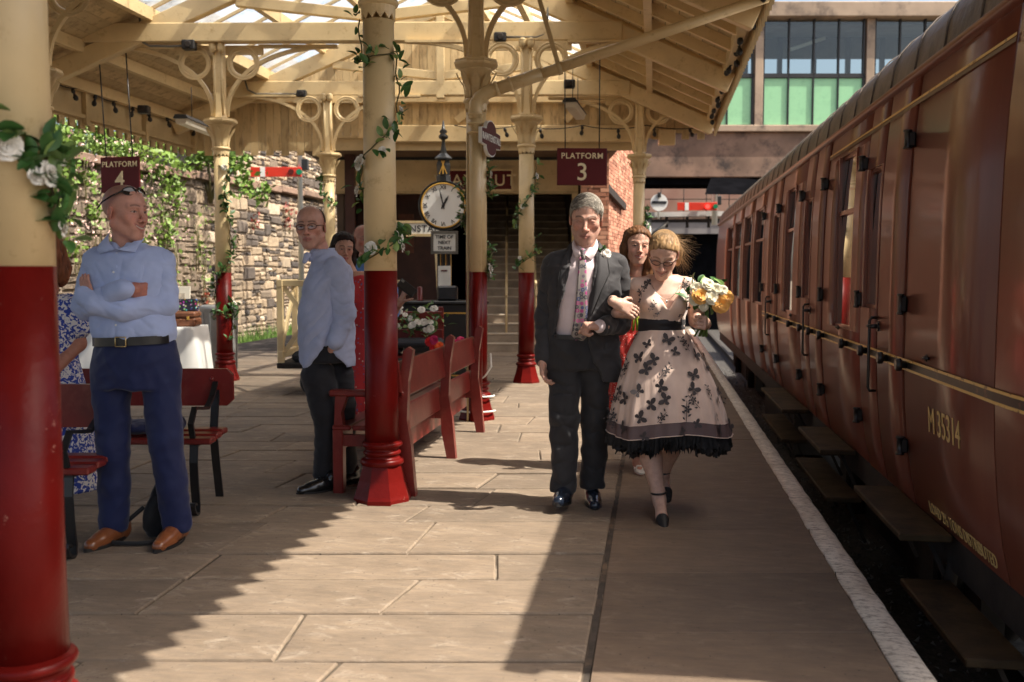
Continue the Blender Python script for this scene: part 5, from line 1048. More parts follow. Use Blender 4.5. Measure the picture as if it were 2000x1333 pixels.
# ================================================================== SHAPING BODIES: blended volumes turned into one skin
from mathutils import noise as mnoise
V3 = lambda *a: np.array(a, float)
class Vol:
    def __init__(s): s.p = []; s.fr = Matrix.Identity(4)
    def _t(s, c): return np.array(s.fr @ Vector(c))
    def rc(s, a, b, ra, rb=None, k=.02, op=1, ty=1.0):
        rb = ra if rb is None else rb; a, b = s._t(a), s._t(b); sc = s.fr.to_scale().x; ra, rb = ra * sc, rb * sc; ab = b - a; L2 = max(1e-9, float(ab @ ab))
        def f(x, y, z):
            t = np.clip(((x - a[0]) * ab[0] + (y - a[1]) * ab[1] + (z - a[2]) * ab[2]) / L2, 0, 1)
            return np.sqrt((x - a[0] - t * ab[0]) ** 2 + (y - a[1] - t * ab[1]) ** 2 + (z - a[2] - t * ab[2]) ** 2) - (ra + (rb - ra) * t)
        r = max(ra, rb); s.p.append((f, np.minimum(a, b) - r, np.maximum(a, b) + r, k * sc, op)); return s
    def chain(s, pts, rs, k=.02, op=1):
        for i in range(len(pts) - 1): s.rc(pts[i], pts[i + 1], rs[i], rs[i + 1], k, op)
        return s
    def el(s, c, r, k=.02, op=1, rot=None):
        c = s._t(c); sc = s.fr.to_scale().x; r = np.array(r, float) * sc; M3 = np.array(s.fr.to_3x3().normalized() @ (rot.to_3x3() if rot is not None else Matrix.Identity(3)))
        def f(x, y, z):
            dx, dy, dz = x - c[0], y - c[1], z - c[2]; u = (M3[0, 0] * dx + M3[1, 0] * dy + M3[2, 0] * dz) / r[0]; v = (M3[0, 1] * dx + M3[1, 1] * dy + M3[2, 1] * dz) / r[1]; w = (M3[0, 2] * dx + M3[1, 2] * dy + M3[2, 2] * dz) / r[2]
            k0 = np.sqrt(u * u + v * v + w * w); k1 = np.sqrt((u / r[0]) ** 2 + (v / r[1]) ** 2 + (w / r[2]) ** 2); return k0 * (k0 - 1) / np.maximum(k1, 1e-6)
        m = max(r); s.p.append((f, c - m, c + m, k * sc, op)); return s
    def stack(s, rings, k=.03, op=1, pw=2.0, ang=0.0):     # rings (z, cx, cy, rx, ry)
        A = np.array(sorted(rings), float); ca, sa = math.cos(ang), math.sin(ang); R_ = max(A[:, 3].max(), A[:, 4].max())
        def f(x, y, z):
            zz = np.clip(z, A[0, 0], A[-1, 0]); I = lambda j: np.interp(zz, A[:, 0], A[:, j]); dx, dy = x - I(1), y - I(2); u, v = dx * ca + dy * sa, -dx * sa + dy * ca; rx, ry = I(3), I(4)
            d = ((np.abs(u / rx) ** pw + np.abs(v / ry) ** pw) ** (1 / pw) - 1) * np.minimum(rx, ry); return np.maximum(d, np.maximum(z - A[-1, 0], A[0, 0] - z))
        s.p.append((f, V3(A[:, 1].min() - R_, A[:, 2].min() - R_, A[0, 0]), V3(A[:, 1].max() + R_, A[:, 2].max() + R_, A[-1, 0]), k, op)); return s
    def poly(s, pts, ymax, k=.004, op=-1, ymin=-1.0):       # polygon in xz cut through y < ymax
        Q = np.array(pts, float); n = len(Q)
        def f(x, y, z):
            x, z = np.broadcast_arrays(x, z); d = np.full(x.shape, 1e9); ins = np.zeros(x.shape, bool)
            for i in range(n):
                a, b = Q[i], Q[(i + 1) % n]; e = b - a; wx, wz = x - a[0], z - a[1]; t = np.clip((wx * e[0] + wz * e[1]) / (e @ e), 0, 1); d = np.minimum(d, (wx - t * e[0]) ** 2 + (wz - t * e[1]) ** 2)
                c = ((a[1] > z) != (b[1] > z)); ins ^= c & (x < (b[0] - a[0]) * (z - a[1]) / ((b[1] - a[1]) or 1e-9) + a[0])
            d = np.sqrt(d); d = np.where(ins, -d, d); return np.maximum(np.maximum(d, y - ymax), ymin - y)
        s.p.append((f, V3(Q[:, 0].min(), ymin, Q[:, 1].min()), V3(Q[:, 0].max(), ymax, Q[:, 1].max()), k, op)); return s
    def plane(s, n, dd, k=.004):        # keep the side where n.p > dd
        n = np.array(n, float); ln = np.linalg.norm(n)
        f = lambda x, y, z: (n[0] * x + n[1] * y + n[2] * z - dd) / ln * 1.0
        s.p.append((lambda x, y, z: -f(x, y, z), None, None, k, -2)); return s
    def bounds(s):
        a = [p for p in s.p if p[4] == 1]; return np.min([p[1] for p in a], 0) - .02, np.max([p[2] for p in a], 0) + .02
    def mesh(s, h, lo=None, hi=None):
        l0, h0 = s.bounds(); lo = l0 if lo is None else np.maximum(l0, np.array(lo, float)); hi = h0 if hi is None else np.minimum(h0, np.array(hi, float))
        n = np.maximum(3, np.ceil((hi - lo) / h).astype(int) + 1); ax = [lo[i] + h * np.arange(n[i]) for i in range(3)]; g = np.full(n, .3, np.float32)
        for f, a, b, k, op in s.p:
            if a is None: sl = (slice(None),) * 3
            else:
                i0 = np.maximum(0, np.floor((a - k - 2 * h - lo) / h).astype(int)); i1 = np.minimum(n, np.ceil((b + k + 2 * h - lo) / h).astype(int) + 1)
                if (i1 <= i0).any(): continue
                sl = tuple(slice(p, q) for p, q in zip(i0, i1))
            d = f(ax[0][sl[0]][:, None, None], ax[1][sl[1]][None, :, None], ax[2][sl[2]][None, None, :]); u = g[sl]
            if op == 1: hh = np.clip(.5 + .5 * (u - d) / k, 0, 1); g[sl] = u * (1 - hh) + d * hh - k * hh * (1 - hh)
            else:
                dd = -d if op == -1 else d; hh = np.clip(.5 - .5 * (u - dd) / k, 0, 1); g[sl] = u * (1 - hh) + dd * hh + k * hh * (1 - hh)
        return nets(g, lo, h)
def nets(g, lo, h):
    s = g < 0; c = np.zeros(tuple(d - 1 for d in g.shape), np.int8); S = [slice(0, -1), slice(1, None)]
    for i in (0, 1):
        for j in (0, 1):
            for k in (0, 1): c += s[S[i], S[j], S[k]]
    m = (c > 0) & (c < 8); idx = np.argwhere(m); nv = len(idx)
    if nv == 0: return np.zeros((0, 3)), np.zeros((0, 4), int)
    ids = np.full(m.shape, -1, np.int64); ids[m] = np.arange(nv); acc = np.zeros((nv, 3)); cnt = np.zeros(nv)
    for ax in range(3):
        o1, o2 = [a for a in range(3) if a != ax]
        for u in (0, 1):
            for v in (0, 1):
                off = np.zeros(3, int); off[o1] = u; off[o2] = v; A = idx + off; B = A.copy(); B[:, ax] += 1
                ga, gb = g[tuple(A.T)], g[tuple(B.T)]; cr = (ga < 0) != (gb < 0); t = np.where(cr, ga / np.where(cr, ga - gb, 1), 0); p = off[None, :] + np.zeros((nv, 3)); p[:, ax] += t; acc += np.where(cr[:, None], p, 0); cnt += cr
    vs = (idx + acc / cnt[:, None]) * h + lo; F_ = []
    for ax in range(3):
        o1, o2 = [(1, 2), (2, 0), (0, 1)][ax]; sa = [slice(None)] * 3; sb = [slice(None)] * 3; sa[ax] = slice(0, -1); sb[ax] = slice(1, None)
        e = np.argwhere(s[tuple(sa)] != s[tuple(sb)]); e = e[(e[:, o1] > 0) & (e[:, o2] > 0) & (e[:, o1] < m.shape[o1]) & (e[:, o2] < m.shape[o2])]
        def at(d1, d2): q = e.copy(); q[:, o1] -= d1; q[:, o2] -= d2; return ids[tuple(q.T)]
        q = np.stack([at(1, 1), at(0, 1), at(0, 0), at(1, 0)], 1); ins = s[tuple(e.T)]; q[~ins] = q[~ins][:, ::-1]; F_.append(q[(q >= 0).all(1)])
    return vs, np.concatenate(F_)
def smooth_verts(vs, fs, it=2, lam=.5):
    e = np.concatenate([fs[:, [0, 1]], fs[:, [1, 2]], fs[:, [2, 3]], fs[:, [3, 0]]]); 
    for _ in range(it):
        acc = np.zeros_like(vs); n = np.zeros(len(vs)); np.add.at(acc, e[:, 0], vs[e[:, 1]]); np.add.at(acc, e[:, 1], vs[e[:, 0]]); np.add.at(n, e[:, 0], 1); np.add.at(n, e[:, 1], 1); vs = vs + lam * (acc / np.maximum(n, 1)[:, None] - vs)
    return vs
def vnormals(vs, fs):
    n = np.cross(vs[fs[:, 2]] - vs[fs[:, 0]], vs[fs[:, 3]] - vs[fs[:, 1]]); acc = np.zeros_like(vs)
    for k in range(4): np.add.at(acc, fs[:, k], n)
    return acc / np.maximum(np.linalg.norm(acc, axis=1, keepdims=True), 1e-9)
def wrinkle(vs, fs, amp, fn): n = vnormals(vs, fs); return vs + n * (amp * fn(vs))[:, None]
def folds(freq, seed=0.0, ridge=True, tilt=0.0):     # freq per axis; soft creases
    def f(vs):
        o = np.empty(len(vs)); ct, st = math.cos(tilt), math.sin(tilt)
        for i, (x, y, z) in enumerate(vs):
            u, w = x * ct + z * st, -x * st + z * ct; v = mnoise.noise(Vector((u * freq[0] + seed, y * freq[1], w * freq[2]))); v2 = mnoise.noise(Vector((u * freq[0] * 2.3 + 9 + seed, y * freq[1] * 2.3, w * freq[2] * 2.1)))
            o[i] = ((1 - 2.2 * abs(v)) if ridge else v) + .45 * v2
        return o
    return f
def vmesh(name, parts, cols=None):      # parts: list of (verts, quads); cols: list of (n,3)
    V, Q, C, k = [], [], [], 0
    for i, (v, q) in enumerate(parts): V.append(v); Q.append(q + k); k += len(v); C.append(cols[i] if cols is not None else None)
    V = np.concatenate(V); Q = np.concatenate(Q); me = bpy.data.meshes.new(name); me.vertices.add(len(V)); me.vertices.foreach_set('co', V.ravel()); me.loops.add(len(Q) * 4); me.loops.foreach_set('vertex_index', Q.ravel().astype(np.int32)); me.polygons.add(len(Q)); me.polygons.foreach_set('loop_start', np.arange(len(Q), dtype=np.int32) * 4); me.polygons.foreach_set('use_smooth', np.ones(len(Q), bool)); me.update(calc_edges=True); me.validate()
    if cols is not None:
        at = me.color_attributes.new('tint', 'FLOAT_COLOR', 'POINT'); at.data.foreach_set('color', np.concatenate([np.concatenate(C), np.ones((len(V), 1))], 1).ravel())
    return me
def tint_mat(name, rough=.5, sss=0.0, bump=0.0, bscale=200, sheen=0.0, spec=.4):
    n = N(name); a = n.new('ShaderNodeAttribute'); a.attribute_name = 'tint'; co = n.coord(); v = n.ramp(n.noise(co, 34, 6, .65), [(.3, (.84, .80, .79)), (.7, (1.10, 1.09, 1.08))]); n.col(n.mix(1.0, a.outputs['Color'], v, 'MULTIPLY')); n.set(Roughness=rough, Specular_IOR_Level=spec)
    if sss: n.set(Subsurface_Weight=sss, Subsurface_Scale=.012); n.b.inputs['Subsurface Radius'].default_value = (1.0, .35, .2)
    if bump: n.bump(n.noise(co, bscale, 3), bump, .002)
    return n.m
M['skin'] = tint_mat('skin', .48, .12, .12, 420); M['hair'] = tint_mat('hair', .6, 0, 0, spec=.2)
def cloth(name, c, rough=.8, weave=900, bump=.08, vary=.06, sheen=.2):
    n = N(name); co = n.coord(); n.col(n.ramp(n.noise(co, 12, 5), [(.3, var(c, 1 - vary)), (.7, var(c, 1 + vary))])); n.set(Roughness=rough, Sheen_Weight=sheen, Specular_IOR_Level=.25)
    n.bump(n.noise(co, 28, 4), .18, .006) if bump else None; return n.m
SK = {'fair': (.52, .27, .185), 'ruddy': (.50, .21, .14), 'tan': (.46, .235, .15)}
class Fig:
    def __init__(s, cx, d, label, name='person'):
        s.cx, s.d, s.s = cx, d, d / F; s.t = thing(name, L((cx - CX) / F * d, d), label, 'person', rz=YAW)
    def P(s, px, py, y=0.0): return V3((px - s.cx) * s.s, y, CAMZ + (HZ - py) * s.s)
    def X(s, px): return (px - s.cx) * s.s
    def Z(s, py): return CAMZ + (HZ - py) * s.s
    def add(s, name, me, mat, par=None): return ob(name, me, mat, par or s.t, keep=False)
    def vol(s, name, vol, h, mat, par=None, wr=None, sm=1, lo=None, hi=None):
        v, q = vol.mesh(h, lo, hi)
        if sm: v = smooth_verts(v, q, sm)
        for w in (wr or []): v = wrinkle(v, q, w[0], w[1])
        return s.add(name, vmesh(name, [(v, q)]), mat, par)
def head_frame(c, yaw=0, pitch=0, roll=0, sc=1.0):      # yaw turns the face to the viewer's right, pitch nods it down
    return Matrix.Translation(Vector(c)) @ Matrix.Rotation(yaw, 4, 'Z') @ Matrix.Rotation(pitch, 4, 'X') @ Matrix.Rotation(roll, 4, 'Y') @ Matrix.Diagonal((sc, sc, sc, 1))
def head_vol(S, fr, fem=False, smile=0.0, age=.5, jaw=1.0, nose=1.0):
    S.fr = fr; j = (.92 if fem else 1.0) * jaw
    S.el((0, .018, .036), (.073, .094, .083), .02); S.el((0, -.022, .045), (.062, .060, .062), .03); S.el((0, -.026, -.02), (.061 * (.96 if fem else 1), .060, .070), .03)
    for q in (-1, 1):
        S.rc((q * .050 * j, .006, -.052), (q * .018, -.062, -.098), .024, .018, .03); S.el((q * .042, -.053, -.014), (.023, .024, .019), .022)
        if smile: S.el((q * .038, -.066, -.036), (.018, .016, .016), .018)
        S.rc((q * .012, -.085, .024), (q * .046, -.067, .027), .0105 if not fem else .007, .008, .014)
        S.rc((q * .018, -.101, -.036), (q * .030, -.088, -.066), .0035, .003, .007, -1) if age > .3 else None
    S.el((0, -.068, -.101), (.023 * j, .022, .019), .02); S.el((0, -.070, -.062), (.036, .026, .030), .02)
    for q in (-1, 1): S.el((q * .031, -.100, .004), (.0205, .0215, .0130), .013, -1)
    for q in (-1, 1):
        S.el((q * .031, -.0695, .0045), (.0135, .0135, .0125), .004); S.rc((q * .019, -.080, .0085), (q * .031, -.0858, .0118), .0036, .0036, .003); S.rc((q * .031, -.0858, .0118), (q * .045, -.076, .0065), .0036, .003, .003); S.rc((q * .020, -.080, -.0035), (q * .042, -.078, -.003), .0034, .0034, .005)
    n_ = nose; S.rc((0, -.086, .014), (0, -.104 - .006 * n_, -.027), .0078, .0098 * n_, .012); S.el((0, -.106 - .006 * n_, -.031), (.0125 * n_, .012, .0105), .008)
    for q in (-1, 1): S.el((q * .0135 * n_, -.098, -.034), (.0085, .011, .008), .006)
    up = smile * .010; w = .021 + smile * .007
    for q in (-1, 1): S.rc((q * w, -.086 + smile * .004, -.064 + up), (0, -.0985, -.0595), .0032, .0052, .006); S.rc((q * w * .85, -.086 + smile * .004, -.066 + up), (0, -.0965, -.0725), .003, .0062, .006)
    for q in (-1, 1):
        rot = Matrix.Rotation(q * R(18), 4, 'Z') @ Matrix.Rotation(R(8), 4, 'X'); S.el((q * .0775, .014, -.004), (.0075, .019, .031), .008, 1, rot); S.el((q * .083, .010, .0), (.005, .010, .018), .005, -1, rot)
    S.fr = Matrix.Identity(4)
def head_cols(vs, fr, skin, brow=(.10, .06, .04), lip=(.42, .12, .10), smile=0.0, stub=None, closed=0.0, blush=.10, open_=0.0):
    inv = np.array(fr.inverted()); p = vs @ inv[:3, :3].T + inv[:3, 3]; x, y, z = p[:, 0], p[:, 1], p[:, 2]; ax = np.abs(x); c = np.tile(np.array(skin), (len(vs), 1)); mix = lambda m, col: c + (np.array(col) - c) * np.clip(m, 0, 1)[:, None]
    front = y < -.03; red = np.array(skin) * np.array((1.05, .72, .70))
    c = mix(np.exp(-((ax - .040) ** 2 + (z + .022) ** 2) / .0005) * front * (.35 + blush * 2), red); c = mix(np.exp(-(x ** 2 + (z + .03) ** 2) / .00025) * (y < -.09) * .5, red); c = mix(np.exp(-((ax - .08) ** 2 + (y - .014) ** 2) / .0006) * .5, red)
    if stub is not None: c = mix(((z < -.045) & front) * .28, stub)
    zl = -.0655 + smile * .010 * (ax / .024) ** 2
    c = mix(np.clip(1.25 - np.sqrt((ax / (.024 + smile * .006)) ** 2 + ((z - zl) / .0105) ** 2), 0, .25) * 4 * (y < -.078) * .75, lip)
    if open_: c = mix((np.abs(z - zl + .001) < .0045 * open_) * (ax < .019 + smile * .006) * (y < -.078), (.50, .43, .36))
    c = mix(np.clip(1 - np.abs(z - zl - (.005 * open_ if open_ else 0)) / .0022, 0, 1) * (ax < .023 + smile * .006) * (y < -.08) * .85, (.10, .025, .02))
    c = mix(np.clip(1 - np.abs(z - .0290 - .004 * np.sin((ax - .012) / .036 * 3.14)) / .0062, 0, 1) * (ax > .010) * (ax < .050) * (y < -.055) * .95, brow)
    e = np.sqrt(((ax - .031) / .0135) ** 2 + ((z - .0042) / .0046) ** 2); op = 1 - closed
    c = mix((e < 1.0) * (y < -.074) * op, (.40, .34, .31)); c = mix((np.sqrt((ax - .031) ** 2 + ((z - .0047) * .9) ** 2) < .0058) * (e < 1.0) * (y < -.074) * op, (.035, .028, .025))
    c = mix(np.clip(1 - np.abs(e - 1.08) / .16, 0, 1) * (y < -.068) * (.75 if not closed else .6) * (z > .002 if not closed else z < .003), (.07, .035, .025))
    c = mix(np.exp(-(((ax - .031) / .020) ** 2 + ((z - .004) / .014) ** 2)) * (y < -.05) * (.20 if not closed else .28), np.array(skin) * np.array((.45, .36, .36)))  # shade of the eye sockets painted into the skin tint
    c = mix(np.exp(-((ax - .0115) ** 2 + (z + .0395) ** 2) / .000012) * (y < -.09), (.09, .03, .02))
    return c
def hand_vol(S, wr_, fd, pn, curl=(.5, .6, .4), side=1, sc=1.0, spread=.06, thumb=(.5, .4), k=.006):
    """wr_: wrist, fd: direction of the fingers, pn: direction the palm faces, side: +1 puts the thumb along fd x pn"""
    w, f, p = Vector(wr_), Vector(fd).normalized(), Vector(pn); p = (p - f * p.dot(f)).normalized(); t = f.cross(p) * side
    pal = lambda a, b, c=0: w + f * a * sc + t * b * sc + p * c * sc
    S.rc(pal(-.03, 0), pal(.01, 0), .026 * sc, .027 * sc, .012)
    for b in (-.028, -.009, .010, .028): S.rc(pal(.012, b * .7), pal(.078 - abs(b) * .12, b), .0165 * sc, .0125 * sc, .014)
    S.rc(pal(.015, .025, .008), pal(.05, .03, .010), .017 * sc, .012 * sc, .012)
    for b, ln in ((-.031, .82), (-.0105, .95), (.0105, 1.0), (.031, .93)):
        q = pal(.080 - abs(b) * .14, b); d = (f + t * b * spread * 20 * .15).normalized(); a = 0; r = .0092 * sc
        for seg, (l_, cv) in enumerate(zip((.043, .027, .021), curl)):
            a += cv; dd = d * math.cos(a) + p * math.sin(a); q2 = q + dd * l_ * ln * sc; S.rc(q, q2, r, r * .92, k); q = q2; r *= .92
    q = pal(.022, .032, .012); d = (f * .62 + t * .72 + p * .25).normalized(); a = 0; r = .0115 * sc
    for l_, cv in zip((.040, .032, .026), (0.0, thumb[0], thumb[1])): a += cv; dd = (d * math.cos(a) + (p * .75 - t * .5 + f * .2).normalized() * math.sin(a)).normalized(); q2 = q + dd * l_ * sc; S.rc(q, q2, r, r * .9, k); q = q2; r *= .9
def flat_col(v, c): return np.tile(np.array(c, float), (len(v), 1))
def hair_cap(fr, grow=.010, line=.080, slope=1.0, k=.012, low=-.06, side=.0):
    S = Vol(); S.fr = fr; S.el((0, .018, .036), (.073 + grow, .094 + grow, .083 + grow), .02); S.el((0, -.018, .047), (.062 + grow * .9, .058 + grow, .062 + grow), .02)
    R3 = np.array(fr.to_3x3()); sc = fr.to_scale().x; n = R3 @ np.array((0, slope, 1.0)) / sc; o = np.array(fr.translation); S.fr = Matrix.Identity(4)
    S.plane(n, float(n @ o) + (line - .07 * slope) * sc, k * sc); n2 = R3 @ np.array((0, 0, 1.0)) / sc; S.plane(n2, float(n2 @ o) + low * sc, .008); return S
def strands(mb, pts_fn, n, r=.0012, sides=3):
    for i in range(n): P_ = pts_fn(i); mb.tube(P_, r, sides, rs=[r * (1 - .75 * k / (len(P_) - 1)) for k in range(len(P_))], cap=False)
def comb(mb, hf, n, d0, ln=.04, r=.0008, grow=.012, amin=-1.3, amax=1.3, y0=-.075, y1=.11, lift=.006, line=.075, slope=1.05):
    # short strands lying on the scalp, combed along d0
    k = 0
    while k < n:
        a = rng.uniform(amin, amax); y = rng.uniform(y0, y1); rad = math.sqrt(max(.03, 1 - ((y - .016) / (.096 + grow)) ** 2)); p = Vector(((.074 + grow) * math.sin(a) * rad ** .5, y, .036 + (.084 + grow) * math.cos(a) * rad)); k += 1
        if p.z + slope * (p.y + .07) < line: continue
        nrm = Vector((p.x / .0064, (p.y - .016) / .011, (p.z - .036) / .0085)).normalized(); d = Vector(d0) + Vector((rng.gauss(0, .22), rng.gauss(0, .22), rng.gauss(0, .15))); d = (d - nrm * d.dot(nrm)).normalized(); pts = []
        for i in range(4):
            u = i / 3; q = p + d * ln * u * rng.uniform(.85, 1.1); c = Vector((0, .016, .036)); v = q - c; e = math.sqrt((v.x / (.074 + grow)) ** 2 + (v.y / (.096 + grow)) ** 2 + (v.z / (.084 + grow)) ** 2); q = c + v / e * (1 + lift * 10 * u * (1 - u * .4)); pts.append(hf @ q)
        mb.tube(pts, r, 3, rs=[r, r, r * .8, r * .3], cap=False)
def shoe_vol(S, heel, toe, w=.044, h=.075, sc=1.0):
    a, b = Vector(heel), Vector(toe); d = (b - a); u = Vector((0, 0, 1)); S.rc(a + u * .035, a + d * .35 + u * .045, .036 * sc, .038 * sc, .02); S.rc(a + d * .3 + u * .05, a + d * .62 + u * .033, .040 * sc, .037 * sc, .025); S.rc(a + d * .55 + u * .030, a + d * .88 + u * .022, .042 * sc, .032 * sc, .02); S.rc(a + u * .06, a + u * .09, .036 * sc, .038 * sc, .02)
def shoe(fig, heel, toe, mat, sole='black', lift=0.0, sc=1.0, name='shoe'):
    S = Vol(); shoe_vol(S, heel, toe, sc=sc); a, b = Vector(heel), Vector(toe); zb = min(a.z, b.z)
    o = fig.vol(name, S, .006, mat, sm=1); d = (b - a).normalized(); x = d.cross(Vector((0, 0, 1))).normalized(); up = x.cross(d); L_ = (b - a).length; mb = MB(); ring = []
    for k in range(24):
        t = 2 * math.pi * k / 24; u = .5 - .56 * math.cos(t); wv = (.041 + .006 * math.sin(u * 3.0)) * math.sin(t) * (1.0 if u < .7 else 1.0 - (u - .7) * .5); ring.append(a + d * (u * L_) + x * wv * sc)
    mb.loft([[p + up * (-.002) for p in ring], [p + up * .016 for p in ring]], cap=True, smooth=False); fig.add('sole', mb.mesh('sole'), sole, o)
    lc = MB()
    for k in range(4): c = a + d * L_ * (.36 + .075 * k) + up * (.094 - .013 * k); lc.tube([c - x * .020 - up * .004, c + up * .003, c + x * .020 - up * .004], .0022, 5)
    fig.add('laces', lc.mesh('laces'), sole, o); return o
def surf_strip(fig, name, edges, yf, mat, par=None, off=.006, cols=5, thick=.004):
    """edges: list of ((xl, z), (xr, z)); drapes a strip over the front given by yf(x, z)"""
    front, back = [], []
    for (xl, zl), (xr, zr_) in edges:
        rf, rb = [], []
        for c in range(cols + 1): u = c / cols; x, z = xl + (xr - xl) * u, zl + (zr_ - zl) * u; y = yf(x, z) - off; rf.append((x, y, z)); rb.append((x, y + thick, z))
        front.append(rf); back.append(rb)
    mb = MB(); mb.loft([f + b[::-1] for f, b in zip(front, back)], closed=True, smooth=True); return fig.add(name, mb.mesh(name), mat, par)
def collar3d(fig, inner, outer, mat, par, th=.005, n=8):
    def sp(P_, u): 
        P_ = [Vector(p) for p in P_]; a, b, c = P_; return a * (1 - u) ** 2 + (b * 2 - (a + c) * .5) * 2 * u * (1 - u) + c * u * u
    fr_, bk_ = [], []
    for i in range(n + 1):
        u = i / n; a, b = sp(inner, u), sp(outer, u); row = [a.lerp(b, t) + Vector((0, -.008 * math.sin(math.pi * t), 0)) for t in (0, .25, .5, .75, 1)]; fr_.append(row + [p + Vector((0, th, -.001)) for p in row[::-1]])
    mb = MB(); mb.loft(fr_, closed=True); return fig.add('collar', mb.mesh('collar'), mat, par)
def ray_front(vol_mesh):      # height field of the camera-facing side of a mesh, for draping things on it
    v, q = vol_mesh; n = vnormals(v, q); sel = n[:, 1] < .25; v = v[sel]
    def f(x, z): d = (v[:, 0] - x) ** 2 + (v[:, 2] - z) ** 2; i = np.argsort(d)[:5]; w = 1 / (d[i] + 1e-6); return float((v[i, 1] * w).sum() / w.sum())
    return f
def creases(fig, S, lines, r=.009, k=.014):
    v, q = S.mesh(.011); n = vnormals(v, q); v = v[n[:, 1] < .1]
    for ln in lines:
        pts = []
        for px, py in ln:
            x, z = fig.X(px), fig.Z(py); d = (v[:, 0] - x) ** 2 + (v[:, 2] - z) ** 2; i = np.argsort(d)[:8]; pts.append((x, float(v[i, 1].min()) - r * .35, z))
        for i in range(len(pts) - 1): S.rc(pts[i], pts[i + 1], r * (1 - .5 * i / len(pts)), r * (1 - .5 * (i + 1) / len(pts)), k, -1)
def glasses(fig, fr, mat='black', lens=None, hw=.024, hh=.015, rim=.0016, z=.003, y=-.096, shades=False):
    T = lambda p: fr @ Vector(p); mb = MB(); lm = MB()
    for q in (-1, 1):
        pts = [T((q * .031 + hw * math.cos(a) * (1 if abs(math.cos(a)) < .7 else 1.0), y + .010 * ((math.cos(a) * q + 1) / 2) ** 2, z + hh * math.sin(a))) for a in [2 * math.pi * k / 16 for k in range(17)]]; mb.tube(pts, rim * fr.to_scale().x, 5); 
        if lens: lm.add(pts[:-1], [tuple(range(16))])
        mb.tube([T((q * (.031 + hw), y + .010, z + .004)), T((q * .074, -.05, z + .006)), T((q * .080, .005, z + .004)), T((q * .079, .022, z - .008))], rim * fr.to_scale().x * 1.1, 5)
    mb.tube([T((-.008, y + .001, z + .002)), T((0, y - .003, z + .005)), T((.008, y + .001, z + .002))], rim * fr.to_scale().x, 5)
    o = fig.add('spectacles', mb.mesh('spectacles'), mat)
    if lens: fig.add('lens', lm.mesh('lens'), lens, o)
    return o
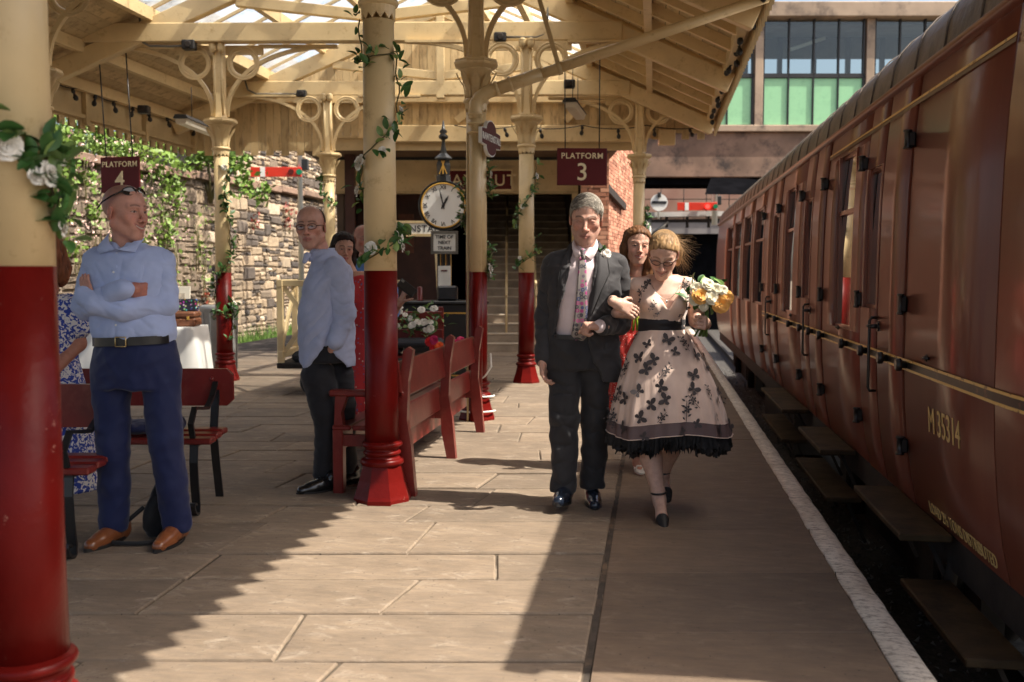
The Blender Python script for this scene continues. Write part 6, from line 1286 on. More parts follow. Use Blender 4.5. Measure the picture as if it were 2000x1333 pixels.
# ================================================================== MAN IN THE GREY SUIT
def body_base(fig, zs, mat='skin'): pass
def suit_man():
    f = Fig(1140, 5.72, 'man in charcoal suit and floral tie walking arm in arm with the woman in pink'); P, X, Z = f.P, f.X, f.Z
    hf = head_frame(P(1143, 431, -.03), yaw=R(-6), pitch=R(14), roll=R(2), sc=1.13)
    # skin: head and neck, hands, simple body inside the clothes
    S = Vol(); head_vol(S, hf, jaw=.98, nose=1.05); S.rc(P(1143, 455, .0), P(1142, 500, .02), .058, .066, .03)
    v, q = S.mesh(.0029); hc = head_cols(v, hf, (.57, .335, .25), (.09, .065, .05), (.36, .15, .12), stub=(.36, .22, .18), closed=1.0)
    B = Vol(); B.stack([(.90, 0, 0, .14, .09), (1.1, 0, 0, .13, .09), (1.3, 0, 0, .16, .10), (1.42, 0, .01, .15, .075)], .03); B.rc((-.17, .02, 1.38), P(1068, 612, .05), .035, .03); B.rc((.18, .02, 1.38), P(1214, 600, .03), .035, .03)
    B.chain([P(1108, 720, 0), P(1102, 815, -.05), P(1100, 940, -.06)], [.06, .05, .04]); B.chain([P(1158, 720, 0), P(1164, 815, .03), P(1160, 940, .06)], [.06, .05, .04])
    bv, bq = B.mesh(.014)
    H = Vol(); wl_ = P(1060, 706, -.03); H.rc(P(1062, 690, -.02), wl_, .027, .027); hand_vol(H, wl_, (.03, -.25, -1), (.9, -.25, .1), (.45, .6, .5), side=-1, sc=1.0)
    hv, hq = H.mesh(.0034)
    H2 = Vol(); w2 = P(1166, 634, -.21); H2.rc(P(1180, 636, -.16), w2, .028, .028); hand_vol(H2, w2, (-1, -.28, .06), (.0, .3, -1), (1.35, 1.45, .9), side=-1, sc=1.05, thumb=(.5, .5)); h2v, h2q = H2.mesh(.0034)
    body = vmesh('body', [(v, q), (bv, bq), (hv, hq), (h2v, h2q)], [hc, flat_col(bv, (.5, .27, .19)), flat_col(hv, (.53, .31, .23)), flat_col(h2v, (.57, .335, .25))]); f.add('body', body, 'skin')
    # short grey hair
    hs = hair_cap(hf, .006, .078, 1.05, .010, -.035); hv_, hq_ = hs.mesh(.0035); hv_ = wrinkle(hv_, hq_, .0018, folds((60, 30, 30), 3))
    rg = np.array([mnoise.noise(Vector((p[0] * 90, p[1] * 25, p[2] * 30))) for p in hv_]); hcol = np.array((.22, .19, .155)) * (1 + .7 * rg[:, None]); inv = np.array(hf.inverted()); lz = (hv_ @ inv[:3, :3].T + inv[:3, 3]); side_ = np.clip((np.abs(lz[:, 0]) - .06) / .02, 0, 1)[:, None]; hcol = hcol * (1 - .0 * side_) + np.array((.12, .11, .10)) * side_
    f.add('hair', vmesh('hair', [(hv_, hq_)], [hcol]), 'hair'); mb = MB(); M3 = hf
    comb(mb, hf, 1100, (.75, -.35, .1), .040, .0010, .010, lift=.008, line=.068); mb2 = MB(); comb(mb2, hf, 1100, (.75, -.30, .1), .040, .0010, .009, lift=.008, line=.070); comb(mb2, hf, 700, (0, .5, -.8), .022, .0008, .006, -2.0, 2.0, line=.066); f.add('dark_tufts', mb2.mesh('dark_tufts'), simple('dark_grey_hair', (.13, .112, .095), .6, .4, 60, 0, spec=.2)); comb(mb, hf, 500, (.1, .5, -.8), .022, .0008, .008, 1.0, 2.0, line=.074); comb(mb, hf, 500, (-.1, .5, -.8), .022, .0008, .008, -2.0, -1.0, line=.074); f.add('hair_tufts', mb.mesh('hair_tufts'), simple('grey_hair', (.40, .36, .30), .6, .5, 60, 0, spec=.2))
    # shirt, collar, tie
    pink = cloth('pale_pink_shirt', (.72, .60, .60), .75)
    T = Vol(); T.stack([(Z(672), 0, 0, .160, .115), (1.06, 0, 0, .165, .125), (1.25, 0, 0, .175, .128), (1.38, 0, .0, .16, .105), (1.45, 0, .015, .10, .075), (1.50, 0, .02, .074, .074)], .03); sv = T.mesh(.008); sy = ray_front(sv); so = f.vol('shirt', T, .008, pink, wr=[(.003, folds((7, 5, 4), 5))])
    collar3d(f, [P(1121, 467, .01), P(1125, 482, -.05), P(1134, 497, -.108)], [P(1117, 474, .01), P(1116, 488, -.070), P(1122, 506, sy(X(1122), Z(506)) - .006)], pink, so); collar3d(f, [P(1164, 466, .01), P(1156, 483, -.05), P(1137, 497, -.108)], [P(1167, 474, .01), P(1164, 489, -.070), P(1153, 509, sy(X(1153), Z(509)) - .006)], pink, so)
    n = N('floral_tie_silk'); vo = n.new('ShaderNodeTexVoronoi'); vo.inputs['Scale'].default_value = 40; vo.inputs['Randomness'].default_value = .5; n.link(n.coord(), vo.inputs['Vector']); hue = n.new('ShaderNodeSeparateColor'); n.link(vo.outputs['Color'], hue.inputs[0])
    disc = n.ramp(hue.outputs[0], [(0, (.02, .02, .035)), (.3, (.34, .015, .16)), (.5, (.45, .07, .22)), (.68, (.03, .05, .16)), (.85, (.11, .08, .11))]); disc.node.color_ramp.interpolation = 'CONSTANT'
    ringm = n.ramp(vo.outputs['Distance'], [(.0, (1, 1, 1)), (.12, (1, 1, 1)), (.13, (.0, .0, .0)), (.22, (0, 0, 0)), (.23, (.9, .9, .9)), (.47, (.9, .9, .9)), (.49, (0, 0, 0))]); n.col(n.mix(ringm, (.24, .21, .19), disc)); n.set(Roughness=.45, Sheen_Weight=.3); tie_m = n.m
    ty = lambda x, z: sy(0, z) - .012 - .004 * math.cos(x * 60)
    tie = surf_strip(f, 'tie', [((X(1129), Z(500)), (X(1141), Z(500))), ((X(1127), Z(520)), (X(1142), Z(520))), ((X(1122), Z(580)), (X(1143), Z(580))), ((X(1117), Z(630)), (X(1145), Z(630))), ((X(1113), Z(652)), (X(1146), Z(652))), ((X(1129), Z(671)), (X(1131), Z(671)))], ty, tie_m, None, .006, 6, .008)
    K = Vol(); K.rc(P(1135, 492, -.128), P(1135, 504, -.142), .017, .012, .01); f.vol('tie_knot', K, .004, tie_m, tie)
    # jacket
    grey = cloth('charcoal_wool', (.038, .036, .038), .72, sheen=.15, vary=.08)
    J = Vol(); J.stack([(Z(744), X(1141), .02, .222, .150), (.95, X(1139), .01, .208, .150), (1.10, X(1140), 0, .200, .146), (1.27, X(1141), 0, .212, .148), (1.38, X(1142), .01, .200, .125), (1.455, X(1142), .02, .12, .09), (1.48, X(1142), .03, .085, .075)], .03)
    J.rc(P(1086, 512, .02), P(1200, 513, .02), .056, .056, .07)
    SL1, SL2 = Vol(), Vol(); SL1.chain([P(1081, 518, .02), P(1068, 615, .05), P(1063, 700, -.01)], [.064, .062, .052], .02); SL2.chain([P(1205, 519, .02), P(1214, 575, .03), P(1212, 632, .02), P(1172, 634, -.19)], [.064, .064, .060, .047], .02)
    op = [(1121, 462), (1166, 466), (1161, 510), (1151, 565), (1143, 640), (1152, 690), (1172, 730), (1182, 775), (1064, 775), (1066, 715), (1082, 645), (1098, 570), (1113, 505)]
    J.poly([(X(a), Z(b)) for a, b in op], .0, .008)
    jv = J.mesh(.0085); jy = ray_front(jv); creases(f, J, [[(1186, 572), (1205, 585), (1226, 588)], [(1188, 600), (1208, 612), (1228, 612)], [(1192, 622), (1180, 640), (1172, 648)], [(1050, 598), (1066, 612), (1080, 616)], [(1048, 640), (1064, 632), (1080, 628)], [(1052, 565), (1068, 578)], [(1196, 535), (1186, 560), (1176, 600)], [(1088, 540), (1082, 580)], [(1160, 625), (1185, 650), (1205, 660)], [(1150, 655), (1175, 690), (1200, 700)], [(1070, 660), (1078, 700)]], .008); jo = f.vol('jacket', J, .0068, grey, wr=[(.006, folds((4, 4, 12), 1.7, tilt=.6)), (.0036, folds((8, 8, 22), 6.1, tilt=-.4))])
    for A_, ln_ in ((SL1, [[(1050, 598), (1066, 612), (1080, 616)], [(1048, 640), (1064, 632), (1080, 628)], [(1052, 565), (1068, 578)]]), (SL2, [[(1190, 560), (1208, 574), (1228, 572)], [(1192, 590), (1208, 600), (1228, 598)], [(1196, 618), (1184, 632), (1180, 648)], [(1214, 612), (1200, 640)]])): creases(f, A_, ln_, .009); f.vol('sleeve', A_, .0066, grey, jo, wr=[(.005, folds((5, 5, 13), 2.7, tilt=.5)), (.003, folds((10, 8, 22), 1.1, tilt=-.5))])
    for nm, e in (('lapel', [((X(1111), Z(478)), (X(1121), Z(470))), ((X(1099), Z(505)), (X(1113), Z(500))), ((X(1091), Z(530)), (X(1108), Z(530))), ((X(1089), Z(545)), (X(1102), Z(560))), ((X(1087), Z(600)), (X(1091), Z(604)))]), ('lapel', [((X(1166), Z(468)), (X(1176), Z(480))), ((X(1161), Z(500)), (X(1185), Z(510))), ((X(1158), Z(530)), (X(1187), Z(535))), ((X(1153), Z(560)), (X(1171), Z(566))), ((X(1146), Z(612)), (X(1152), Z(612)))])): surf_strip(f, nm, e, jy, grey, jo, .012, 5, .014); mbl = MB(); mbl.tube([((a if b_ == 0 else c)[0], jy((a if b_ == 0 else c)[0], (a if b_ == 0 else c)[1]) - .013, (a if b_ == 0 else c)[1]) for (a, c) in e for b_ in ((0,) if e[0][0][0] < 0 and e[0][1][0] < .0 else (1,))], .003, 5); f.add('lapel_edge_shadow', mbl.mesh('lapel_edge_shadow'), 'black', jo)  # black tubes draw the shadow line along the lapel edges
    surf_strip(f, 'breast_pocket', [((X(1172), Z(562)), (X(1198), Z(553))), ((X(1172), Z(568)), (X(1198), Z(559)))], jy, grey, jo, .004, 4, .005); surf_strip(f, 'pocket_flap', [((X(1178), Z(668)), (X(1206), Z(660))), ((X(1178), Z(680)), (X(1206), Z(672)))], jy, grey, jo, .004, 4, .005)
    C = Vol(); C.rc(P(1172, 634, -.187), P(1165, 634, -.215), .040, .038); f.vol('shirt_cuff', C, .005, pink, jo)
    # trousers, belt, shoes
    tr = cloth('charcoal_trouser_wool', (.030, .029, .031), .74, sheen=.15)
    Q = Vol(); Q.stack([(.80, X(1130), 0, .178, .125), (.90, X(1128), 0, .178, .125), (Z(655), X(1126), 0, .160, .118)], .03)
    Q.chain([P(1106, 715, 0), P(1102, 815, -.05), P(1101, 890, -.05), P(1100, 958, -.06)], [.098, .078, .070, .068], .02); Q.chain([P(1160, 715, 0), P(1164, 815, .03), P(1163, 890, .05), P(1160, 958, .06)], [.092, .074, .067, .066], .02)
    creases(f, Q, [[(1078, 742), (1100, 752), (1124, 752)], [(1076, 770), (1100, 764), (1126, 770)], [(1080, 800), (1102, 808), (1122, 806)], [(1078, 832), (1098, 826), (1120, 834)], [(1080, 862), (1100, 868), (1120, 862)], [(1082, 905), (1100, 897), (1116, 903)], [(1084, 938), (1102, 944), (1118, 938)], [(1132, 690), (1120, 720), (1104, 735)], [(1148, 790), (1166, 800), (1184, 798)], [(1150, 850), (1166, 842), (1182, 848)], [(1150, 915), (1164, 922), (1180, 916)], [(1100, 700), (1099, 800), (1098, 950)]], .010); Q.plane((0, 0, 1), .095, .004); f.vol('trousers', Q, .007, tr, wr=[(.009, folds((9, 6, 5), 2.2, tilt=.6)), (.0045, folds((15, 10, 10), 4.0, tilt=-.6))])
    surf_strip(f, 'belt', [((X(1082), Z(652)), (X(1162), Z(652))), ((X(1082), Z(661)), (X(1162), Z(661)))], lambda x, z: -.118 * math.sqrt(max(0, 1 - ((x - X(1126)) / .165) ** 2)), 'iron', None, .010, 10, .008)
    navy = simple('navy_shoe_leather', (.012, .018, .032), .22, .2, 6, .05, coat=.4)
    shoe(f, P(1107, 968, -.04) * V3(1, 1, 0) + V3(0, 0, .035), P(1086, 990, -.25) * V3(1, 1, 0) + V3(0, 0, .05), navy, sc=1.08); shoe(f, P(1160, 968, .10) * V3(1, 1, 0), P(1161, 990, -.14) * V3(1, 1, 0), navy, sc=1.05)
    K = Vol(); K.rc(P(1108, 950, -.06), P(1104, 968, -.05), .045, .04); f.vol('sock', K, .006, simple('magenta_sock', (.30, .02, .10), .8, .2, 20, 0))
    # buttonhole
    b = bpy.data.objects.new('buttonhole_rose', None); c = P(1181, 497, jy(X(1181), Z(497)) - .02); o = thing('buttonhole_rose', L(0, 0), 'white rose buttonhole pinned to the charcoal lapel', 'flower'); bpy.data.objects.remove(b)
    wp = wmx(f.t) @ Vector(c); o.location = wp; o.rotation_euler = (0, 0, YAW); place('rose', FLOWER, o, (0, 0, 0), (R(75), R(20), 0), .62)
    for k in range(6): place('leaf', LEAF, o, (-.012, .004, .0), (R(70) + rng.uniform(-.4, .4), rng.uniform(-.4, .4), rng.uniform(-1.2, 1.4)), .75)
    MB().tube([wp, wp + Vector((-.03, -.01, -.03)), wp + Vector((-.06, -.012, -.065))], .0025, 5).obj('rose_stem', 'leaf', o)
    return f
suit_man()
# ================================================================== WOMAN IN THE PINK DRESS
def bride():
    f = Fig(1296, 5.55, 'woman in pale pink butterfly dress and glasses looking down at her bouquet'); P, X, Z = f.P, f.X, f.Z; skin = (.62, .395, .30)
    hf = head_frame(P(1292, 498, -.05), yaw=R(-14), pitch=R(34), roll=R(5), sc=1.02)
    S = Vol(); head_vol(S, hf, fem=True, smile=.9, nose=.92); S.rc(P(1296, 520, .03), P(1298, 560, .035), .046, .052, .03)
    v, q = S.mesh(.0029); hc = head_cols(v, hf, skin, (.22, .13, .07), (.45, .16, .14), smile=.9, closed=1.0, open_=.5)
    B = Vol(); B.stack([(Z(640), X(1294), .03, .115, .085), (Z(605), X(1296), .02, .125, .098), (Z(575), X(1297), .03, .135, .092), (Z(553), X(1297), .04, .125, .07), (Z(540), X(1297), .045, .07, .055)], .03)
    B.rc(P(1254, 556, .04), P(1340, 556, .04), .046, .046, .04); B.chain([P(1248, 560, .04), P(1238, 612, .07), P(1205, 612, .03)], [.043, .034, .030], .02)
    B.chain([P(1345, 562, .03), P(1362, 628, .05), P(1366, 628, -.10)], [.042, .034, .026], .02); bv, bq = B.mesh(.0055)
    Hh = Vol(); hand_vol(Hh, P(1199, 592, -.175), (1, .05, -.42), (-.1, 1, -.25), (.35, .45, .3), side=1, sc=.92); Hh.chain([P(1203, 590, .0), P(1193, 587, -.12), P(1199, 592, -.175)], [.030, .026, .024]); hv, hq = Hh.mesh(.0032)
    H2 = Vol(); hand_vol(H2, P(1372, 632, -.10), (-.25, -.9, .15), (-1, .2, .1), (1.1, 1.3, .9), side=-1, sc=.95, thumb=(.7, .7)); H2.rc(P(1368, 628, -.05), P(1372, 632, -.10), .026, .025); h2v, h2q = H2.mesh(.0032)
    lg = Vol(); lg.chain([P(1268, 840, -.03), P(1272, 895, -.06), P(1282, 955, -.13), P(1284, 975, -.15)], [.064, .060, .036, .034], .02); lg.chain([P(1284, 968, -.145), P(1284, 996, -.24), P(1284, 1004, -.30)], [.034, .030, .020], .02)
    lg.chain([P(1323, 840, .10), P(1322, 890, .16), P(1312, 945, .24), P(1312, 958, .25)], [.062, .056, .034, .032], .02); lg.chain([P(1312, 955, .24), P(1312, 972, .14), P(1312, 980, .09)], [.032, .028, .02], .02); lg.chain([P(1294, 655, .03), P(1272, 760, -.02), P(1268, 840, -.03)], [.10, .08, .064], .02); lg.chain([P(1298, 655, .03), P(1314, 760, .07), P(1323, 840, .10)], [.10, .08, .062], .02); lv, lq = lg.mesh(.0065)
    sc_ = lambda n_, k: flat_col(n_, tuple(np.array(skin) * k)); f.add('body', vmesh('body', [(v, q), (bv, bq), (hv, hq), (h2v, h2q), (lv, lq)], [hc, sc_(bv, 1), sc_(hv, .93), sc_(h2v, .88), sc_(lv, .85)]), 'skin')
    # hair drawn back with a blown ponytail
    hs = hair_cap(hf, .007, .074, .95, .012, -.05); hs.fr = hf; hs.chain([(0, .10, .04), (.03, .125, .0), (.06, .13, -.06), (.075, .12, -.13)], [.030, .040, .036, .014], .02); hs.fr = Matrix.Identity(4)
    hv_, hq_ = hs.mesh(.0036); hv_ = wrinkle(hv_, hq_, .003, folds((50, 20, 30), 3)); rg = np.array([mnoise.noise(Vector((p[0] * 110, p[1] * 30, p[2] * 25))) for p in hv_]); f.add('hair', vmesh('hair', [(hv_, hq_)], [np.array((.32, .20, .095)) * (1 + .8 * rg[:, None])]), 'hair')
    mb = MB(); hm = simple('fair_hair_strand', (.38, .24, .115), .4, .4, 60, 0)
    def fly(i):
        p = Vector((rng.uniform(.0, .06), .11 + rng.uniform(-.02, .02), rng.uniform(-.05, .06))); o_ = []; d = Vector((rng.uniform(.25, 1.0), rng.uniform(-.3, .4), rng.uniform(-1.3, .1)))
        for k in range(7): o_.append(hf @ p); p = p + d * .017; d = d + Vector((rng.uniform(-.45, .4), rng.uniform(-.3, .3), rng.uniform(-.5, .35)))
        return o_
    strands(mb, fly, 420, .0005)
    comb(mb, hf, 1600, (.15, 1, .1), .065, .0007, .008, -1.6, 1.6, -.085, .10, .004, .074, .95); f.add('hair_strands', mb.mesh('hair_strands'), hm); glasses(f, hf, simple('dark_glasses_frame', (.03, .015, .012), .3, .1, 9, 0), None, .024, .0135, .0023)
    # bodice
    n = N('pink_organza'); n.col(n.ramp(n.noise(n.coord(), 9, 4), [(.3, (.62, .45, .365)), (.7, (.74, .56, .46))])); n.set(Roughness=.55, Sheen_Weight=.4); n.bump(n.noise(n.coord('Object', (60, 30, 6)), 1.0, 3), .25, .005); pinkm = n.m
    T = Vol(); T.stack([(Z(648), X(1294), .03, .126, .098), (Z(625), X(1295), .025, .125, .100), (Z(598), X(1297), .02, .138, .114), (Z(572), X(1298), .03, .142, .100), (Z(552), X(1297), .04, .132, .078), (Z(541), X(1297), .045, .11, .066)], .02, ang=0)
    for a in (1272, 1318): T.el(P(a, 596, -.055), (.058, .056, .055), .03)
    T.rc(P(1262, 553, .03), P(1250, 556, .03), .052, .05, .02); T.rc(P(1330, 553, .03), P(1343, 556, .03), .052, .05, .02)
    T.poly([(X(1263), Z(530)), (X(1340), Z(530)), (X(1328), Z(565)), (X(1303), Z(604)), (X(1296), Z(600)), (X(1272), Z(562))], .06, .006); T.plane((0, 0, -1), -Z(543), .006)
    bd = T.mesh(.006); by = ray_front(bd); bo = f.vol('bodice', T, .0055, pinkm, wr=[(.003, folds((30, 10, 7), 2, tilt=.3))])
    # lace neckline edges and sash
    lacem = simple('black_lace', (.022, .018, .020), .7, .4, 50, 0)
    sash = Vol(); sash.stack([(Z(648), X(1294), .03, .131, .104), (Z(636), X(1294), .028, .130, .104), (Z(622), X(1295), .025, .130, .105)], .02); f.vol('sash', sash, .006, cloth('black_satin_sash', (.014, .012, .014), .45), bo, wr=[(.003, folds((5, 4, 40), 3))])
    # skirt
    cx0, cx1 = X(1295), X(1311); zt, zh_ = Z(644), Z(842)
    def R_(u): return np.interp(u, [0, .06, .25, .5, .75, 1.0], [.128, .148, .206, .262, .306, .336])
    def sk(th, u, out=0.0):
        r = float(R_(u)) + out; w = .035 * u * math.sin(9 * th + .8 + u * 1.5) + .018 * u * math.sin(17 * th + 2.0) + .012 * u * math.sin(31 * th); r *= (1 + w); zz = zt + (zh_ - zt) * u + .02 * u * math.sin(3 * th + 1.2); return Vector((cx0 + (cx1 - cx0) * u + r * math.sin(th), .03 - r * .86 * math.cos(th), zz))
    nt, nu = 150, 30; mb = MB(); mb.loft([[sk(2 * math.pi * j / nt, i / nu) for j in range(nt)] for i in range(nu + 1)]); sko = f.add('skirt', mb.mesh('skirt'), pinkm)
    n = N('sheer_mauve_hem'); tr = n.new('ShaderNodeBsdfTransparent'); mx = n.new('ShaderNodeMixShader'); mx.inputs[0].default_value = .86; n.col((.13, .085, .085)); n.set(Roughness=.6); n.link(tr.outputs[0], mx.inputs[1]); n.link(n.b.outputs[0], mx.inputs[2]); n.link(mx.outputs[0], n.o.inputs[0])
    mb = MB(); mb.loft([[sk(2 * math.pi * j / nt, u, .004) for j in range(nt)] for u in (.885, .93, .97, 1.015)]); f.add('hem_band', mb.mesh('hem_band'), n.m, sko); mb = MB(); mb.tube([sk(2 * math.pi * j / nt, 1.015, .006) for j in range(nt + 1)], .0028, 5); f.add('hem_piping', mb.mesh('hem_piping'), pinkm, sko); mb = MB(); mb.tube([sk(2 * math.pi * j / nt, .885, .006) for j in range(nt + 1)], .0022, 5); f.add('hem_piping', mb.mesh('hem_piping'), pinkm, sko)
    pet = MB(); nn = 420
    for lay, (o1, zb) in enumerate(((-.012, .085), (-.035, .095), (-.065, .10), (-.10, .095))):
        rows = []
        for i in range(7):
            u = i / 6; row = []
            for j in range(nn): th = 2 * math.pi * j / nn; b_ = sk(th, .985, o1); a = .004 + .017 * u; row.append(b_ + Vector((math.sin(th), -math.cos(th), 0)) * a * (math.sin(j * 1.55 + lay + i * .25 + 2 * math.sin(j * .37)) + .6 * rng.uniform(-1, 1)) + Vector((0, 0, -zb * u * (1 + .25 * rng.uniform(-1, 1) + .18 * math.sin(j * .21 + lay)))))
            rows.append(row)
        pet.loft(rows)
    f.add('petticoat', pet.mesh('petticoat'), simple('black_net', (.012, .011, .012), .8, .5, 60, 0), sko)
    # butterflies and sprigs lie on the cloth
    def motif(kind, s_):
        m_ = MB()
        if kind == 0:
            for q in (-1, 1):
                m_.add([(0, .05, 0), (q * .15, .6, .05), (q * .5, .98, .1), (q * 1.0, 1.0, .14), (q * 1.1, .6, .14), (q * .85, .15, .1), (q * .4, -.02, .05)], [(0, 1, 2, 3, 4, 5, 6)]); m_.add([(0, .02, 0), (q * .5, -.04, .06), (q * .82, -.2, .1), (q * .78, -.62, .1), (q * .45, -.8, .06), (q * .15, -.4, .02)], [(0, 1, 2, 3, 4, 5)])
            m_.add([(-.05, .4, .03), (.05, .4, .03), (.04, -.45, .03), (-.04, -.45, .03)], [(0, 1, 2, 3)])
        else:
            m_.add([(-.03, -1, 0), (.03, -1, 0), (.05, 1, 0), (-.01, 1, 0)], [(0, 1, 2, 3)])
            for k in range(7):
                y = -.8 + k * .28; q = 1 if k % 2 else -1; a = rng.uniform(.2, .9); c = Vector((q * .28, y + .15, .02)); d = Vector((q * math.cos(a), math.sin(a), 0)); e = Vector((-d.y, d.x, 0)); m_.add([c - d * .22, c + e * .11, c + d * .25, c - e * .11], [(0, 1, 2, 3)])
            for k in range(5): a = 2 * math.pi * k / 5; c = Vector((.1, .2, .03)); d = Vector((math.cos(a), math.sin(a), 0)); e = Vector((-d.y, d.x, 0)); m_.add([c, c + d * .25 + e * .12, c + d * .42, c + d * .25 - e * .12], [(0, 1, 2, 3)])
        m_.v = [tuple(c * s_ for c in v_) for v_ in m_.v]; return m_.mesh('motif')
    meshes = [motif(0, .033), motif(1, .058), motif(0, .024), motif(1, .048)]
    lm = N('black_embroidery'); lm.col((.055, .045, .046)); lm.set(Roughness=.7); 
    for m_ in meshes: m_.materials.append(lm.m)
    spots = []
    for row, (u0, nb) in enumerate(((.10, 9), (.25, 10), (.40, 11), (.55, 12), (.70, 13), (.83, 13), (.945, 14))):
        for k in range(nb): spots.append((2 * math.pi * (k + .5 * (row % 2)) / nb + rng.uniform(-.16, .16), u0 + rng.uniform(-.05, .05)))
    for i, (th, u) in enumerate(spots):
        th = (th + math.pi) % (2 * math.pi) - math.pi
        if abs(th) > 1.9: continue
        p = sk(th, u, .005); a, b = sk(th + .03, u, .005) - p, sk(th, u + .02, .005) - p; nrm = b.cross(a).normalized(); nrm = nrm if nrm.dot(Vector((math.sin(th), -math.cos(th), .2))) > 0 else -nrm; ro = nrm.to_track_quat('Z', 'Y').to_matrix().to_4x4() @ Matrix.Rotation(rng.uniform(-1.4, 1.4), 4, 'Z')
        o = f.add('butterfly_motif' if i % 2 == 0 else 'sprig_motif', meshes[(i * 7 + i // 3) % 4 if i % 5 else i % 2], None, sko); o.matrix_basis = Matrix.Translation(p + nrm * .003) @ ro
    for (a, b, k_, s_) in ((1256, 562, 1, .9), (1251, 575, 3, 1), (1264, 553, 0, .7), (1268, 598, 1, .7), (1304, 603, 0, 1.0), (1278, 612, 3, .7), (1335, 560, 1, .9), (1341, 573, 3, .9), (1328, 552, 2, .8), (1324, 614, 1, .7), (1336, 600, 2, .8), (1250, 590, 2, .7)):
        x, z = X(a), Z(b); p = Vector((x, by(x, z) - .006, z)); o = f.add('lace_motif', meshes[k_], None, bo); o.matrix_basis = Matrix.Translation(p) @ Matrix.Rotation(R(85), 4, 'X') @ Matrix.Rotation(rng.uniform(-.8, .8), 4, 'Z') @ Matrix.Diagonal((s_ * .8, s_ * .8, s_ * .8, 1))
    # shoes
    heel_m = simple('black_suede', (.012, .011, .011), .6, .2, 20, .1)
    for nm, heel, toe, ank in (('heeled_shoe', P(1284, 975, -.13), P(1284, 1008, -.33), P(1283, 956, -.14)), ('heeled_shoe', P(1312, 958, .27), P(1312, 984, .06), P(1311, 944, .24))):
        S = Vol(); h_, t_ = Vector(heel), Vector(toe); S.rc(h_ + (t_ - h_) * .70, t_, .036, .020, .012); S.rc(h_ + (t_ - h_) * .62 - Vector((0, 0, .012)), t_ - Vector((0, 0, .006)), .030, .017, .01); S.rc(h_, h_ + Vector((0, .005, .015)), .035, .030, .01)
        so = f.vol(nm, S, .005, heel_m); mb = MB(); hh = h_ + Vector((0, .02, -.02)); mb.tube([hh, hh + Vector((0, .0, -.04)), Vector((hh.x, hh.y - .005, .006 if nm else 0))], .008, 8, rs=[.014, .008, .005]); f.add('stiletto', mb.mesh('stiletto'), heel_m, so)
        mb = MB(); a = Vector(ank); mb.tube([a + Vector((.040 * math.cos(t), .040 * math.sin(t) - .005, .004 * math.cos(t))) for t in [2 * math.pi * k / 18 for k in range(19)]], .0055, 6); f.add('ankle_strap', mb.mesh('ankle_strap'), heel_m, so)
    # necklace and bracelet
    mb = MB(); ny = lambda x, z: -.062 - .02 * max(0, (Z(560) - z) / .1)
    mb.tube([(X(1297) + (X(1325) - X(1297)) * c, ny(0, Z(556 + 28 * (1 - c * c))) - .0, Z(556 + 28 * (1 - c * c))) for c in [-1 + k * .2 for k in range(11)]], .0012, 5); mb.lathe([(.001, -.012), (.006, -.006), (.006, .004), (.001, .01)], 8, (X(1297), ny(0, Z(590)) - .008, Z(588))); f.add('necklace', mb.mesh('necklace'), simple('silver', (.5, .48, .45), .25, .1, 5, 0, metal=.9))
    mb = MB(); c = Vector(P(1193, 588, -.145)); mb.ring((0, 0, 0), .031, .003, Matrix.Translation(c) @ Matrix.Rotation(R(-70), 4, 'Z') @ Matrix.Rotation(R(25), 4, 'X'), 20, 5); f.add('bracelet', mb.mesh('bracelet'), simple('pearl_bracelet', (.6, .57, .52), .3, .3, 90, 0))
    # bouquet held in the far hand: a thing of its own
    c = wmx(f.t) @ Vector(P(1370, 580, -.14)); bq_ = thing('bouquet', c, 'bouquet of cream and apricot roses carried by the woman in pink', 'bouquet', rz=YAW)
    ap = FLOWER.copy(); ap.materials.clear(); ap.materials.append(simple('apricot_petal', (.80, .42, .10), .55, .15, 20, .05)); wh = FLOWER.copy(); wh.materials.clear(); wh.materials.append(simple('cream_petal', (.80, .74, .55), .55, .06, 20, .05))
    k_ = f.s
    for (dx, dy, s_, me) in ((-17, -4, 1.05, ap), (22, 12, 1.05, ap), (34, 0, .85, ap), (4, 0, .85, wh), (-26, 4, .7, wh), (-24, -18, .7, wh), (-2, -24, .75, wh), (12, -16, .7, wh), (-10, 16, .6, wh), (26, -14, .6, wh)):
        place('rose', me, bq_, (dx * k_, -.05 - .03 * (1 - (dx * dx + dy * dy) / 1600), -dy * k_), (R(80) + dy * .012, dx * .012, rng.uniform(-.3, .3)), s_)
    for i in range(46): a = rng.uniform(0, 6.28); r_ = rng.uniform(14, 40); place('leaf', LEAF if i % 3 else LEAFP, bq_, (r_ * math.cos(a) * k_, rng.uniform(-.05, .05), -r_ * math.sin(a) * k_ * .85), (R(60) + rng.uniform(-.6, .6), rng.uniform(-.8, .8), rng.uniform(-3, 3)), rng.uniform(.7, 1.15))
    st = MB()
    for i in range(24): x = rng.uniform(-.025, .025); y = rng.uniform(-.025, .025); st.tube([c + RT * x * .5 + FH * y * .5 + Vector((0, 0, .02)), c + RT * (x * .6 - .005) + FH * (y * .6 + .02) + Vector((0, 0, -.14)), c + RT * (x * 1.5 - .03) + FH * (y + .02) + Vector((0, 0, -.215))], .0028, 5)
    st.obj('stems', simple('flower_stem_green', (.09, .16, .03), .5, .3, 20, 0), bq_); return f
bride()
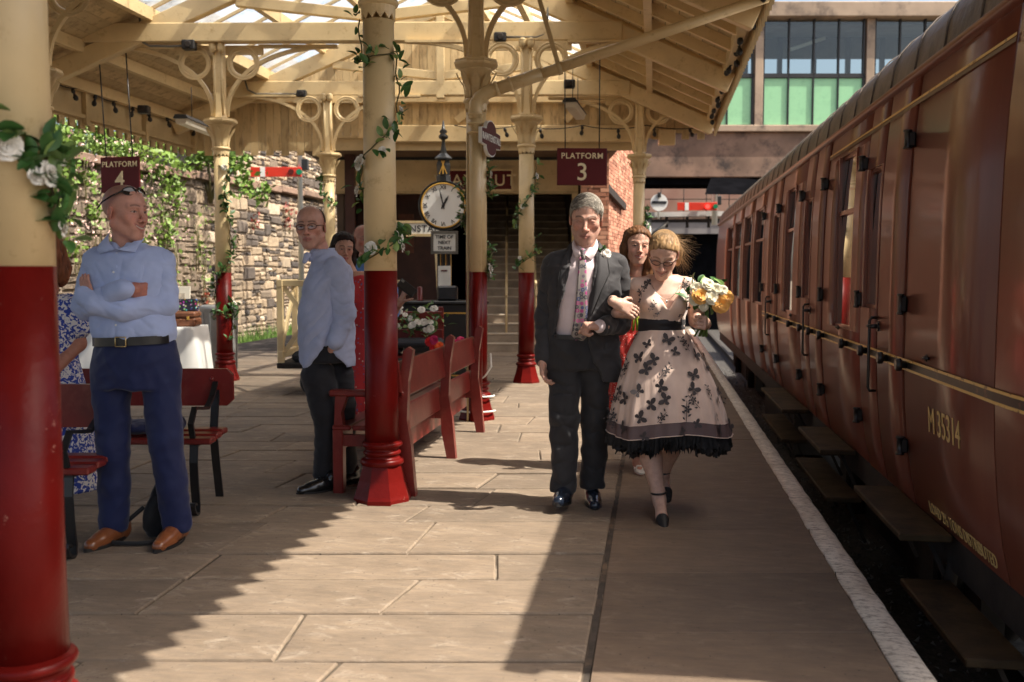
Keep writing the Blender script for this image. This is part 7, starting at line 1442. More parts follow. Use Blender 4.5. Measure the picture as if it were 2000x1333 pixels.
# ================================================================== MAN WITH FOLDED ARMS
def head_piece(f, hf, skin, brow, lip, h=.003, **kw):
    hv = {k: kw.pop(k) for k in ('fem', 'smile', 'age', 'jaw', 'nose') if k in kw}; S = Vol(); head_vol(S, hf, **hv); neck = kw.pop('neck', None)
    if neck: S.rc(*neck)
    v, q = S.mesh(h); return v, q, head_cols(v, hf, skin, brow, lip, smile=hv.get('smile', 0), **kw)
def folded_man():
    f = Fig(262, 4.92, 'smiling bald man in pale blue shirt with folded arms and sunglasses on his head'); P, X, Z = f.P, f.X, f.Z; skin = (.53, .275, .205)
    hf = head_frame(P(251, 417, -.01), yaw=R(66), pitch=R(3), roll=R(0), sc=1.12)
    v, q, hc = head_piece(f, hf, skin, (.16, .08, .055), (.36, .10, .08), smile=1.0, open_=.6, jaw=1.04, nose=1.08, neck=(P(246, 450, .01), P(250, 498, .03), .062, .074, .03))
    inv = np.array(hf.inverted()); lp = v @ inv[:3, :3].T + inv[:3, 3]; st = np.clip((lp[:, 2] + 1.1 * (lp[:, 1] + .07) - .095) / .03, 0, 1) * (lp[:, 2] > -.03) * .45; hc = hc * (1 - st[:, None]) + np.array((.16, .10, .085)) * st[:, None]
    B = Vol(); B.stack([(1.0, 0, 0, .15, .10), (1.25, 0, 0, .15, .10), (1.42, 0, .02, .14, .07)], .03); B.chain([P(215, 700, 0), P(212, 860, 0), P(208, 1020, 0)], [.07, .055, .04]); B.chain([P(308, 700, 0), P(318, 860, 0), P(332, 1020, 0)], [.07, .055, .04]); bv, bq = B.mesh(.014)
    H = Vol(); hand_vol(H, P(199, 583, -.125), (-.42, .12, 1), (.3, 1, .2), (.1, .2, .2), side=1, sc=.78, spread=.05); hv, hq = H.mesh(.0034)
    H2 = Vol(); H2.rc(P(272, 564, -.20), P(290, 564, -.165), .028, .030); hand_vol(H2, P(285, 565, -.17), (.75, 1.0, -.05), (-.6, .8, .0), (.2, .3, .2), side=-1, sc=.9, thumb=(.2, .1)); h2v, h2q = H2.mesh(.0034)
    f.add('body', vmesh('body', [(v, q), (bv, bq), (hv, hq), (h2v, h2q)], [hc, flat_col(bv, skin), flat_col(hv, skin), flat_col(h2v, (.42, .17, .12))]), 'skin')
    # sunglasses pushed up
    gf = hf @ Matrix.Translation((0, .020, .056)) @ Matrix.Rotation(R(-22), 4, 'X'); T = lambda p: gf @ Vector(p); mb = MB(); lm = MB(); bl = simple('sunglass_frame', (.01, .009, .009), .18, .1, 5, 0)
    for q_ in (-1, 1):
        ring = [T((q_ * .036 + .030 * math.cos(a), -.094 + .020 * ((q_ * math.cos(a) + 1) / 2) ** 1.5, .004 + .0185 * math.sin(a) * (1 - .15 * q_ * math.cos(a)))) for a in [2 * math.pi * k / 16 for k in range(17)]]; mb.tube(ring, .0032, 6); lm.add(ring[:-1], [tuple(range(16))]); mb.tube([T((q_ * .064, -.075, .006)), T((q_ * .082, -.03, .002)), T((q_ * .088, .03, -.006)), T((q_ * .083, .07, -.02))], .004, 6)
    mb.tube([T((-.008, -.094, .008)), T((0, -.098, .012)), T((.008, -.094, .008))], .0035, 6); so = f.add('sunglasses', mb.mesh('sunglasses'), bl); f.add('lens', lm.mesh('lens'), simple('dark_lens', (.012, .010, .010), .06, .1, 5, 0), so)
    blue = cloth('pale_blue_cotton', (.38, .46, .70), .8)
    S = Vol(); S.stack([(Z(668), X(262), 0, .192, .135), (Z(650), X(261), 0, .205, .15), (1.12, X(258), 0, .200, .145), (1.28, X(252), 0, .205, .148), (1.40, X(251), .01, .19, .12), (1.46, X(250), .02, .12, .09), (1.49, X(249), .025, .082, .08)], .03); S.rc(P(192, 508, .02), P(312, 510, .02), .058, .058, .06)
    A1, A2 = Vol(), Vol(); A1.chain([P(188, 512, .02), P(172, 598, -.02)], [.064, .062], .02); A1.chain([P(172, 598, -.02), P(225, 585, -.16), P(268, 566, -.205)], [.060, .053, .042], .02); A1.rc(P(258, 570, -.197), P(274, 564, -.21), .047, .045, .003)
    A2.chain([P(315, 514, .02), P(324, 592, -.02)], [.064, .064], .02); A2.chain([P(324, 592, -.02), P(262, 600, -.165), P(215, 590, -.185), P(192, 577, -.16)], [.062, .056, .049, .043], .02)
    S.poly([(X(226), Z(440)), (X(274), Z(440)), (X(270), Z(464)), (X(248), Z(491)), (X(228), Z(466))], .03, .005)
    sv = S.mesh(.008); yf = ray_front(sv); creases(f, S, [[(200, 512), (215, 535), (228, 556)], [(196, 530), (205, 550)], [(302, 516), (292, 540), (282, 552)], [(312, 540), (300, 560)], [(166, 545), (182, 552)], [(163, 570), (180, 578), (196, 574)], [(170, 605), (190, 600), (214, 604)], [(200, 598), (222, 588), (246, 578)], [(318, 560), (332, 566)], [(312, 588), (330, 584)], [(300, 606), (318, 612)], [(262, 590), (290, 596)], [(205, 640), (222, 625), (238, 620)], [(310, 640), (296, 624), (276, 616)], [(228, 655), (236, 636)], [(290, 656), (280, 640)], [(245, 655), (247, 618)], [(255, 560), (258, 510)]], .008, .012); so = f.vol('shirt', S, .0066, blue, wr=[(.006, folds((4, 4, 9), 1.1, tilt=.85)), (.0035, folds((8, 7, 18), 7.0, tilt=-.6))])
    for A_, ln_ in ((A1, [[(164, 545), (180, 556), (200, 556)], [(160, 572), (180, 580), (198, 576)], [(166, 606), (190, 600), (214, 606)], [(200, 600), (222, 588), (246, 580)], [(230, 562), (240, 580)]]), (A2, [[(300, 552), (318, 560), (334, 556)], [(304, 580), (322, 584), (340, 578)], [(296, 606), (318, 610)], [(250, 590), (280, 600)], [(222, 582), (240, 600)]])): creases(f, A_, ln_, .009, .012); f.vol('sleeve', A_, .0062, blue, so, wr=[(.0055, folds((5, 5, 13), 3.1, tilt=.5)), (.003, folds((9, 8, 22), 2.0, tilt=-.5))])
    collar3d(f, [P(218, 452, .01), P(225, 471, -.06), P(246, 489, -.118)], [P(212, 464, .01), P(207, 482, -.075), P(210, 497, yf(X(210), Z(497)) - .014)], blue, so); collar3d(f, [P(279, 460, .01), P(271, 475, -.065), P(247, 489, -.118)], [P(284, 467, .01), P(285, 481, -.075), P(279, 494, yf(X(279), Z(494)) - .014)], blue, so)
    surf_strip(f, 'button_placket', [((X(241), Z(490)), (X(250), Z(490))), ((X(240), Z(520)), (X(250), Z(520))), ((X(239), Z(545)), (X(249), Z(545)))], yf, blue, so, .004, 3, .004)
    surf_strip(f, 'chest_pocket', [((X(265), Z(515)), (X(297), Z(515))), ((X(263), Z(535)), (X(298), Z(535))), ((X(262), Z(556)), (X(298), Z(552)))], yf, blue, so, .005, 5, .005)
    for (a, b) in ((245, 497), (244, 532), (249, 632)): mb = MB().lathe([(.005, 0), (.005, .003)], 10, frame=Matrix.Translation((X(a), yf(X(a), Z(b)) - .004, Z(b))) @ Matrix.Rotation(R(90), 4, 'X')); f.add('button', mb.mesh('button'), 'white', so)
    navy = cloth('royal_navy_wool', (.008, .014, .062), .65, sheen=.2)
    Q = Vol(); Q.stack([(.78, X(262), 0, .195, .135), (.92, X(263), 0, .203, .14), (Z(662), X(263), 0, .185, .132)], .03); Q.chain([P(214, 730, 0), P(216, 860, -.01), P(214, 950, 0), P(208, 1032, .02)], [.094, .074, .068, .066], .02); Q.chain([P(312, 730, 0), P(320, 860, -.02), P(328, 950, 0), P(334, 1032, .02)], [.094, .076, .070, .066], .02); Q.plane((0, 0, 1), .055, .004)
    f.vol('trousers', Q, .0072, navy, wr=[(.007, folds((9, 7, 4), 4.2, tilt=.4)), (.004, folds((14, 9, 9), 1.0, tilt=-.7))])
    bl_ = surf_strip(f, 'belt', [((X(190), Z(658)), (X(337), Z(653))), ((X(190), Z(675)), (X(337), Z(669)))], lambda x, z: -.140 * math.sqrt(max(0, 1 - ((x - X(263)) / .205) ** 2)), 'iron', None, .010, 14, .010)
    mb = MB()
    for a, b in (((248, 655), (248, 673)), ((268, 655), (268, 673)), ((248, 655), (268, 655)), ((248, 673), (268, 673))): mb.tube([(X(a[0]), -.158, Z(a[1])), (X(b[0]), -.158, Z(b[1]))], .003, 6)
    f.add('buckle', mb.mesh('buckle'), simple('brass_buckle', (.5, .38, .18), .3, .1, 9, 0, metal=.8), bl_)
    br = simple('brown_shoe_leather', (.20, .065, .022), .3, .25, 7, .1, coat=.25); g0 = lambda px, py, y: P(px, py, y) * V3(1, 1, 0)
    shoe(f, g0(216, 0, .08), g0(188, 0, -.19), br, sc=1.08); shoe(f, g0(334, 0, .08), g0(322, 0, -.20), br, sc=1.08)
folded_man()
# ================================================================== MAN WITH SPECTACLES, SEEN FROM THE SIDE
def side_man():
    f = Fig(640, 6.2, 'balding man with spectacles in loose pale blue shirt with his hand in his pocket'); P, X, Z = f.P, f.X, f.Z; skin = (.54, .30, .225)
    hf = head_frame(P(611, 446, -.03), yaw=R(-4), pitch=R(2), roll=R(-3), sc=1.10)
    v, q, hc = head_piece(f, hf, skin, (.11, .07, .05), (.36, .12, .10), jaw=1.06, stub=(.34, .20, .16), nose=1.05, neck=(P(621, 478, .02), P(632, 520, .03), .058, .066, .03))
    inv = np.array(hf.inverted()); lp = v @ inv[:3, :3].T + inv[:3, 3]; st = np.clip((lp[:, 1] - .0) / .03, 0, 1) * (lp[:, 2] > -.045) * (lp[:, 2] < .085) * .75; hc = hc * (1 - st[:, None]) + np.array((.15, .11, .085)) * st[:, None]
    B = Vol(); B.stack([(.9, X(640), 0, .12, .12), (1.2, X(640), 0, .12, .13), (1.4, X(640), .02, .11, .10)], .03); B.chain([P(628, 700, -.05), P(634, 800, -.06), P(632, 915, -.05)], [.065, .05, .04]); B.chain([P(655, 700, .07), P(658, 800, .08), P(664, 915, .1)], [.065, .05, .04]); bv, bq = B.mesh(.014)
    H = Vol(); H.rc(P(664, 660, -.15), P(656, 678, -.14), .027, .026); hand_vol(H, P(656, 677, -.14), (-.25, .55, -1), (-.6, .6, .1), (.2, .3, .2), side=1, sc=.72); hv, hq = H.mesh(.0038)
    f.add('body', vmesh('body', [(v, q), (bv, bq), (hv, hq)], [hc, flat_col(bv, skin), flat_col(hv, skin)]), 'skin'); glasses(f, hf, simple('thin_metal_frame', (.05, .035, .03), .3, .1, 9, 0, metal=.5), glassm('spectacle_glass', (.95, .95, .95), .03), .025, .0155, .0017)
    mb = MB(); comb(mb, hf, 500, (.0, .6, -.8), .02, .0008, .004, .7, 2.2, .0, .11, .004, -.05, .1); comb(mb, hf, 500, (.0, .6, -.8), .02, .0008, .004, -2.2, -.7, .0, .11, .004, -.05, .1); f.add('hair', mb.mesh('hair'), simple('short_brown_hair', (.14, .10, .07), .5, .5, 60, 0))
    blue = cloth('blue_chambray', (.39, .44, .62), .8, vary=.09)
    S = Vol(); S.stack([(Z(715), X(640), 0, .165, .165), (Z(680), X(639), 0, .172, .172), (Z(630), X(636), 0, .172, .175), (Z(580), X(640), 0, .158, .17), (Z(545), X(645), .0, .142, .17), (Z(520), X(646), .01, .118, .14), (Z(500), X(637), .02, .080, .085), (Z(490), X(632), .025, .070, .070)], .03)
    A1 = Vol(); A1.chain([P(659, 528, -.09), P(679, 612, -.12), P(668, 655, -.17)], [.076, .066, .048], .02); A1.rc(P(670, 648, -.165), P(665, 664, -.178), .052, .050, .003); S.chain([P(640, 530, .14), P(632, 600, .18)], [.07, .06], .03)
    S.poly([(X(606), Z(755)), (X(606), Z(716)), (X(625), Z(694)), (X(648), Z(672)), (X(662), Z(690)), (X(680), Z(712)), (X(676), Z(755))], .5, .006); S.poly([(X(560), Z(770)), (X(560), Z(700)), (X(596), Z(712)), (X(610), Z(770))], .5, .004)
    yf = ray_front(S.mesh(.008)); creases(f, S, [[(655, 545), (640, 580), (612, 610)], [(662, 575), (645, 610), (615, 640)], [(664, 600), (645, 640), (610, 668)], [(640, 540), (622, 562)], [(664, 590), (690, 600)], [(660, 612), (678, 620), (692, 616)], [(664, 635), (682, 640)], [(655, 560), (668, 575), (682, 578)], [(648, 660), (632, 690)], [(600, 650), (590, 690)], [(676, 560), (686, 590)], [(625, 650), (640, 668)]], .009, .013); so = f.vol('shirt', S, .0072, blue, wr=[(.007, folds((3.2, 4, 10), 3.3, tilt=.75)), (.004, folds((7, 6, 20), 2.0, tilt=.5))]); creases(f, A1, [[(664, 585), (680, 596), (694, 590)], [(662, 606), (678, 616), (694, 610)], [(660, 630), (676, 634), (690, 628)], [(655, 555), (668, 570), (684, 572)]], .009, .013); f.vol('sleeve', A1, .0066, blue, so, wr=[(.006, folds((5, 5, 13), 1.1, tilt=.5)), (.0035, folds((9, 8, 22), 2.0, tilt=-.5))])
    C = Vol(); C.stack([(Z(512), X(630), .015, .088, .088), (Z(492), X(630), .02, .077, .076), (Z(484), X(631), .025, .074, .072)], .01); C.stack([(Z(520), X(630), .015, .066, .066), (Z(470), X(631), .02, .066, .066)], .004, -1); C.poly([(X(590), Z(520)), (X(590), Z(470)), (X(606), Z(470)), (X(604), Z(520))], .3, .004); C.rc(P(605, 500, -.05), P(600, 512, -.06), .022, .014, .01); f.vol('collar', C, .0055, blue, so)
    surf_strip(f, 'button_placket', [((X(607), Z(520)), (X(612), Z(520))), ((X(590), Z(580)), (X(596), Z(580))), ((X(586), Z(630)), (X(592), Z(630))), ((X(588), Z(690)), (X(594), Z(690)))], yf, blue, so, .004, 3, .004)
    tr = cloth('black_trouser', (.016, .016, .020), .75, sheen=.15); Q = Vol(); Q.stack([(.80, X(640), 0, .150, .150), (.95, X(640), 0, .145, .15), (1.0, X(640), 0, .14, .14)], .03); Q.chain([P(624, 735, -.06), P(638, 800, -.07), P(640, 860, -.06), P(632, 925, -.05)], [.105, .085, .070, .064], .02); Q.chain([P(652, 735, .06), P(660, 800, .08), P(662, 860, .09), P(668, 925, .1)], [.105, .085, .072, .066], .02); Q.plane((0, 0, 1), .075, .004); f.vol('trousers', Q, .0078, tr, wr=[(.006, folds((6, 5, 6), 5.2, tilt=.3)), (.004, folds((14, 9, 18), 2.0))])
    bs_ = simple('black_shoe_leather', (.010, .010, .011), .25, .2, 7, .05, coat=.3); g0 = lambda px, y: V3(X(px), y, 0); shoe(f, g0(650, -.10), g0(592, -.22), bs_, sc=1.05); shoe(f, g0(682, .10), g0(640, .0), bs_, sc=1.05)
side_man()
# ================================================================== WOMEN
def print_cloth(name, base, spots, scale=60, thr=.25, rnd=1.0):
    n = N(name); vo = n.new('ShaderNodeTexVoronoi'); vo.inputs['Scale'].default_value = scale; vo.inputs['Randomness'].default_value = rnd; n.link(n.coord(), vo.inputs['Vector']); sp = n.new('ShaderNodeSeparateColor'); n.link(vo.outputs['Color'], sp.inputs[0])
    k = len(spots); pick = n.ramp(sp.outputs[0], [(i / k, c) for i, c in enumerate(spots)]); pick.node.color_ramp.interpolation = 'CONSTANT'; n.col(n.mix(n.ramp(vo.outputs['Distance'], [(thr, (1, 1, 1)), (thr + .05, (0, 0, 0))]), base, pick)); n.set(Roughness=.75, Sheen_Weight=.2); n.bump(n.noise(n.coord('Object', (14, 14, 3)), 1.0, 3), .3, .01); return n.m
def long_hair(f, hf, col, len_=.20, wave=.01, strand_m=None, part=.0, line=.078, width=1.0, front=.02):
    S = hair_cap(hf, .013, line, .9, .012, -.06); S.fr = hf
    for q in (-1, 1): S.chain([(q * .052, .03, .07), (q * .082 * width, .0 + front, -.02), (q * .086 * width, front, -.10), (q * .080 * width, .01 + front, -.10 - len_ * .5), (q * .070, .02 + front, -.08 - len_)], [.032, .026, .030, .032, .014], .025)
    S.chain([(0, .09, .02), (0, .095, -.10), (0, .09, -.10 - len_)], [.06, .06, .04], .03); S.fr = Matrix.Identity(4); v, q = S.mesh(.0042); v = wrinkle(v, q, .004, folds((60, 30, 6), 2)); rg = np.array([mnoise.noise(Vector((p[0] * 120, p[1] * 60, p[2] * 12))) for p in v]); o = f.add('hair', vmesh('hair', [(v, q)], [np.array(col) * (1 + .7 * rg[:, None])]), 'hair')
    mb = MB(); comb(mb, hf, 900, (.0, .5, -.6), .035, .0008, .012, -1.6, 1.6, -.08, .1, .0015, line - .004, .9); f.add('hair_strands', mb.mesh('hair_strands'), strand_m or simple('brown_strand', tuple(1.15 * c for c in col), .4, .4, 60, 0), o)
def bridesmaid():
    f = Fig(1243, 6.75, 'woman with long brown hair in red dress with tiny white print following behind'); P, X, Z = f.P, f.X, f.Z; skin = (.62, .37, .27)
    hf = head_frame(P(1243, 482, -.02), yaw=R(4), pitch=R(3), roll=R(4), sc=1.05)
    v, q, hc = head_piece(f, hf, skin, (.10, .05, .03), (.50, .14, .12), fem=True, smile=.4, open_=.4, nose=.92, neck=(P(1243, 512, .02), P(1243, 548, .03), .046, .054, .03))
    B = Vol(); B.stack([(Z(640), X(1240), .02, .11, .08), (Z(590), X(1240), .02, .135, .10), (Z(555), X(1241), .03, .14, .075), (Z(540), X(1242), .04, .07, .055)], .03); B.chain([P(1205, 560, .03), P(1196, 620, .05), P(1218, 640, -.12)], [.042, .036, .028]); B.chain([P(1278, 560, .03), P(1286, 620, .05), P(1255, 640, -.12)], [.042, .036, .028]); bv, bq = B.mesh(.007)
    lg = Vol(); lg.chain([P(1246, 820, 0), P(1246, 880, -.02), P(1247, 905, -.03)], [.052, .040, .034]); lg.chain([P(1247, 905, -.03), P(1248, 922, -.10), P(1248, 927, -.17)], [.034, .030, .026]); lg.chain([P(1268, 820, .2), P(1270, 890, .28), P(1270, 905, .2)], [.05, .036, .028]); lv, lq = lg.mesh(.006)
    f.add('body', vmesh('body', [(v, q), (bv, bq), (lv, lq)], [hc, flat_col(bv, skin), flat_col(lv, (.50, .26, .18))]), 'skin'); long_hair(f, hf, (.13, .060, .025), .16, front=.0)
    red = print_cloth('red_print_cotton', (.46, .020, .012), [(.75, .68, .6), (.46, .02, .012), (.7, .55, .45)], 95, .22)
    T = Vol(); T.stack([(Z(830), X(1240), .02, .235, .20), (Z(760), X(1240), .02, .205, .18), (Z(690), X(1240), .02, .165, .145), (Z(650), X(1240), .02, .122, .10), (Z(630), X(1240), .02, .120, .095), (Z(592), X(1240), .015, .146, .118), (Z(565), X(1241), .025, .146, .095), (Z(552), X(1241), .03, .12, .075)], .02); T.poly([(X(1222), Z(535)), (X(1264), Z(535)), (X(1243), Z(585))], .06, .006); T.rc(P(1212, 556, .03), P(1202, 575, .03), .048, .046, .02); T.rc(P(1272, 556, .03), P(1282, 575, .03), .048, .046, .02); f.vol('dress', T, .0075, red, wr=[(.008, folds((12, 10, 3), 2)), (.004, folds((24, 20, 5), 5))])
    wht = simple('white_sandal_leather', (.72, .68, .62), .4, .05, 9, 0)
    for (hx, yh, yt) in ((1248, .0, -.19), (1270, .32, .12)):
        mb = MB(); hz = Vector((X(hx), yh, 0)); tz = Vector((X(hx), yt, 0)); ring = [hz.lerp(tz, .5 - .55 * math.cos(t)) + Vector((.036 * math.sin(t), 0, 0)) for t in [2 * math.pi * k / 18 for k in range(18)]]; mb.loft([[p + Vector((0, 0, .02 + .05 * max(0, (p.y - yt) / .2) ** 2)) for p in ring], [p + Vector((0, 0, .008 + .05 * max(0, (p.y - yt) / .2) ** 2)) for p in ring]], cap=True, smooth=False); so = f.add('sandal', mb.mesh('sandal'), wht); mb = MB(); c = Vector((X(hx), yt + .05, .028)); mb.tube([c + Vector((-.036, 0, 0)), c + Vector((-.02, -.004, .03)), c + Vector((.02, -.004, .03)), c + Vector((.036, 0, 0))], .007, 6); c2 = Vector((X(hx), yh - .02, .135)); mb.tube([c2 + Vector((.036 * math.cos(t), .036 * math.sin(t), 0)) for t in [2 * math.pi * k / 14 for k in range(15)]], .005, 6); mb.tube([Vector((X(hx), yh + .01, .06)), Vector((X(hx), yh + .015, .0))], .008, 6); f.add('sandal_strap', mb.mesh('sandal_strap'), wht, so)
    c = wmx(f.t) @ Vector(P(1236, 612, -.17)); bq_ = thing('posy', c, 'small posy with bright green stems held by the woman in the red print dress', 'bouquet', rz=YAW); st = MB()
    for i in range(16): x, y = rng.uniform(-.03, .03), rng.uniform(-.02, .02); st.tube([c + RT * (x * .3) + FH * y * .4 + Vector((0, 0, .02)), c + RT * (x + .005) + FH * y + Vector((0, 0, -.11))], .003, 5)
    st.obj('stems', simple('bright_stem', (.25, .38, .03), .5, .3, 20, 0), bq_)
    for i in range(14): place('leaf', LEAFP, bq_, (rng.uniform(-.04, .04), rng.uniform(-.03, .03), rng.uniform(.02, .1)), (rng.uniform(0, 1.5), rng.uniform(-.8, .8), rng.uniform(-3, 3)), .8)
    ye = FLOWER.copy(); ye.materials.clear(); ye.materials.append(simple('yellow_petal', (.80, .38, .03), .5, .1, 20, 0)); place('rose', ye, bq_, (-.01, -.03, .08), (R(70), 0, 0), .8); place('rose', ye, bq_, (.03, -.03, .10), (R(70), 0, 0), .7)
bridesmaid()
def red_woman():
    f = Fig(716, 8.0, 'dark haired woman in long red floral dress standing behind the column with a phone'); P, X, Z = f.P, f.X, f.Z; skin = (.50, .27, .18)
    hf = head_frame(P(672, 486, .0), yaw=R(22), pitch=R(10), roll=R(4), sc=1.0)
    v, q, hc = head_piece(f, hf, skin, (.03, .02, .015), (.45, .10, .09), fem=True, smile=.2, nose=.9, neck=(P(675, 510, .02), P(690, 545, .03), .046, .054, .03))
    B = Vol(); B.stack([(Z(640), X(708), .02, .12, .09), (Z(560), X(702), .02, .14, .10), (Z(530), X(696), .03, .09, .06)], .03); B.chain([P(752, 560, .0), P(770, 605, -.05), P(790, 585, -.20)], [.045, .042, .030]); B.chain([P(660, 560, .0), P(655, 620, .05), P(670, 660, -.08)], [.045, .038, .03]); bv, bq = B.mesh(.009)
    H = Vol(); hand_vol(H, P(788, 588, -.19), (.35, -.3, .8), (.6, .3, -.3), (.7, .9, .6), side=-1, sc=.95); hv, hq = H.mesh(.004); lg = Vol(); lg.chain([P(708, 650, .02), P(692, 760, .0), P(688, 840, .0), P(684, 855, -.02), P(682, 861, -.12)], [.10, .07, .04, .036, .03]); lv, lq = lg.mesh(.008)
    f.add('body', vmesh('body', [(v, q), (bv, bq), (hv, hq), (lv, lq)], [hc, flat_col(bv, skin), flat_col(hv, (.52, .30, .22)), flat_col(lv, skin)]), 'skin'); long_hair(f, hf, (.020, .010, .007), .14, strand_m=simple('dark_strand', (.03, .015, .010), .35, .4, 60, 0))
    red = print_cloth('red_floral_dress', (.42, .012, .014), [(.10, .05, .12), (.42, .012, .014), (.62, .42, .34), (.42, .012, .014), (.15, .12, .25)], 40, .24)
    T = Vol(); T.stack([(Z(838), X(722), .02, .30, .26), (Z(760), X(716), .02, .25, .21), (Z(690), X(712), .02, .19, .16), (Z(640), X(708), .02, .140, .11), (Z(590), X(704), .02, .158, .125), (Z(556), X(702), .02, .155, .10), (Z(540), X(700), .03, .12, .08)], .02); T.rc(P(742, 552, .0), P(762, 580, -.01), .06, .055, .03); T.rc(P(668, 552, .0), P(660, 580, .0), .06, .055, .03); f.vol('dress', T, .009, red, wr=[(.011, folds((10, 9, 2.5), 4)), (.005, folds((20, 18, 5), 8))])
    ph = wmx(f.t) @ Vector(P(801, 562, -.24)); o = thing('phone', ph, 'black phone in flip case held out beside the red column', 'phone', rz=YAW); fr = Matrix.Translation(ph) @ GRID @ Matrix.Rotation(R(-52), 4, 'Y') @ Matrix.Rotation(R(20), 4, 'Z'); MB().bbox((-.038, -.012, -.078), (.038, .012, .078), .006, fr).obj('phone_case', 'black', o); MB().box((-.034, -.0135, -.070), (.034, -.0125, .070), fr).obj('screen', simple('phone_screen', (.02, .02, .022), .1, .1, 3, 0), o); MB().bbox((.01, -.016, .045), (.03, -.012, .07), .002, fr).obj('camera_bump', 'steel', o)
red_woman()
def hidden_man():
    f = Fig(724, 8.7, 'man in blue collared shirt almost hidden behind the cream and red column'); P, X, Z = f.P, f.X, f.Z; skin = (.46, .21, .15)
    hf = head_frame(P(712, 470, .0), yaw=R(28), pitch=R(4), sc=1.08); v, q, hc = head_piece(f, hf, skin, (.2, .14, .1), (.36, .12, .1), h=.004, neck=(P(715, 500, .02), P(718, 540, .03), .06, .07, .03))
    B = Vol(); B.stack([(.9, 0, 0, .12, .09), (1.3, 0, 0, .13, .09)], .03); B.chain([P(708, 700, 0), P(706, 840, 0)], [.06, .04]); B.chain([P(742, 700, 0), P(744, 840, 0)], [.06, .04]); bv, bq = B.mesh(.016); f.add('body', vmesh('body', [(v, q), (bv, bq)], [hc, flat_col(bv, skin)]), 'skin'); mb = MB(); comb(mb, hf, 500, (0, .6, -.7), .025, .0009, .005, -2, 2, .02, .11, .004, -.02, .2); f.add('hair', mb.mesh('hair'), simple('grey_short_hair', (.22, .19, .16), .5, .5, 60, 0))
    S = Vol(); S.stack([(.92, 0, 0, .17, .13), (1.1, 0, 0, .18, .13), (1.3, 0, 0, .19, .13), (1.40, 0, .01, .17, .10), (1.47, X(717), .02, .09, .085)], .03); S.chain([P(688, 545, .0), P(682, 610, .04), P(700, 640, -.1)], [.07, .062, .05]); S.chain([P(760, 545, .0), P(764, 610, .04), P(745, 640, -.1)], [.07, .062, .05]); f.vol('shirt', S, .010, cloth('mid_blue_shirt', (.10, .22, .50), .8), wr=[(.006, folds((8, 7, 6), 2))])
    Q = Vol(); Q.stack([(.80, 0, 0, .16, .12), (.95, 0, 0, .155, .12)], .03); Q.chain([P(708, 720, 0), P(706, 845, 0)], [.1, .07]); Q.chain([P(742, 720, 0), P(744, 845, 0)], [.1, .07]); f.vol('trousers', Q, .012, cloth('grey_trousers', (.05, .05, .055), .8)); bs_ = bpy.data.materials['black_shoe_leather']; shoe(f, V3(X(706), .05, 0), V3(X(704), -.2, 0), bs_); shoe(f, V3(X(744), .05, 0), V3(X(746), -.2, 0), bs_)
hidden_man()
def blue_woman():
    f = Fig(92, 5.25, 'woman in blue and white floral dress half hidden behind the nearest column'); P, X, Z = f.P, f.X, f.Z; skin = (.46, .21, .14)
    hf = head_frame(P(84, 497, .0), yaw=R(-20), pitch=R(12), sc=.98); v, q, hc = head_piece(f, hf, skin, (.1, .05, .03), (.4, .12, .1), h=.004, fem=True, neck=(P(86, 530, .02), P(90, 565, .03), .046, .054, .03))
    B = Vol(); B.stack([(Z(740), X(92), .02, .12, .09), (Z(640), X(92), .02, .13, .10), (Z(590), X(92), .03, .13, .07)], .03); B.chain([P(142, 605, .0), P(146, 672, .03), P(118, 728, -.14)], [.044, .040, .028]); B.chain([P(45, 605, .0), P(40, 672, .03), P(70, 728, -.14)], [.044, .040, .028]); B.chain([P(76, 900, 0), P(76, 1010, 0), P(74, 1030, -.12)], [.05, .036, .028]); B.chain([P(108, 900, 0), P(108, 1010, 0), P(110, 1030, -.12)], [.05, .036, .028]); bv, bq = B.mesh(.008)
    H = Vol(); hand_vol(H, P(118, 728, -.14), (-.8, -.4, -.5), (.2, .6, -.6), (.5, .6, .4), side=1, sc=.9); hv, hq = H.mesh(.005); f.add('body', vmesh('body', [(v, q), (bv, bq), (hv, hq)], [hc, flat_col(bv, skin), flat_col(hv, skin)]), 'skin'); long_hair(f, hf, (.20, .07, .03), .06)
    n = N('blue_white_floral'); co = n.coord(); vo = n.new('ShaderNodeTexVoronoi'); vo.inputs['Scale'].default_value = 44; n.link(co, vo.inputs['Vector']); n.col(n.mix(n.ramp(n.noise(co, 48, 2, .5, 1.2), [(.47, (0, 0, 0)), (.51, (1, 1, 1))]), (.74, .73, .72), (.025, .06, .36))); n.set(Roughness=.75)
    T = Vol(); T.stack([(Z(960), X(92), .02, .24, .2), (Z(850), X(92), .02, .21, .18), (Z(750), X(92), .02, .165, .14), (Z(700), X(92), .02, .135, .11), (Z(640), X(92), .015, .155, .125), (Z(595), X(92), .02, .15, .10), (Z(578), X(92), .03, .11, .08)], .02); T.rc(P(136, 598, .0), P(148, 640, .02), .062, .060, .03); T.rc(P(50, 598, .0), P(40, 640, .02), .062, .060, .03); f.vol('dress', T, .008, n.m, wr=[(.007, folds((10, 9, 3), 2))])
    g0 = simple('tan_sandal', (.30, .16, .08), .5, .2, 9, 0); 
    for x in (74, 110): S = Vol(); S.rc((X(x), -.02, .03), (X(x), -.2, .022), .034, .028, .01); S.plane((0, 0, 1), .004, .003); f.vol('flat_shoe', S, .006, g0)
blue_woman()
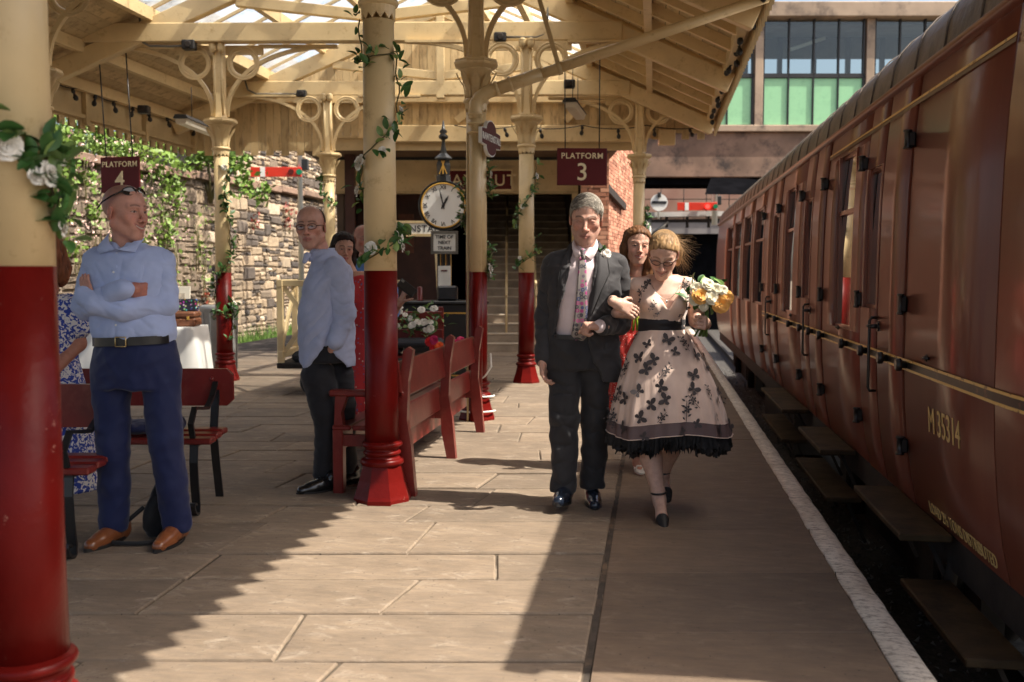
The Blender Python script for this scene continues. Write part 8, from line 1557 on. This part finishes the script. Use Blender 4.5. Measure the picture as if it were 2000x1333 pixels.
# ================================================================== BAG AND JACKET LEFT ON THE FLOOR AND BENCH
pb = L(-1.84, 5.02); bag = thing('shoulder_bag', pb, 'black shoulder bag with looped strap standing between the brown shoes', 'bag'); bfr = Matrix.Translation(pb) @ GRID @ Matrix.Rotation(R(12), 4, 'Z') @ Matrix.Rotation(R(14), 4, 'Y'); fab = cloth('black_nylon', (.012, .012, .013), .6)
S = Vol(); S.fr = bfr; S.el((0, 0, .17), (.060, .045, .17), .02); S.el((.01, .0, .10), (.07, .05, .10), .03); S.el((-.03, -.03, .12), (.035, .03, .09), .02); S.fr = Matrix.Identity(4); S.plane((0, 0, 1), .004, .004); v, q = S.mesh(.006); v = wrinkle(v, q, .004, folds((20, 20, 12), 2)); ob('bag_body', vmesh('bag_body', [(v, q)]), fab, bag)
mb = MB(); pts = [pb + RT * x + FH * y + Vector((0, 0, z)) for x, y, z in ((-.03, -.03, .16), (-.10, -.06, .10), (-.17, -.09, .05), (-.20, -.13, .022), (-.12, -.18, .016), (.0, -.19, .016), (.08, -.15, .02), (.10, -.10, .06), (.07, -.05, .13), (.05, .0, .22))]
sm_ = []
for i in range(len(pts) - 1):
    for k in range(4):
        p0, p1, p2, p3 = pts[max(0, i - 1)], pts[i], pts[i + 1], pts[min(len(pts) - 1, i + 2)]; u = k / 4; sm_.append(.5 * ((2 * p1) + (p2 - p0) * u + (2 * p0 - 5 * p1 + 4 * p2 - p3) * u * u + (3 * p1 - p0 - 3 * p2 + p3) * u ** 3))
mb.tube(sm_, .012, 6); mb.obj('strap', fab, bag)
pj = L(-1.98, 5.58, .445); jk = thing('folded_jacket', pj, 'navy jacket bundled on the seat of the rear bench', 'jacket'); S = Vol(); S.fr = Matrix.Translation(pj) @ GRID; S.el((.03, 0, .05), (.10, .12, .052), .03); S.el((-.14, 0, .035), (.14, .12, .036), .03); S.el((.05, -.03, .075), (.05, .06, .04), .02); S.fr = Matrix.Identity(4); v, q = S.mesh(.007); v = wrinkle(v, q, .006, folds((16, 16, 16), 2)); ob('jacket_cloth', vmesh('jacket_cloth', [(v, q)]), bpy.data.materials['royal_navy_wool'], jk)
